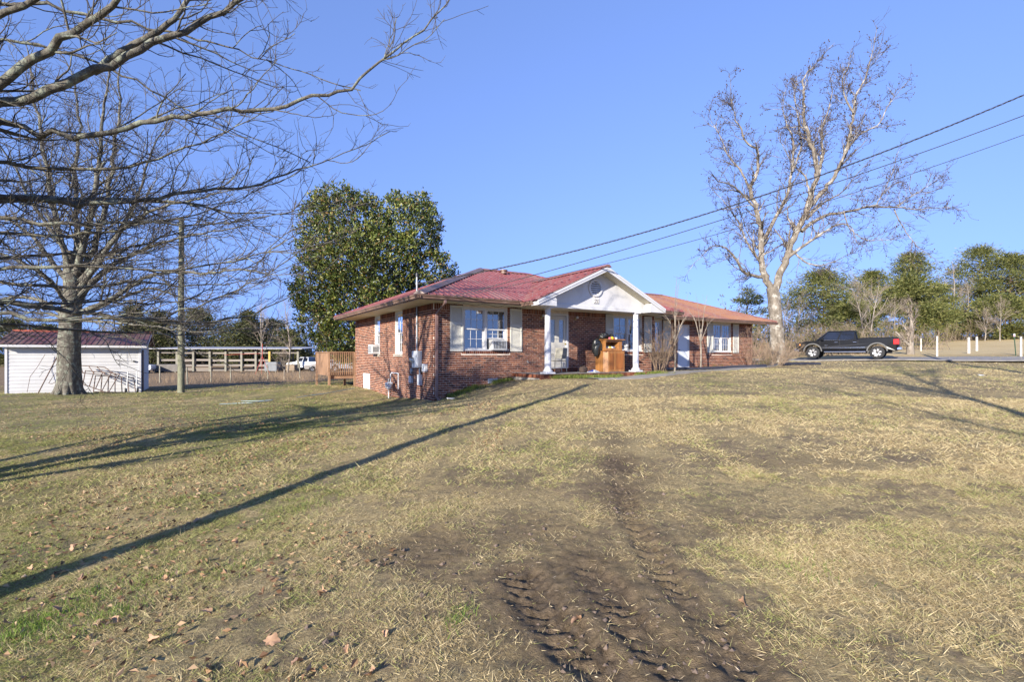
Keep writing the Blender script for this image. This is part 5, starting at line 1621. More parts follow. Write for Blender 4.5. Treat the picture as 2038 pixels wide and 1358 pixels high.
MB().cyl((-.2, -.22, .62), (-.09, -.22, .72), .018, None, 8).build('regulator_pipe', m_greyp, gm)
ad = side_thing('crawl_space_door', 7.7, EYE - 1.80, 'white painted crawl space door low in the side wall', 'access door')
MB().box(-.5, .5, -.035, -.001, 0, .98).build('board', m_trimw, ad, bevel=.004)
for z in (.06, .88): MB().box(-.5, .5, -.055, -.036, z, z + .06).build('batten', m_trimw, ad)
for z in (.3, .38): MB().box(-.56, -.46, -.06, -.036, z, z + .025).build('hinge', m_black, ad)
fv = house_thing('foundation_vent', 2.2, -.012, EYE - .97, 'pale louvred foundation vent low in the front wall', 'vent')
MB().box(-.2, .2, -.015, .02, 0, .17).build('frame', m_greyp, fv)
for i in range(4): MB().box(-.18, .18, -.026, -.012, .02 + i * .036, .042 + i * .036).build('louver', m_galv, fv)
sp = house_thing('garden_tap', 3.62, -.012, EYE - .22, 'small white hose tap on the brick beside the porch column', 'tap')
MB().path([(0, 0, 0), (0, -.07, 0), (0, -.1, -.05)], .014, 8).build('spout', m_whitepl, sp, True); MB().lathe([(.03, -.004), (.03, .004)], (0, -.06, .035), 10).build('wheel', m_galv, sp)
# slack cable under the eave
MB().path([hw(.02 + i * .28, -.75 + .02 * math.sin(i), EYE + 1.66 - .05 * math.sin(i * 2.1)) for i in range(12)], .006, 5).build('eave_cable', m_black, None)
tag(bpy.data.objects['eave_cable'], 'thin black cable strung along under the front eave', 'cable')

# ------------------------------------------------------------------ porch furniture
m_oakf = M('varnished_oak', (.29, .13, .042), .35, .3, 3, .2, 30, stretch=(3, 3, .4), dirt=(.17, .07, .02), dirt_amt=.5)
m_oakd = M('varnished_oak_dark', (.24, .085, .02), .4, .3, 3, stretch=(3, 3, .4))
cu_, cv_ = pu(1214, -.95), -.95
cab = house_thing('wooden_cabinet', cu_, cv_, FLOOR + .002, 'orange varnished wooden cabinet with open cubby standing on the porch', 'cabinet', R(-4))
w2, d2 = .46, .30
MB().prism([(-w2, -d2 + .14, 0), (-w2 + .14, -d2, 0), (w2, -d2, 0), (w2, d2, 0), (-w2, d2, 0)], (0, 0, .78)).build('lower_case', m_oakf, cab, bevel=.006)
k = MB(); k.box(-w2 + .08, -w2 + .10, -d2 + .09, d2 - .02, .8, 1.2); k.box(w2 - .22, w2 - .06, -d2 + .08, d2 - .02, .8, 1.2); k.box(-w2 + .1, w2 - .22, d2 - .06, d2 - .03, .8, 1.2); k.box(-w2 + .1, w2 - .22, -d2 + .09, -d2 + .11, .8, .90); k.box(-w2 + .1, w2 - .22, -d2 + .09, -d2 + .11, 1.13, 1.2)
k.build('upper_case', m_oakf, cab)
MB().box(-w2 + .02, w2 + .03, -d2 - .02, d2 + .02, 1.201, 1.235).build('top_board', m_oakf, cab, bevel=.008)
MB().box(-w2 - .015, w2 + .015, -d2 - .015, d2, .781, .80).build('ledge', m_oakd, cab, bevel=.004)
MB().box(-w2 + .20, -.06, -d2 - .014, -d2 - .001, .10, .70).build('door_panel', m_oakd, cab, bevel=.008); MB().box(.04, w2 - .06, -d2 - .014, -d2 - .001, .10, .70).build('door_panel', m_oakd, cab, bevel=.008)
MB().box(-.03, .015, -d2 - .02, -d2 - .001, .02, .76).build('stile', m_oakf, cab); MB().box(-w2 + .16, w2 - .02, -d2 - .018, -d2 - .001, .01, .07).build('skirting', m_oakf, cab)
MB().box(w2 + .001, w2 + .012, -d2 + .06, d2 - .06, .12, .68).build('side_panel', m_oakd, cab, bevel=.006)
def blob(name, loc, r, mat, label, cat, seed, sq=(1, 1, 1), n=3, amp=.25):
    bm = bmesh.new(); bmesh.ops.create_icosphere(bm, subdivisions=n, radius=1)
    rs = np.random.default_rng(seed)
    co = np.array([v.co for v in bm.verts]); k = 1 + amp * (fbm(co[:, 0] * 1.7 + seed, co[:, 1] * 1.7 + co[:, 2] * 1.3, 4, seed) - .5) * 2
    for v, kk, c in zip(bm.verts, k, co): v.co = Vector((c[0] * r * sq[0] * kk, c[1] * r * sq[1] * kk, max(c[2], -.75) * r * sq[2] * kk))
    me = bpy.data.meshes.new(name); bm.to_mesh(me); bm.free()
    o = link(name, me, mat, None, 'all'); o.location = loc; o.rotation_euler = (0, 0, HA)
    return tag(o, label, cat)
m_bag = M('bin_bag', (.018, .02, .02), .3, .3, 6, .8, 14)
top = FLOOR + 1.237
blob('bin_bag', hw(cu_ - .52, cv_ + .12, FLOOR + .88), .25, m_bag, 'dark green-black bin bag slumped behind the cabinet top', 'bag', 3, (.8, .6, 1.4), 4, .45)
blob('bin_bag', hw(cu_ - .18, cv_ + .1, top + .10), .16, m_bag, 'black bag lying on top of the wooden cabinet', 'bag', 5, (1.5, 1, .9), 4, .45)
blob('cap', hw(cu_ + .13, cv_ + .05, top + .13), .085, M('black_cloth', (.012, .012, .014), .8, .2, 9), 'black knitted cap perched on the things on the cabinet', 'cap', 6, (1, 1, 1.1))
for i, (dx, dz, r, c, nm) in enumerate(((.0, .07, .06, (.55, .42, .02), 'yellow'), (.07, .05, .05, (.55, .12, .08), 'red'), (.20, .035, .05, (.55, .56, .60), 'pale grey'), (-.12, .03, .05, (.40, .10, .14), 'dull pink'))):
    blob('soft_toy', hw(cu_ + dx, cv_ - .12, top + r * .75), r, M('toy%d' % i, c, .8, .2, 9), nm + ' soft toy heaped on the cabinet top', 'toy', 20 + i, (1.2, 1, .95))
for i, (dx, c, nm) in enumerate(((-.24, (.45, .46, .44), 'grey'), (-.12, (.55, .50, .38), 'cream'), (-.03, (.58, .46, .05), 'yellow'), (.06, (.6, .6, .62), 'white'), (.15, (.10, .12, .2), 'navy'))):
    blob('soft_toy', hw(cu_ + dx, cv_ - .02, FLOOR + .803 + .07), .085, M('cubby%d' % i, c, .8, .25, 9), nm + ' soft toy stuffed in the cabinet cubby', 'toy', 30 + i, (.8, 1, 1.2))
# metal patio chair
m_chair = M('chair_metal', (.36, .33, .24), .4, .15, 5, metal=.2)
ch = house_thing('patio_chair', pu(1111, -.75), -.75, FLOOR + .002, 'tan metal patio chair with arms beside the front door', 'chair', R(-62))
for sx_ in (-.24, .24):
    MB().path([(sx_, -.22, 0), (sx_ * .9, -.2, .42)], .014, 8).build('leg', m_chair, ch, True); MB().path([(sx_, .22, 0), (sx_ * .92, .2, .42)], .014, 8).build('leg', m_chair, ch, True)
    MB().path([(sx_ * .92, -.2, .42), (sx_ * 1.1, -.24, .62), (sx_ * 1.12, -.2, .66), (sx_ * 1.1, .2, .66)], .014, 8).build('armrest', m_chair, ch, True)
    MB().path([(sx_ * .92, .2, .42), (sx_ * .9, .3, .9)], .014, 8).build('back_post', m_chair, ch, True)
MB().prism([(-.24, -.23, .425), (.24, -.23, .425), (.22, .21, .405), (-.22, .21, .405)], (0, 0, .02)).build('seat', m_chair, ch, bevel=.01)
MB().prism([(-.21, .215, .5), (.21, .215, .5), (.2, .30, .9), (-.2, .30, .9)], (0, .015, 0)).build('backrest', M('chair_sling', (.26, .25, .21), .8, .15, 6), ch)
MB().path([(-.23, -.21, .14), (.23, -.21, .14)], .01, 6).build('stretcher', m_chair, ch)
# odds and ends on the slab
def shoe(u, v, z, rz, mat, label, g=None):
    s = house_thing('shoe', u, v, z, label, 'shoe', rz, g)
    MB().prism([(-.14, -.045, 0), (.12, -.05, 0), (.15, 0, 0), (.12, .05, 0), (-.14, .045, 0)], (0, 0, .025)).build('sole', m_whitepl, s, bevel=.006)
    MB().prism([(-.13, 0, .026), (.13, 0, .026), (.11, 0, .05), (.0, 0, .075), (-.05, 0, .1), (-.13, 0, .1)], (0, .06, 0)).build('upper', mat, s, bevel=.015)
shoe(pu(1188, -1.45), -1.45, FLOOR + .002, R(10), m_whitepl, 'white shoe left near the cabinet foot on the porch')
shoe(pu(1176, -1.3), -1.3, FLOOR + .002, R(160), M('blue_shoe', (.03, .05, .25), .6, .2, 8), 'blue shoe lying between the white shoe and the door')
blob('dark_bundle', hw(pu(1161, -.9), -.9, FLOOR + .10), .14, M('brown_cloth', (.06, .04, .03), .9, .3, 8), 'small dark bundle on the porch floor against the bricks', 'bundle', 41, (1.2, .8, 1))
k = MB(); k.lathe([(.19, 0), (.19, .01), (.155, .01)], (0, 0, .19), 24, 'y'); 
hp = house_thing('plant_hoop', pu(1143, -.35), -.35, FLOOR + .0, 'dark wire hoop leaning by the door trim', 'hoop', R(5)); 
MB().path([(-.12, 0, 0), (-.1, .02, .22), (0, .05, .27), (.16, .03, .2), (.24, 0, .0)], .009, 6).build('wire', m_black, hp)
blob('clay_pot', hw(pu(1109, -1.0), -1.0, FLOOR + .075), .10, M('terracotta', (.36, .17, .09), .8, .2, 8), 'round terracotta pot under the patio chair', 'pot', 44, (1.1, 1, .95), amp=.04)
# grill cart beside the right window
gc = house_thing('folding_cart', pu(1238, -.45), -.45, FLOOR + .002, 'thin dark metal folding cart behind the cabinet', 'cart', 0)
MB().path([(0, 0, .05), (0, 0, .95), (.4, 0, .95), (.4, 0, .05)], .012, 6).build('frame', m_black, gc)
for z in (.3, .6): MB().box(0, .4, -.2, .2, z, z + .015).build('shelf', m_black, gc)

# black drain pipe in front of the wing
m_pipe = M('drain_pipe', (.035, .035, .045), .35, .3, 6)
def ground_tube(name, pts, r, mat, label, cat, ribs=False, sink=.3):
    q = resample([(a, b, 0) for a, b in pts], 60 if not ribs else 240)
    q[:, 2] = gza(q[:, 0], q[:, 1]) + r * (1 - sink)
    k = np.ones(9) / 9; zz = np.pad(q[:, 2], 4, 'edge'); q[:, 2] = np.maximum(np.convolve(zz, k, 'valid'), q[:, 2])
    rr = np.full(len(q), r)
    if ribs: rr = r * (1 + .08 * np.sign(np.sin(np.arange(len(q)) * 2.2)))
    V, F = tubes([(q, rr)], 10)
    return tag(np_mesh(name, V, F, mat, None, True), label, cat)
g_ = lambda u, v: (hw(u, v).x, hw(u, v).y)
ground_tube('drain_pipe', [g_(11.2, .2), g_(13, -.1), g_(14.5, -.35), g_(15.5, -.3), g_(16.6, -.75), g_(17.4, -.8)], .085, m_pipe, 'black corrugated drain pipe lying in front of the wing', 'pipe', True)
ground_tube('drain_pipe', [g_(19.2, -.6), g_(20.2, -.5), g_(21.6, -.55), g_(22.6, -.8)], .085, m_pipe, 'short black drain pipe by the bushes near the drive', 'pipe', True)
m_hose = M('garden_hose', (.22, .32, .36), .4, .2, 4)
pts = [ground_hit(x, y) for x, y in ((436, 806), (470, 804), (500, 803), (545, 797), (520, 799), (480, 800))]
ground_tube('garden_hose', [(p.x, p.y) for p in pts], .011, m_hose, 'pale blue garden hose looped on the lawn in front of the barn yard', 'hose', sink=0)
pts = [ground_hit(x, y) for x, y in ((590, 793), (620, 788), (650, 784), (690, 777), (706, 774))]
ground_tube('garden_hose', [(p.x, p.y) for p in pts], .013, m_hose, 'pale hose trailing to the back corner of the house', 'hose', sink=0)
p = ground_hit(897, 796); o_ = MB().box(-.13, .13, -.05, .05, 0, .05).build('litter', m_whitepl, None, bevel=.02); o_.location = p; o_.rotation_euler = (0, .1, .6); tag(o_, 'flattened pale plastic bottle on the grass below the front window', 'litter')
p = ground_hit(1952, 750); o_ = MB().prism([(-.09, -.06, 0), (.08, -.07, .02), (.1, .05, 0), (-.05, .07, .05)], (0, 0, .006)).build('litter', m_whitepl, None); o_.location = p + Vector((0, 0, .03)); tag(o_, 'white scrap of litter on the far right lawn', 'litter')

# ------------------------------------------------------------------ back deck
m_deck = M('deck_wood', (.26, .15, .085), .8, .25, 4, .3, 50, stretch=(1, 1, .4))
dk = house_thing('back_deck', 0, 9.75, 0, 'brown wooden back deck with picket railing behind the house corner', 'deck')
zr, zf = 1.70, .62
xL = -1.24
def zg(u, v): q = hw(u, v + 9.75); return gz(q.x, q.y) - .1
for (x, y) in ((xL, 0.0), (-.03, .0), (xL, 3.0), (-.4, .5)):
    MB().box(x - .05, x + .05, y - .05, y + .05, zg(x, y), zr if x == xL or y == 0 else zf).build('post', m_deck, dk, bevel=.005)
MB().box(xL - .07, -.03, -.02, .12, zr + .001, zr + .04).build('hand_rail', m_deck, dk); MB().box(xL - .07, xL + .07, .121, 3.05, zr + .001, zr + .04).build('hand_rail', m_deck, dk)
MB().box(xL + .05, -.08, .02, .06, zr - .1, zr - .01).build('rail', m_deck, dk); MB().box(xL + .05, -.08, .02, .06, zf + .04, zf + .12).build('rail', m_deck, dk)
for i in range(11):
    x = xL + .12 + i * .1; MB().box(x - .02, x + .02, -.018, .018, zf - .02, zr - .005).build('baluster', m_deck, dk)
for i in range(20):
    y = .12 + i * .14; MB().box(xL - .015, xL + .012, y, y + .125, zf - .05, zr - .005).build('picket', m_deck, dk)
for i in range(12): MB().box(xL + .02, 3.0, .08 + i * .24, .08 + i * .24 + .225, zf - .03, zf).build('deck_board', m_deck, dk)
MB().box(xL + .05, 2.9, .06, .075, zf - .2, zf - .031).build('joist', m_deck, dk)

# ------------------------------------------------------------------ poles and wires
m_pole = bark_mat('pole_wood', (.11, .11, .075), (.24, .24, .165), 6)
def pole(x, y, h, r, label, name='utility_pole', hardware=True):
    g = gz(x, y); root = empty(name, (x, y, g), 0, label, 'pole')
    V, F = tubes([(resample([(0, 0, -.3), (0, 0, h * .5), (.02, 0, h)], 12), np.linspace(r * 1.15, r * .8, 12))], 14)
    np_mesh('shaft', V, F, m_pole, root, True)
    MB().lathe([(r * .8, 0), (0, .03)], (.02, 0, h), 14).build('top', m_pole, root)
    if hardware:
        MB().cyl((.02, -.02, h - .35), (.02, -r - .12, h - .35), .018, None, 8).build('bolt', m_galv, root); MB().lathe([(.03, -.04), (.045, 0), (.03, .04)], (.02, -r - .12, h - .35), 10).build('insulator', m_galv, root, True)
    return root
p = at(360.5, 782, 24.0)
pole(p.x, 24.0, 1.55 + (708 - 433) / FX * 24 - gz(p.x, 24.0), .135, 'weathered wooden pole standing alone between the shed and the house', 'wooden_pole')
pole(-7.0, -1.75, 7.6, .14, 'wooden utility pole behind the photographer casting the long shadow on the lawn')
pole(17.0, 13.0, 10.3, .16, 'wooden utility pole beyond the right edge carrying the three wires')
m_wire = M('wire', (.03, .03, .033), .6, .2, 6)
def wire(a, b, sag, r, label, twist=False):
    a = np.array(a, float); b = np.array(b, float); u = np.linspace(0, 1, 160)[:, None]
    q = a + (b - a) * u; q[:, 2:3] -= 4 * sag * u * (1 - u)
    ps = []
    if twist:
        for ph in (0, 2.1, 4.2):
            z = q.copy(); ang = np.arange(160) * 1.1 + ph; z[:, 2] += np.sin(ang) * .018; z[:, 1] += np.cos(ang) * .018; ps.append((z, np.full(160, .009)))
    else: ps.append((q, np.full(160, r)))
    V, F = tubes(ps, 6)
    return tag(np_mesh('overhead_wire', V, F, m_wire, None, True), label, 'wire', 'overhead wires to the house')
ms = hw(-.06, 1.37, zt - .29)
wire(ms, (17, 13, EYE + 8.45), .858, .014, 'twisted service wire, uppermost, running to the weatherhead', True)
ee = hw(.05, -.92, EYE + 1.80)
wire(ee, (17, 13, EYE + 7.68), .371, .012, 'middle straight overhead wire running to the house corner')
wire(ee + Vector((0, 0, -.04)), (17, 13, EYE + 7.15), .502, .009, 'lowest thin overhead wire running to the house corner')

# ------------------------------------------------------------------ white shed
m_sid = M('shed_siding', (.50, .50, .50), .6, .08, 1.5, .15, 30, dirt=(.42, .40, .36), dirt_amt=.5)
sA = at(12, 785, 24.0)
shed = empty('white_shed', (sA.x, 24.0, 0), HA, 'low white board-sided shed with maroon metal roof behind the yard tree', 'shed')
SW, SDp, sz0, sz1 = 5.2, 5.0, -.55, 2.12
MB().box(.03, SW - .03, .03, SDp, sz0, sz1).build('core', m_sid, shed)
nb = 15; hB = (sz1 - sz0) / nb
for i in range(nb):
    z = sz0 + i * hB
    MB().prism([(0, .0, z), (0, -.022, z), (0, -.004, z + hB + .01), (0, .02, z + hB + .01)], (SW, 0, 0)).build('siding_board', m_sid, shed)
    MB().prism([(SW + .0, 0, z), (SW + .022, 0, z), (SW + .004, 0, z + hB + .01), (SW - .02, 0, z + hB + .01)], (0, SDp, 0)).build('siding_board', m_sid, shed)
MB().box(-.04, .05, -.045, .05, sz0, sz1).build('corner_trim', m_trimw, shed); MB().box(SW - .05, SW + .045, -.045, .04, sz0, sz1).build('corner_trim', m_trimw, shed)
m_shroof = roof_mat('maroon_metal_roof', (.12, .038, .032), (.14, .075, .05), .35)
zrdg = sz1 + .72
rf = empty('roof'); rf.parent = shed
a_, b_, c_, d_ = (-.35, -.45, sz1 - .02), (SW + .35, -.45, sz1 - .02), (SW + .35, SDp / 2, zrdg), (-.35, SDp / 2, zrdg)
roof_plane(rf, m_shroof, a_, b_, d_, [a_, b_, c_, d_]); a2, b2 = (SW + .35, SDp + .4, sz1 - .02), (-.35, SDp + .4, sz1 - .02)
roof_plane(rf, m_shroof, a2, b2, c_, [a2, b2, d_, c_])
ridge_cap(rf, up(d_), up(c_), M('ridge_red', (.34, .085, .045), .5, .2, 4), .14)
MB().prism([(SW, 0, sz1), (SW, SDp, sz1), (SW, SDp / 2, zrdg - .06)], (-.1, 0, 0)).build('gable', m_sid, shed)
MB().box(-.33, SW + .33, -.44, -.40, sz1 - .16, sz1 - .05).build('fascia', m_trimw, shed); MB().box(-.33, SW + .33, -.40, 0, sz1 - .13, sz1 - .10).build('soffit', m_trimw, shed)
MB().prism([(SW + .34, -.44, sz1 - .16), (SW + .34, -.44, sz1 - .04), (SW + .34, SDp / 2, zrdg - .03), (SW + .34, SDp / 2, zrdg - .15)], (-.03, 0, 0)).build('barge_board', m_trimw, shed)
MB().box(SW + .024, SW + .05, .75, 1.55, sz0, sz1 - .25).build('door', M('dark_door', (.05, .03, .025), .6, .3, 5), shed)
MB().box(SW - .30, SW - .22, -.09, -.02, 1.2, 1.28).build('wall_lamp', m_black, shed)
# scrap leaning on the shed
m_rust = M('rusty_steel', (.12, .075, .055), .8, .4, 8)
def scrap(name, pts_list, r, label, cat, mat=m_rust):
    root = empty(name, tuple(Vector(pts_list[0][0])), 0, label, cat); o0 = Vector(pts_list[0][0])
    for i, pl in enumerate(pts_list):
        MB().path([Vector(q) - o0 for q in pl], r, 6).build('rail' if i < 2 else 'bar', mat, root, True)
    return root
def sg(x, y, Y): return at(x, y, Y)
def tilted_gate(corners, nv, name, label, mat=m_rust, r=.022, cat='gate'):
    a, b, c, d__ = [Vector(q) for q in corners]
    L = [[a, b], [d__, c], [a, d__], [b, c]] + [[a + (b - a) * (i / nv), d__ + (c - d__) * (i / nv)] for i in range(1, nv)]
    return scrap(name, L, r, label, cat, mat)
tilted_gate([sg(186, 780, 24.4), sg(270, 782, 25.6), sg(266, 752, 26.2), sg(190, 748, 25.0)], 6, 'metal_gate', 'rusty tubular gate leaning on the shed wall right of the trunk')
tilted_gate([sg(165, 765, 24.0), sg(215, 783, 24.4), sg(238, 745, 25.6), sg(170, 738, 25.2)], 4, 'metal_gate', 'bent rusty gate frame tilted against the shed beside the trunk')
tilted_gate([sg(165, 743, 24.6), sg(232, 748, 25.4), sg(208, 731, 25.6), sg(160, 728, 25.2)], 3, 'bed_frame', 'old metal bed frame propped high on the shed wall', cat='frame')
scrap('steel_post', [[sg(76, 783, 23.9), sg(116, 706, 24.9)]], .025, 'dark steel post leaning on the shed left of the trunk', 'post')
scrap('steel_cable', [[sg(54, 781, 23.9), sg(60, 750, 24.1), sg(75, 730, 24.4), sg(90, 705, 24.6)]], .01, 'thin rusty cable hanging down the shed wall', 'cable')
scrap('wire_loop', [[sg(112, 742, 24.6), sg(104, 752, 24.5), sg(97, 763, 24.3), sg(103, 765, 24.3), sg(116, 757, 24.3)]], .012, 'curled wire loop against the shed behind the trunk', 'wire')
q = sg(262, 782, 25.3); q.z = gz(q.x, q.y)
hk_ = empty('hand_truck', tuple(q), .5, 'pale metal hand truck standing by the shed corner', 'hand truck')
for x in (-.2, .2):
    MB().path([(x, 0, .1), (x * .9, .15, 1.05)], .02, 8).build('rail', m_galv, hk_); MB().lathe([(.11, -.04), (.12, 0), (.11, .04)], (x * 1.2, .05, .12), 14, 'x').build('wheel', m_black, hk_, True)
for z in (.35, .65, .95): MB().path([(-.19, .15 * z, z), (.19, .15 * z, z)], .014, 6).build('crossbar', m_galv, hk_)
MB().box(-.2, .2, -.2, .0, .02, .03).build('toe_plate', m_galv, hk_)
# dead leaves are stuff further down

# ------------------------------------------------------------------ open barn
m_bpost = M('barn_post', (.20, .19, .15), .9, .25, 3); m_bboard = M('barn_board', (.20, .175, .15), .9, .25, .8, stretch=(.2, .2, 2)); m_tin = M('barn_tin', (.34, .33, .32), .45, .15, .6, metal=.3)
YB = 63.0
bA = at(298, 738, YB); bgz = gz(bA.x + 8, YB) - .1
barn = empty('open_barn', (bA.x, YB, bgz), R(2.5), 'long low open-sided barn with pale tin roof edge and board rails', 'barn')
BLn = (595 - 298) / FX * YB; zt_ = EYE + (708 - 697) / FX * YB - bgz
px = [(x - 298) / FX * YB for x in (315, 351, 383, 415, 446, 477, 505, 532, 588)]
for i, x in enumerate(px):
    MB().box(x - .12, x + .12, -.12, .12, -.1, zt_).build('post', m_bpost if i != 7 else M('yellow_post', (.42, .30, .08), .8, .2, 3), barn)
    MB().box(x - .1, x + .1, 7.4, 7.6, -.1, zt_ + .25).build('back_post', m_bpost, barn)
for i in range(len(px) - 1):
    for zb, hb in ((zt_ - .45, .22), (zt_ * .50, .26), (zt_ * .27, .24), (zt_ * .06, .22)):
        if i == 7 and zb < zt_ - 1: continue
        j = random.uniform(-.05, .05)
        MB().box(px[i] + .0, px[i + 1] - .001, .13, .17, zb + j, zb + j + hb).build('rail_board', m_bboard, barn)
for zb in (.2, zt_ * .5): MB().box(-.5, BLn, 7.61, 7.66, zb, zb + .2).build('back_rail', m_bboard, barn)
n_ = 22
for i in range(n_):
    x0 = -.8 + (BLn + 1.2) * i / n_; x1 = -.8 + (BLn + 1.2) * (i + 1) / n_ - .02
    MB().prism([(x0, -.9, zt_ + .12), (x0, -.9, zt_ + .17), (x0, 8.2, zt_ + .55), (x0, 8.2, zt_ + .5)], (x1 - x0, 0, 0)).build('roof_sheet', m_tin, barn)
# farm clutter under and beside it
def clutter(name, x, y, Y, w, d_, h, mat, label, cat, rz=0.0, extra=None):
    q = at(x, y, Y); g = gz(q.x, Y)
    r_ = empty(name, (q.x, Y, g), rz, label, cat)
    MB().box(-w / 2, w / 2, -d_ / 2, d_ / 2, .12, h).build('body', mat, r_, bevel=.04)
    for sx in (-1, 1): MB().box(sx * w * .4 - .06, sx * w * .4 + .06, -d_ / 2, d_ / 2, 0, .12).build('skid', m_bpost, r_)
    for i in range(3): MB().box(-w / 2 - .01, w / 2 + .01, -d_ / 2 - .01, -d_ / 2 + .01, .2 + i * (h - .2) / 3, .24 + i * (h - .2) / 3).build('rib', mat, r_)
    return r_
clutter('feed_bin', 543, 732, 61, 1.5, 1.2, 1.25, M('bin_grey', (.13, .14, .15), .6, .2, 2), 'grey ribbed feed bin at the right end of the barn', 'bin')
clutter('trailer_box', 337, 738, 60, 3.0, 1.5, 1.0, M('trailer_dark', (.10, .09, .08), .7, .3, 2), 'dark trailer box parked under the left end of the barn', 'trailer')
clutter('cable_drum', 575, 730, 62, 1.8, 1.0, .9, M('drum_wood', (.2, .15, .1), .8, .3, 2), 'low brown crate beside the barn end', 'crate')
jx = at(522, 745, 52); jg = gz(jx.x, 52)
jb = empty('red_tripod', (jx.x, 52, jg), 0, 'thin red tripod mast standing in the weeds before the barn', 'mast')
m_red = M('red_paint', (.34, .05, .035), .6, .25, 5)
MB().cyl((0, 0, 1.2), (.02, 0, 3.2), .03, None, 8).build('mast', m_red, jb)
for a in (0, 2.1, 4.2): MB().cyl((math.cos(a) * .8, math.sin(a) * .8, 0), (0, 0, 1.9), .025, None, 8).build('leg', m_red, jb)
MB().cyl((-4, 0, 2.05), (0, 0, 2.2), .018, None, 6).build('boom', m_red, jb)
for i, (x, yb, yt, Y, lb) in enumerate(((459, 766, 733, 38, 'just right of the wooden pole'), (597, 753, 728, 42, 'before the white pickup'), (373, 772, 738, 36, 'beside the foot of the wooden pole'), (533, 752, 730, 42, 'below the yellow barn post'), (318, 768, 738, 38, 'below the left barn post'), (420, 762, 736, 39, 'midway along the weeds'))):
    q = at(x, yb, Y); g = gz(q.x, Y)
    f_ = empty('fence_post', (q.x, Y, g), 0, 'thin dark old fence post ' + lb, 'fence post', 'old wire fence posts in the weeds')
    MB().beam((0, 0, -.1), (random.uniform(-.05, .05), 0, 1.25), .07, .07).build('shaft', m_bpost, f_)
    MB().box(-.05, .05, -.06, .05, 1.0, 1.03).build('clip', m_rust, f_)

# ------------------------------------------------------------------ field fence on the right
m_fp = M('whitewashed_wood', (.50, .46, .40), .85, .2, 6, dirt=(.3, .25, .18), dirt_amt=.5)
for (x, yb, yt, Y, lb) in ((1833, 699, 674, 47, 'small white fence post just right of the pickup'), (1865, 708, 668, 34.5, 'tall white fence post nearest the pickup tailgate'), (1928, 704, 672, 36.5, 'stout white fence post in the middle of the field fence'), (1944, 701, 673, 43, 'thinner white fence post beside the stout one'), (2032, 703, 663, 33.5, 'white fence post at the right edge of the photograph'), (1573, 692, 678, 48, 'white marker post beside the pecan trunk')):
    q = at(x, yb, Y); g = gz(q.x, Y)
    r_ = empty('fence_post', (q.x, Y, g), random.random(), lb, 'fence post', 'white fence posts along the hay field')
    h = (yb - yt) / FX * Y
    V, F = tubes([(resample([(0, 0, -.2), (.01, 0, h * .5), (random.uniform(-.04, .04), 0, h)], 6), np.linspace(.085, .07, 6) * (1.15 if 'stout' in lb else .8))], 10)
    np_mesh('shaft', V, F, m_fp, r_, True); MB().lathe([(.09, 0), (0, .03)], (0, 0, h - .005), 10).build('cap', m_fp, r_)
q = at(2022, 702, 34); g = gz(q.x, 34)
s_ = empty('marker_sign', (q.x, 34, g), 0, 'slim green stake with small pink and white marker plate', 'sign')
MB().beam((0, 0, -.1), (-.12, 0, 1.4), .03, .05).build('stake', M('green_stake', (.03, .07, .04), .6, .2, 6), s_)
MB().box(-.2, -.08, -.035, -.025, 1.32, 1.52).build('plate', m_whitepl, s_); MB().box(-.19, -.12, -.042, -.036, 1.34, 1.42).build('pink_mark', M('pink', (.6, .1, .3), .6, .1, 5), s_)

# ------------------------------------------------------------------ vehicles
m_tyre = M('tyre_rubber', (.018, .018, .019), .85, .3, 20, .4, 60); m_alloy = M('alloy', (.62, .62, .63), .3, .06, 8, metal=.7); m_chrome = M('chrome', (.65, .65, .66), .18, .05, 6, metal=1.0)
m_vglass = M('tinted_glass', (.012, .014, .02), .06, .1, 3, spec=.8); m_tail = M('tail_lens', (.55, .02, .015), .2, .1, 5); m_amber = M('amber_lens', (.7, .28, .03), .25, .1, 5)
def paint(name, c):
    return M(name, c, .3, .04, 2, coat=.15, spec=.2, dirt=tuple(min(1, x + .01) for x in c), dirt_amt=.2)
def wheel(parent, x, y, r, sgn, spokes=6, dark=m_black):
    w = empty('wheel'); w.parent = parent; w.location = (x, y, r)
    wd = .135
    k = MB(); k.lathe([(r * .62, -wd), (r * .80, -wd), (r * .96, -wd * .85), (r, -wd * .55), (r, wd * .55), (r * .96, wd * .85), (r * .8, wd), (r * .62, wd)], (0, 0, 0), 36, 'y'); k.build('tyre', m_tyre, w, True)
    k = MB(); k.lathe([(0, sgn * wd * .35), (r * .60, sgn * wd * .35), (r * .60, sgn * wd * .9), (r * .645, sgn * wd * .95), (r * .645, -sgn * wd * .9)], (0, 0, 0), 32, 'y'); k.build('rim', dark, w, True)
    for i in range(spokes):
        a = 2 * math.pi * i / spokes + .26
        for off in (-.16, .16):
            p0 = Vector((math.cos(a + off * .7) * r * .2, sgn * wd * .75, math.sin(a + off * .7) * r * .2)); p1 = Vector((math.cos(a + off) * r * .6, sgn * wd * .85, math.sin(a + off) * r * .6))
            MB().beam(p0, p1, r * .10, .03, up=(0, 1, 0)).build('spoke', m_alloy, w)
    MB().lathe([(0, sgn * wd * .95), (r * .12, sgn * wd * .9), (r * .14, sgn * wd * .6)], (0, 0, 0), 16, 'y').build('hub', m_black, w, True)
    return w
def arch_profile(top, wheels, r, zb, x0, x1):
    """body side outline: top polyline front to rear, bottom with wheel cut-outs"""
    bot = [(x1, zb)]
    for wx in sorted(wheels, reverse=True):
        for i in range(11):
            a = math.pi * i / 10
            bot.append((wx + math.cos(a) * r, max(zb, zb + math.sin(a) * r)))
    bot.append((x0, zb))
    return top + bot
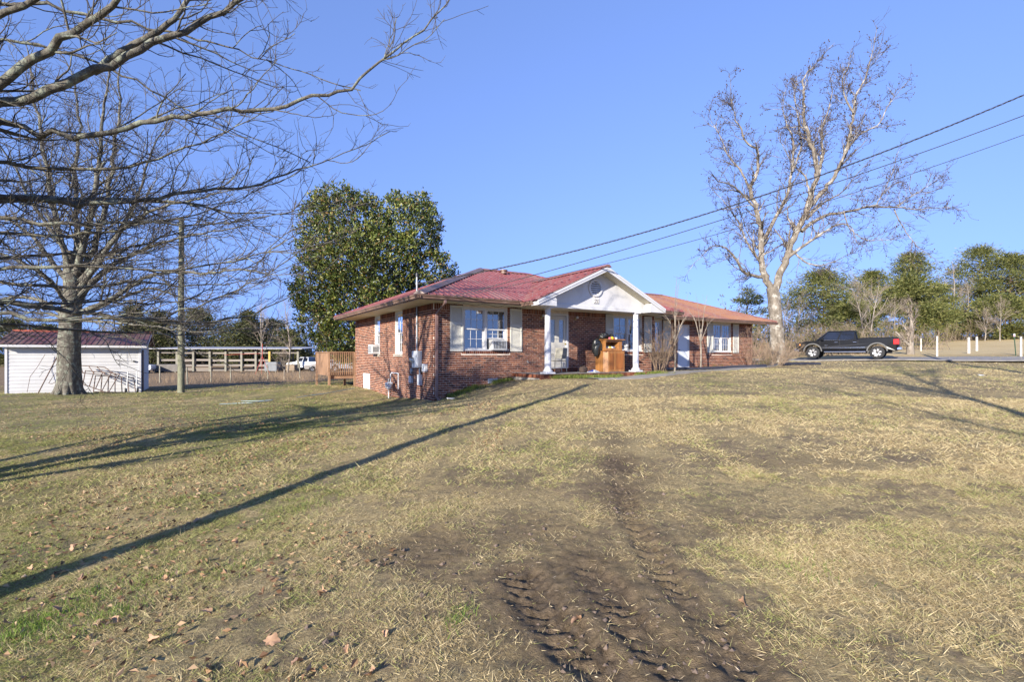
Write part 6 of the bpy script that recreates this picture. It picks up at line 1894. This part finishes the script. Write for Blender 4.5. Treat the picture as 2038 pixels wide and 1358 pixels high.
def loft_side(prof, hwid, tuck, mat, name, parent, bev=.03):
    """side outline pushed to both sides, sills tucked in"""
    V = []; n = len(prof)
    for s in (-1, 1):
        for (x, z) in prof: V.append((x, s * (hwid - (tuck if z < .6 else 0)), z))
    F = [tuple(range(n)), tuple(range(2 * n - 1, n - 1, -1))] + [(i, i + n, (i + 1) % n + n, (i + 1) % n) for i in range(n)]
    return MB().add(V, F).build(name, mat, parent, bevel=bev)
def cabin(parent, mat, bot, topp, wb, wt, name='cab'):
    """glasshouse: bottom outline x-range at z, top x-range at z, widths"""
    (x0, x1, z0), (x2, x3, z1) = bot, topp
    V = [(x0, -wb, z0), (x1, -wb, z0), (x1, wb, z0), (x0, wb, z0), (x2, -wt, z1), (x3, -wt, z1), (x3, wt, z1), (x2, wt, z1)]
    return MB().add(V, [(0, 3, 2, 1), (4, 5, 6, 7), (0, 1, 5, 4), (1, 2, 6, 5), (2, 3, 7, 6), (3, 0, 4, 7)]).build(name, mat, parent, bevel=.07)
def side_glass(parent, bot, topp, wb, wt, segs, f0=.1, f1=.86):
    (x0, x1, z0), (x2, x3, z1) = bot, topp
    for s in (-1, 1):
        for (a0, a1, b0, b1) in segs:
            def pt(fx, fz, o=.006):
                xa = x0 + (x2 - x0) * fz; xb = x1 + (x3 - x1) * fz; y = wb + (wt - wb) * fz
                return (xa + (xb - xa) * fx, s * (y + o), z0 + (z1 - z0) * fz)
            MB().prism([pt(a0, f0), pt(a1, f0), pt(b1, f1), pt(b0, f1)], (0, s * .004, 0)).build('window', m_vglass, parent)
    for (fx, sg_) in ((0, -1), (1, 1)):
        def pe(fy, fz):
            x = (x0 + (x2 - x0) * fz) if fx == 0 else (x1 + (x3 - x1) * fz); y = (wb + (wt - wb) * fz) * fy
            return (x + sg_ * .006, y, z0 + (z1 - z0) * fz)
        MB().prism([pe(-.9, .1), pe(.9, .1), pe(.86, .9), pe(-.86, .9)], (sg_ * .004, 0, .002)).build('windscreen' if fx == 0 else 'rear_window', m_vglass, parent)

# black crew-cab pickup, nose to the left
tf, tr_ = Vector((20.9, 36.2, 0)), Vector((25.37, 32.45, 0))
dirv = (tr_ - tf).normalized()
zt0 = min(gz(tf.x + dirv.x * 1, tf.y + dirv.y * 1), gz(tr_.x, tr_.y)) + .06
zt0 = (gz(tf.x + dirv.x, tf.y + dirv.y) + gz(tr_.x - dirv.x * 1.2, tr_.y - dirv.y * 1.2)) / 2 + .055
trk = empty('pickup_truck', (tf.x, tf.y, zt0), math.atan2(dirv.y, dirv.x), 'black crew cab pickup truck parked on the drive beyond the house', 'pickup truck')
pk = paint('black_paint', (.003, .0035, .005))
top = [(0.02, .62), (0.0, .80), (.04, 1.02), (.14, 1.12), (.5, 1.19), (1.25, 1.25), (1.35, 1.27), (3.64, 1.29), (3.66, 1.36), (5.68, 1.38), (5.76, 1.33), (5.78, .78), (5.72, .62)]
loft_side(arch_profile(top, (1.02, 4.66), .53, .50, .12, 5.66), .99, .03, pk, 'body', trk)
bt, tp_ = (1.2, 3.64, 1.25), (1.92, 3.48, 1.90)
cabin(trk, pk, bt, tp_, .95, .74)
side_glass(trk, bt, tp_, .95, .74, [(.13, .50, .05, .49), (.54, .90, .53, .95)])
for s in (-1, 1):
    wheel(trk, 1.02, s * .86, .42, s, 6); wheel(trk, 4.66, s * .86, .42, s, 6)
    for wx in (1.02, 4.66):
        k = MB(); n = 14
        V = []
        for i in range(n + 1):
            a = math.pi * i / n
            for rr in (.50, .57): V.append((wx + math.cos(a) * rr, s * .985, .50 + math.sin(a) * rr)); V.append((wx + math.cos(a) * rr, s * 1.02, .50 + math.sin(a) * rr))
        F = []
        for i in range(n):
            b = 4 * i; F += [(b, b + 4, b + 5, b + 1), (b + 1, b + 5, b + 7, b + 3), (b + 3, b + 7, b + 6, b + 2)]
        k.add(V, F); k.build('arch_flare', M('flare_grey', (.07, .07, .07), .5, .1, 5), trk)
    MB().box(1.62, 4.02, s * 1.0 - .012, s * 1.0 + .012, .74, .765).build('side_moulding', m_chrome, trk)
    MB().cyl((1.7, s * .98, .46), (4.05, s * .98, .46), .045, None, 10).build('running_board', m_chrome, trk, True)
    for x in (2.3, 3.35): MB().box(x, x + .2, s * 1.0 - .02, s * 1.0 + .03, 1.10, 1.135).build('door_handle', m_chrome, trk, bevel=.01)
    MB().box(1.58, 3.58, s * .968 - .004, s * .968 + .006, 1.265, 1.285).build('belt_trim', m_chrome, trk)
    for x in (1.45, 2.6, 3.63): MB().box(x, x + .008, s * .99 - .002, s * .99 + .003, .55, 1.25).build('door_gap', m_black, trk)
    MB().box(1.72, 1.9, s * 1.0 - .006, s * 1.0 + .01, .90, .93).build('badge', m_chrome, trk)
    MB().box(1.55, 1.7, s * .96, s * 1.16, 1.24, 1.42).build('mirror', pk, trk, bevel=.03)
    MB().box(5.5, 5.80, s * .80, s * 1.0 + s * .004, .93, 1.27).build('tail_light', m_tail, trk, bevel=.03)
    MB().box(.0, .24, s * .60, s * 1.0, .86, 1.05).build('headlight', m_glass, trk, bevel=.02); MB().box(.18, .27, s * .90, s * .995, .90, 1.04).build('turn_signal', m_amber, trk)
MB().box(5.66, 5.93, -.98, .98, .58, .76).build('rear_bumper', m_chrome, trk, bevel=.04); MB().box(-.10, .16, -.98, .98, .50, .70).build('front_bumper', m_chrome, trk, bevel=.04)
MB().box(-.03, .05, -.60, .60, .72, 1.02).build('grille', m_chrome, trk, bevel=.02); MB().box(5.775, 5.80, -.78, .78, .80, 1.33).build('tailgate', pk, trk, bevel=.02)
MB().box(3.72, 5.70, -.86, .86, 1.385, 1.40).build('bed_dark_sheet', m_black, trk, bevel=.01)  # bed is solid; this black sheet stands for its shaded open inside
for x in (1.02, 4.66): MB().cyl((x, -.8, .42), (x, .8, .42), .07, None, 8).build('axle', m_black, trk)
MB().box(1.6, 5.4, -.5, .5, .38, .55).build('chassis', m_black, trk)

def simple_car(x, y, Y, rz, c, label, kind, nm='parked_car'):
    q = at(x, y, Y); g = gz(q.x, Y)
    r_ = empty(nm, (q.x, Y, g), rz, label, 'car' if kind != 'pickup' else 'pickup truck', 'vehicles parked by the barn')
    pm = paint('paint_' + nm + str(int(x)), c)
    if kind == 'suv':
        loft_side(arch_profile([(0, .6), (.02, .95), (1.1, 1.1), (4.5, 1.1), (4.6, .6)], (.9, 3.65), .40, .38, .1, 4.5), .9, .03, pm, 'body', r_)
        bt, tp_ = (1.0, 4.5, 1.08), (1.75, 4.3, 1.68); cabin(r_, pm, bt, tp_, .86, .70); side_glass(r_, bt, tp_, .86, .70, [(.14, .45, .05, .43), (.48, .74, .47, .76), (.78, .94, .8, .97)]); ws = (.9, 3.65)
    elif kind == 'pickup':
        loft_side(arch_profile([(0, .6), (.03, 1.05), (1.3, 1.18), (5.5, 1.22), (5.55, .6)], (1.0, 4.5), .46, .45, .1, 5.4), .96, .03, pm, 'body', r_)
        bt, tp_ = (1.3, 3.3, 1.17), (1.95, 3.15, 1.80); cabin(r_, pm, bt, tp_, .90, .72); side_glass(r_, bt, tp_, .90, .72, [(.16, .5, .06, .48), (.54, .92, .53, .95)]); ws = (1.0, 4.5)
    else:
        loft_side(arch_profile([(0, .5), (.02, .75), (1.2, .92), (4.2, .95), (4.7, .9), (4.75, .5)], (.9, 3.75), .37, .34, .1, 4.65), .87, .03, pm, 'body', r_)
        bt, tp_ = (1.15, 4.1, .92), (1.95, 3.5, 1.42); cabin(r_, pm, bt, tp_, .82, .62); side_glass(r_, bt, tp_, .82, .62, [(.16, .5, .05, .48), (.54, .88, .53, .95)]); ws = (.9, 3.75)
    rad = .40 if kind == 'pickup' else .33
    for wx in ws:
        for s in (-1, 1): wheel(r_, wx, s * .78, rad, s, 5)
    for s in (-1, 1):
        MB().box(-.02, .15, s * .55, s * .85, .72, .86).build('headlight', m_whitepl, r_); MB().box(4.4 if kind != 'pickup' else 5.4, 4.66 if kind != 'pickup' else 5.57, s * .7, s * .88, .75, 1.0).build('tail_light', m_tail, r_)
    return r_
simple_car(306, 743, 58, R(200), (.55, .56, .58), 'white estate car half hidden behind the shed corner', 'suv')
simple_car(578, 736, 66, R(-12), (.50, .53, .58), 'white pickup parked at the right end of the barn', 'pickup')
simple_car(606, 738, 60, R(20), (.30, .28, .26), 'dull silver saloon car parked beside the white pickup', 'saloon')
simple_car(655, 741, 56, R(5), (.22, .23, .25), 'pale car seen through the deck railing', 'suv')

# ------------------------------------------------------------------ trees behind the photographer: only their shadows reach the picture
def shadow_tree(x, y, h, seed, label, r=.22):
    rs = np.random.default_rng(seed); g = gz(x, y)
    tr0 = [((x, y, g - .1), r), ((x + .1, y, g + h * .35), r * .85), ((x - .1, y + .1, g + h * .7), r * .5), ((x, y, g + h), r * .12)]
    lb = []
    for i in range(9):
        a = rs.uniform(0, 2 * math.pi); z0 = h * rs.uniform(.4, .85); L = h * rs.uniform(.18, .3)
        lb.append([((x, y, g + z0), r * .35), ((x + math.cos(a) * L * .5, y + math.sin(a) * L * .5, g + z0 + L * .4), r * .22), ((x + math.cos(a) * L, y + math.sin(a) * L, g + z0 + L * .9), r * .08)])
    bare_tree('bare_tree', tr0, lb, (m_oakbark, m_twig), seed, label, sub=(5, 1.6), twig=(4, .7), twig2=(1.5, .3), tw_r=.008)
shadow_tree(-.6, -9.0, 14.5, 411, 'bare tree behind the photographer shading the far right lawn', .2)
shadow_tree(6.5, -11.0, 13, 412, 'second bare tree behind the photographer to the right', .22)
shadow_tree(-14.5, -3.5, 12, 413, 'bare tree behind the photographer on the left', .25)
# ------------------------------------------------------------------ grass, leaves, clods
m_grass, t, b, o = new_mat('grass_blade')
p, g, mid, fine = lawn_colour(t)
isl = t.nodes.new('ShaderNodeNewGeometry').outputs['Random Per Island']
g2 = math_(t, 'ADD', g, math_(t, 'MULTIPLY', math_(t, 'SUBTRACT', isl, .5), .30))
straw = ramp(t, isl, [(0, (.17, .12, .065)), (.3, (.40, .315, .165)), (.7, (.62, .515, .30)), (1, (.28, .195, .10))])
green = ramp(t, isl, [(0, (.09, .125, .025)), (.5, (.19, .23, .05)), (1, (.34, .35, .115))])
c = mixc(t, smooth(t, g2, .50, .64), straw, green)
t.links.new(c, b.inputs['Base Color']); b.inputs['Roughness'].default_value = .7; b.inputs['Specular IOR Level'].default_value = .25
tr = nd(t, 'BsdfTranslucent'); t.links.new(c, tr.inputs['Color'])
mx = nd(t, 'MixShader'); mx.inputs[0].default_value = .22
t.links.new(b.outputs[0], mx.inputs[1]); t.links.new(tr.outputs[0], mx.inputs[2]); t.links.new(mx.outputs[0], o.inputs['Surface'])

def lawn_ok(x, y):
    u = (x - HC[0]) * .8478 + (y - HC[1]) * .5303; v = -(x - HC[0]) * .5303 + (y - HC[1]) * .8478
    bad = (u > -.02) & (u < 19.3) & (v > -.02) & (v < 10)
    bad |= (u > 2.95) & (u < 8.02) & (v > -1.78) & (v < .1)
    bad |= (u > 3.6) & (u < 21) & (np.abs(v - np.interp(u, [4, 6.5, 9.5, 13, 17, 20.5], [-2.55, -2.75, -2.0, -1.1, -.6, .6])) < .5)
    return ~bad
def blades(n, y0, y1, ln, wd, seed, up=.45, cover=.5, patch=2.2):
    rs = np.random.default_rng(seed)
    y = np.sqrt(rs.uniform(y0 * y0, y1 * y1, n)); x = (rs.uniform(-1.08, 1.08, n)) * y
    d = fbm(x * patch, y * patch, 4, 61) * .6 + fbm(x * patch * 5, y * patch * 5, 2, 67) * .4
    md = np.zeros(n); nr = (np.abs(x) < 9) & (y < 12)
    if nr.any(): md[nr] = mud_at(x[nr], y[nr])
    big_ = fbm(x * .55, y * .55, 3, 63)
    prob = np.clip((d - .5) * 7 + (big_ - .5) * 2.2 + cover, .06, 1) * (1 - .93 * np.clip(md * 1.25, 0, 1))
    k = (rs.random(n) < prob) & lawn_ok(x, y)
    x, y, d = x[k], y[k], d[k]
    z = gza(x, y)
    m = len(x)
    # blades lie over in locally common directions, matted by feet and wheels
    dirn = fbm(x * .8, y * .8, 3, 71) * 4 * math.pi + rs.normal(0, 2.2, m)
    tilt = np.clip(rs.normal(up, .3, m), .03, 1.6)
    D = np.c_[np.cos(dirn), np.sin(dirn), tilt]
    Ls = np.minimum(rs.lognormal(-.15, .5, m), 2.6) * ln; Ws = rs.uniform(.6, 1.3, m) * wd
    V, F = needles(np.c_[x, y, z - .004], D, Ls, Ws, rs)
    return V, F
parts = [blades(760000, 2.1, 6.0, .034, .0040, 81, .5, .5), blades(420000, 5.5, 12, .050, .0085, 82, .52, .6), blades(260000, 11, 24, .055, .012, 83, .45, .6), blades(60000, 22, 34, .07, .02, 84, .45, .7)]
Vs = []; Fs = []; nb = 0
for V, F in parts:
    Vs.append(V); Fs.append(F + nb); nb += len(V)
gr = np_mesh('grass', np.concatenate(Vs), np.concatenate(Fs), m_grass)
tag(gr, 'short matted winter grass, straw and green, over the lawn', kind='stuff')
# lush tufts along the porch slab and the front wall
rs = np.random.default_rng(91)
n = 9000
uu = np.concatenate([rs.uniform(.3, 3.0, 2500), rs.uniform(2.9, 8.6, 6500)]); vv = np.where(uu < 3.0, -rs.exponential(.16, n) - .02, -1.8 - rs.exponential(.16, n))
x = HC[0] + uu * .8478 - vv * .5303; y = HC[1] + uu * .5303 + vv * .8478
k = fbm(uu * 1.6, vv * 1.6, 3, 93) > .46; x, y = x[k], y[k]
D = np.c_[rs.normal(0, .6, len(x)), rs.normal(0, .6, len(x)), np.ones(len(x))]
V, F = leaves(np.c_[x, y, gza(x, y) - .01], D, rs.uniform(.06, .19, len(x)), rs.uniform(.008, .018, len(x)), rs, .2)
tag(np_mesh('grass', V, F, leaf_mat('lush_grass', [(0, (.06, .10, .015)), (.6, (.17, .22, .04)), (1, (.33, .32, .10))], .6, .3, .25)), 'longer green grass along the porch edge and front wall', kind='stuff')

# bright new tufts low on the left
n = 0; T = []
for (px_, py_, sp, k_) in ((110, 1235, .16, 900), (50, 1262, .14, 700), (225, 1225, .10, 450), (300, 1160, .12, 350), (190, 1180, .10, 300), (470, 1130, .10, 200), (910, 1230, .06, 160), (600, 1010, .2, 260), (280, 985, .25, 420), (90, 1090, .25, 420), (700, 945, .2, 260), (1600, 1130, .12, 200), (1700, 850, .5, 500), (1500, 810, .5, 300)):
    q = ground_hit(px_, py_)
    T.append(np.c_[rs.normal(q.x, sp, k_), rs.normal(q.y, sp * 1.3, k_)])
T = np.concatenate(T)
D = np.c_[rs.normal(0, .55, len(T)), rs.normal(0, .55, len(T)), np.ones(len(T))]
V, F = needles(np.c_[T, gza(T[:, 0], T[:, 1]) - .005], D, rs.uniform(.02, .065, len(T)), rs.uniform(.0035, .006, len(T)), rs)
tag(np_mesh('grass', V, F, leaf_mat('new_grass', [(0, (.07, .14, .015)), (.6, (.15, .25, .03)), (1, (.28, .34, .08))], .6, .3, .25)), 'bright green new grass tufts dotted over the lawn', kind='stuff')
# fallen oak leaves
m_leaf = leaf_mat('dead_leaf', [(0, (.14, .075, .04)), (.5, (.30, .18, .10)), (1, (.46, .33, .21))], .7, .3, .15)
rs = np.random.default_rng(95)
n = 11000
y = np.concatenate([np.sqrt(rs.uniform(2.2 ** 2, 13 ** 2, 7000)), rs.uniform(13, 25, 4000)]); x = np.concatenate([-rs.uniform(.02, 1.1, 7000) * y[:7000], rs.uniform(-1.1, -.25, 4000) * y[7000:]])
k = (fbm(x * .5, y * .5, 3, 97) > .47) & lawn_ok(x, y); x, y = x[k], y[k]
D = np.c_[rs.normal(0, 1, len(x)), rs.normal(0, 1, len(x)), rs.normal(.12, .25, len(x))]
V, F = leaves(np.c_[x, y, gza(x, y) + .014], D, rs.uniform(.028, .065, len(x)), rs.uniform(.018, .036, len(x)), rs, .45)
tag(np_mesh('fallen_leaves', V, F, m_leaf), 'small brown fallen leaves scattered through the grass', kind='stuff')
# the larger ones one can pick out
def oak_leaf_mesh(seed):
    rs = np.random.default_rng(seed); V = [(0, 0, 0)]; n = 26
    for i in range(n):
        a = 2 * math.pi * i / n
        r = (.052 if i % 4 in (0, 1) else .041) * (1 + .25 * math.cos(a)) * rs.uniform(.85, 1.15)
        x, y = r * math.cos(a) * 1.35, r * math.sin(a)
        V.append((x, y, .022 * (abs(y) / .05) ** 1.5 + rs.normal(0, .005) + .012 * math.sin(x * 40)))
    F = [(0, i + 1, (i + 1) % n + 1) for i in range(n)]
    me = bpy.data.meshes.new('fallen_leaf'); me.from_pydata(V, [], F); me.materials.append(m_bigleaf)
    me.polygons.foreach_set('use_smooth', [True] * len(me.polygons))
    return me
m_bigleaf = M('big_dead_leaf', (.36, .215, .125), .7, .3, 14)
lm_ = [oak_leaf_mesh(s) for s in (1, 2, 3, 4)]
big = [(538, 1285), (228, 1245), (236, 1180), (62, 1140), (210, 1060), (145, 1098), (330, 1160), (118, 1225), (410, 1225), (588, 1330), (690, 1300), (300, 1290), (60, 1070), (470, 1085), (250, 1020), (395, 1040), (90, 1010), (560, 1120), (640, 1190), (1150, 1240), (1480, 1210), (765, 1275), (160, 1160), (35, 1200), (350, 1095), (620, 1345), (740, 1350), (475, 1330)]
for i, (px_, py_) in enumerate(big):
    q = ground_hit(px_, py_)
    o_ = bpy.data.objects.new('fallen_leaf', lm_[i % 4]); col.objects.link(o_)
    o_.location = q + Vector((0, 0, .022)); o_.rotation_euler = (rs.normal(0, .45), rs.normal(0, .45), rs.uniform(0, 6.28)); s = rs.uniform(.32, .58); o_.scale = (s, s * rs.uniform(.55, 1), s * rs.uniform(1, 2.2))
    if i == 0:
        o_.rotation_euler = (.9, .2, .6); o_.scale = (.6, .6, .6)
        tag(o_, 'large pale oak leaf standing up in the foreground grass', 'leaf', 'large fallen leaves in the foreground')
    else:
        tag(o_, 'curled brown fallen leaf lying on the foreground lawn', 'leaf', 'large fallen leaves in the foreground')
# broken straw stalks and clods over the mud
n = 2600
x = rs.uniform(-1.5, 3.5, n); y = rs.uniform(2.2, 6.5, n); md = mud_at(x, y); k = rs.random(n) < md * .9; x, y = x[k], y[k]
D = np.c_[rs.normal(0, 1, len(x)), rs.normal(0, 1, len(x)), rs.normal(.1, .15, len(x))]
V, F = leaves(np.c_[x, y, gza(x, y) + .004], D, rs.uniform(.015, .055, len(x)), rs.uniform(.0025, .005, len(x)), rs, .2)
tag(np_mesh('straw', V, F, leaf_mat('mud_straw', [(0, (.30, .21, .12)), (.6, (.52, .41, .27)), (1, (.66, .56, .42))], .8, .2)), 'broken pale straw stalks lying on the mud', kind='stuff')
n = 3600
x = rs.uniform(-1.5, 3.5, n); y = rs.uniform(2.2, 6.5, n); md = mud_at(x, y); k = (rs.random(n) < md * 1.0) & (fbm(x * 3, y * 3, 3, 99) > .45); x, y = x[k], y[k]
sz = rs.exponential(.005, len(x)) + .003; sz = np.minimum(sz, .02)
oc = np.array([(1, 0, 0), (-1, 0, 0), (0, 1, 0), (0, -1, 0), (0, 0, .7), (0, 0, -.7)]); of = np.array([(0, 2, 4), (2, 1, 4), (1, 3, 4), (3, 0, 4), (2, 0, 5), (1, 2, 5), (3, 1, 5), (0, 3, 5)])
V = (np.c_[x, y, gza(x, y) + sz * .3][:, None, :] + (oc[None] + rs.normal(0, .25, (len(x), 6, 3))) * sz[:, None, None]).reshape(-1, 3)
F = (np.arange(len(x))[:, None, None] * 6 + of[None]).reshape(-1, 3)
tag(np_mesh('clods', V, F, M('mud_clod', (.13, .095, .072), .95, .3, 20, .6, 90)), 'loose clods of earth in the ruts', kind='stuff')
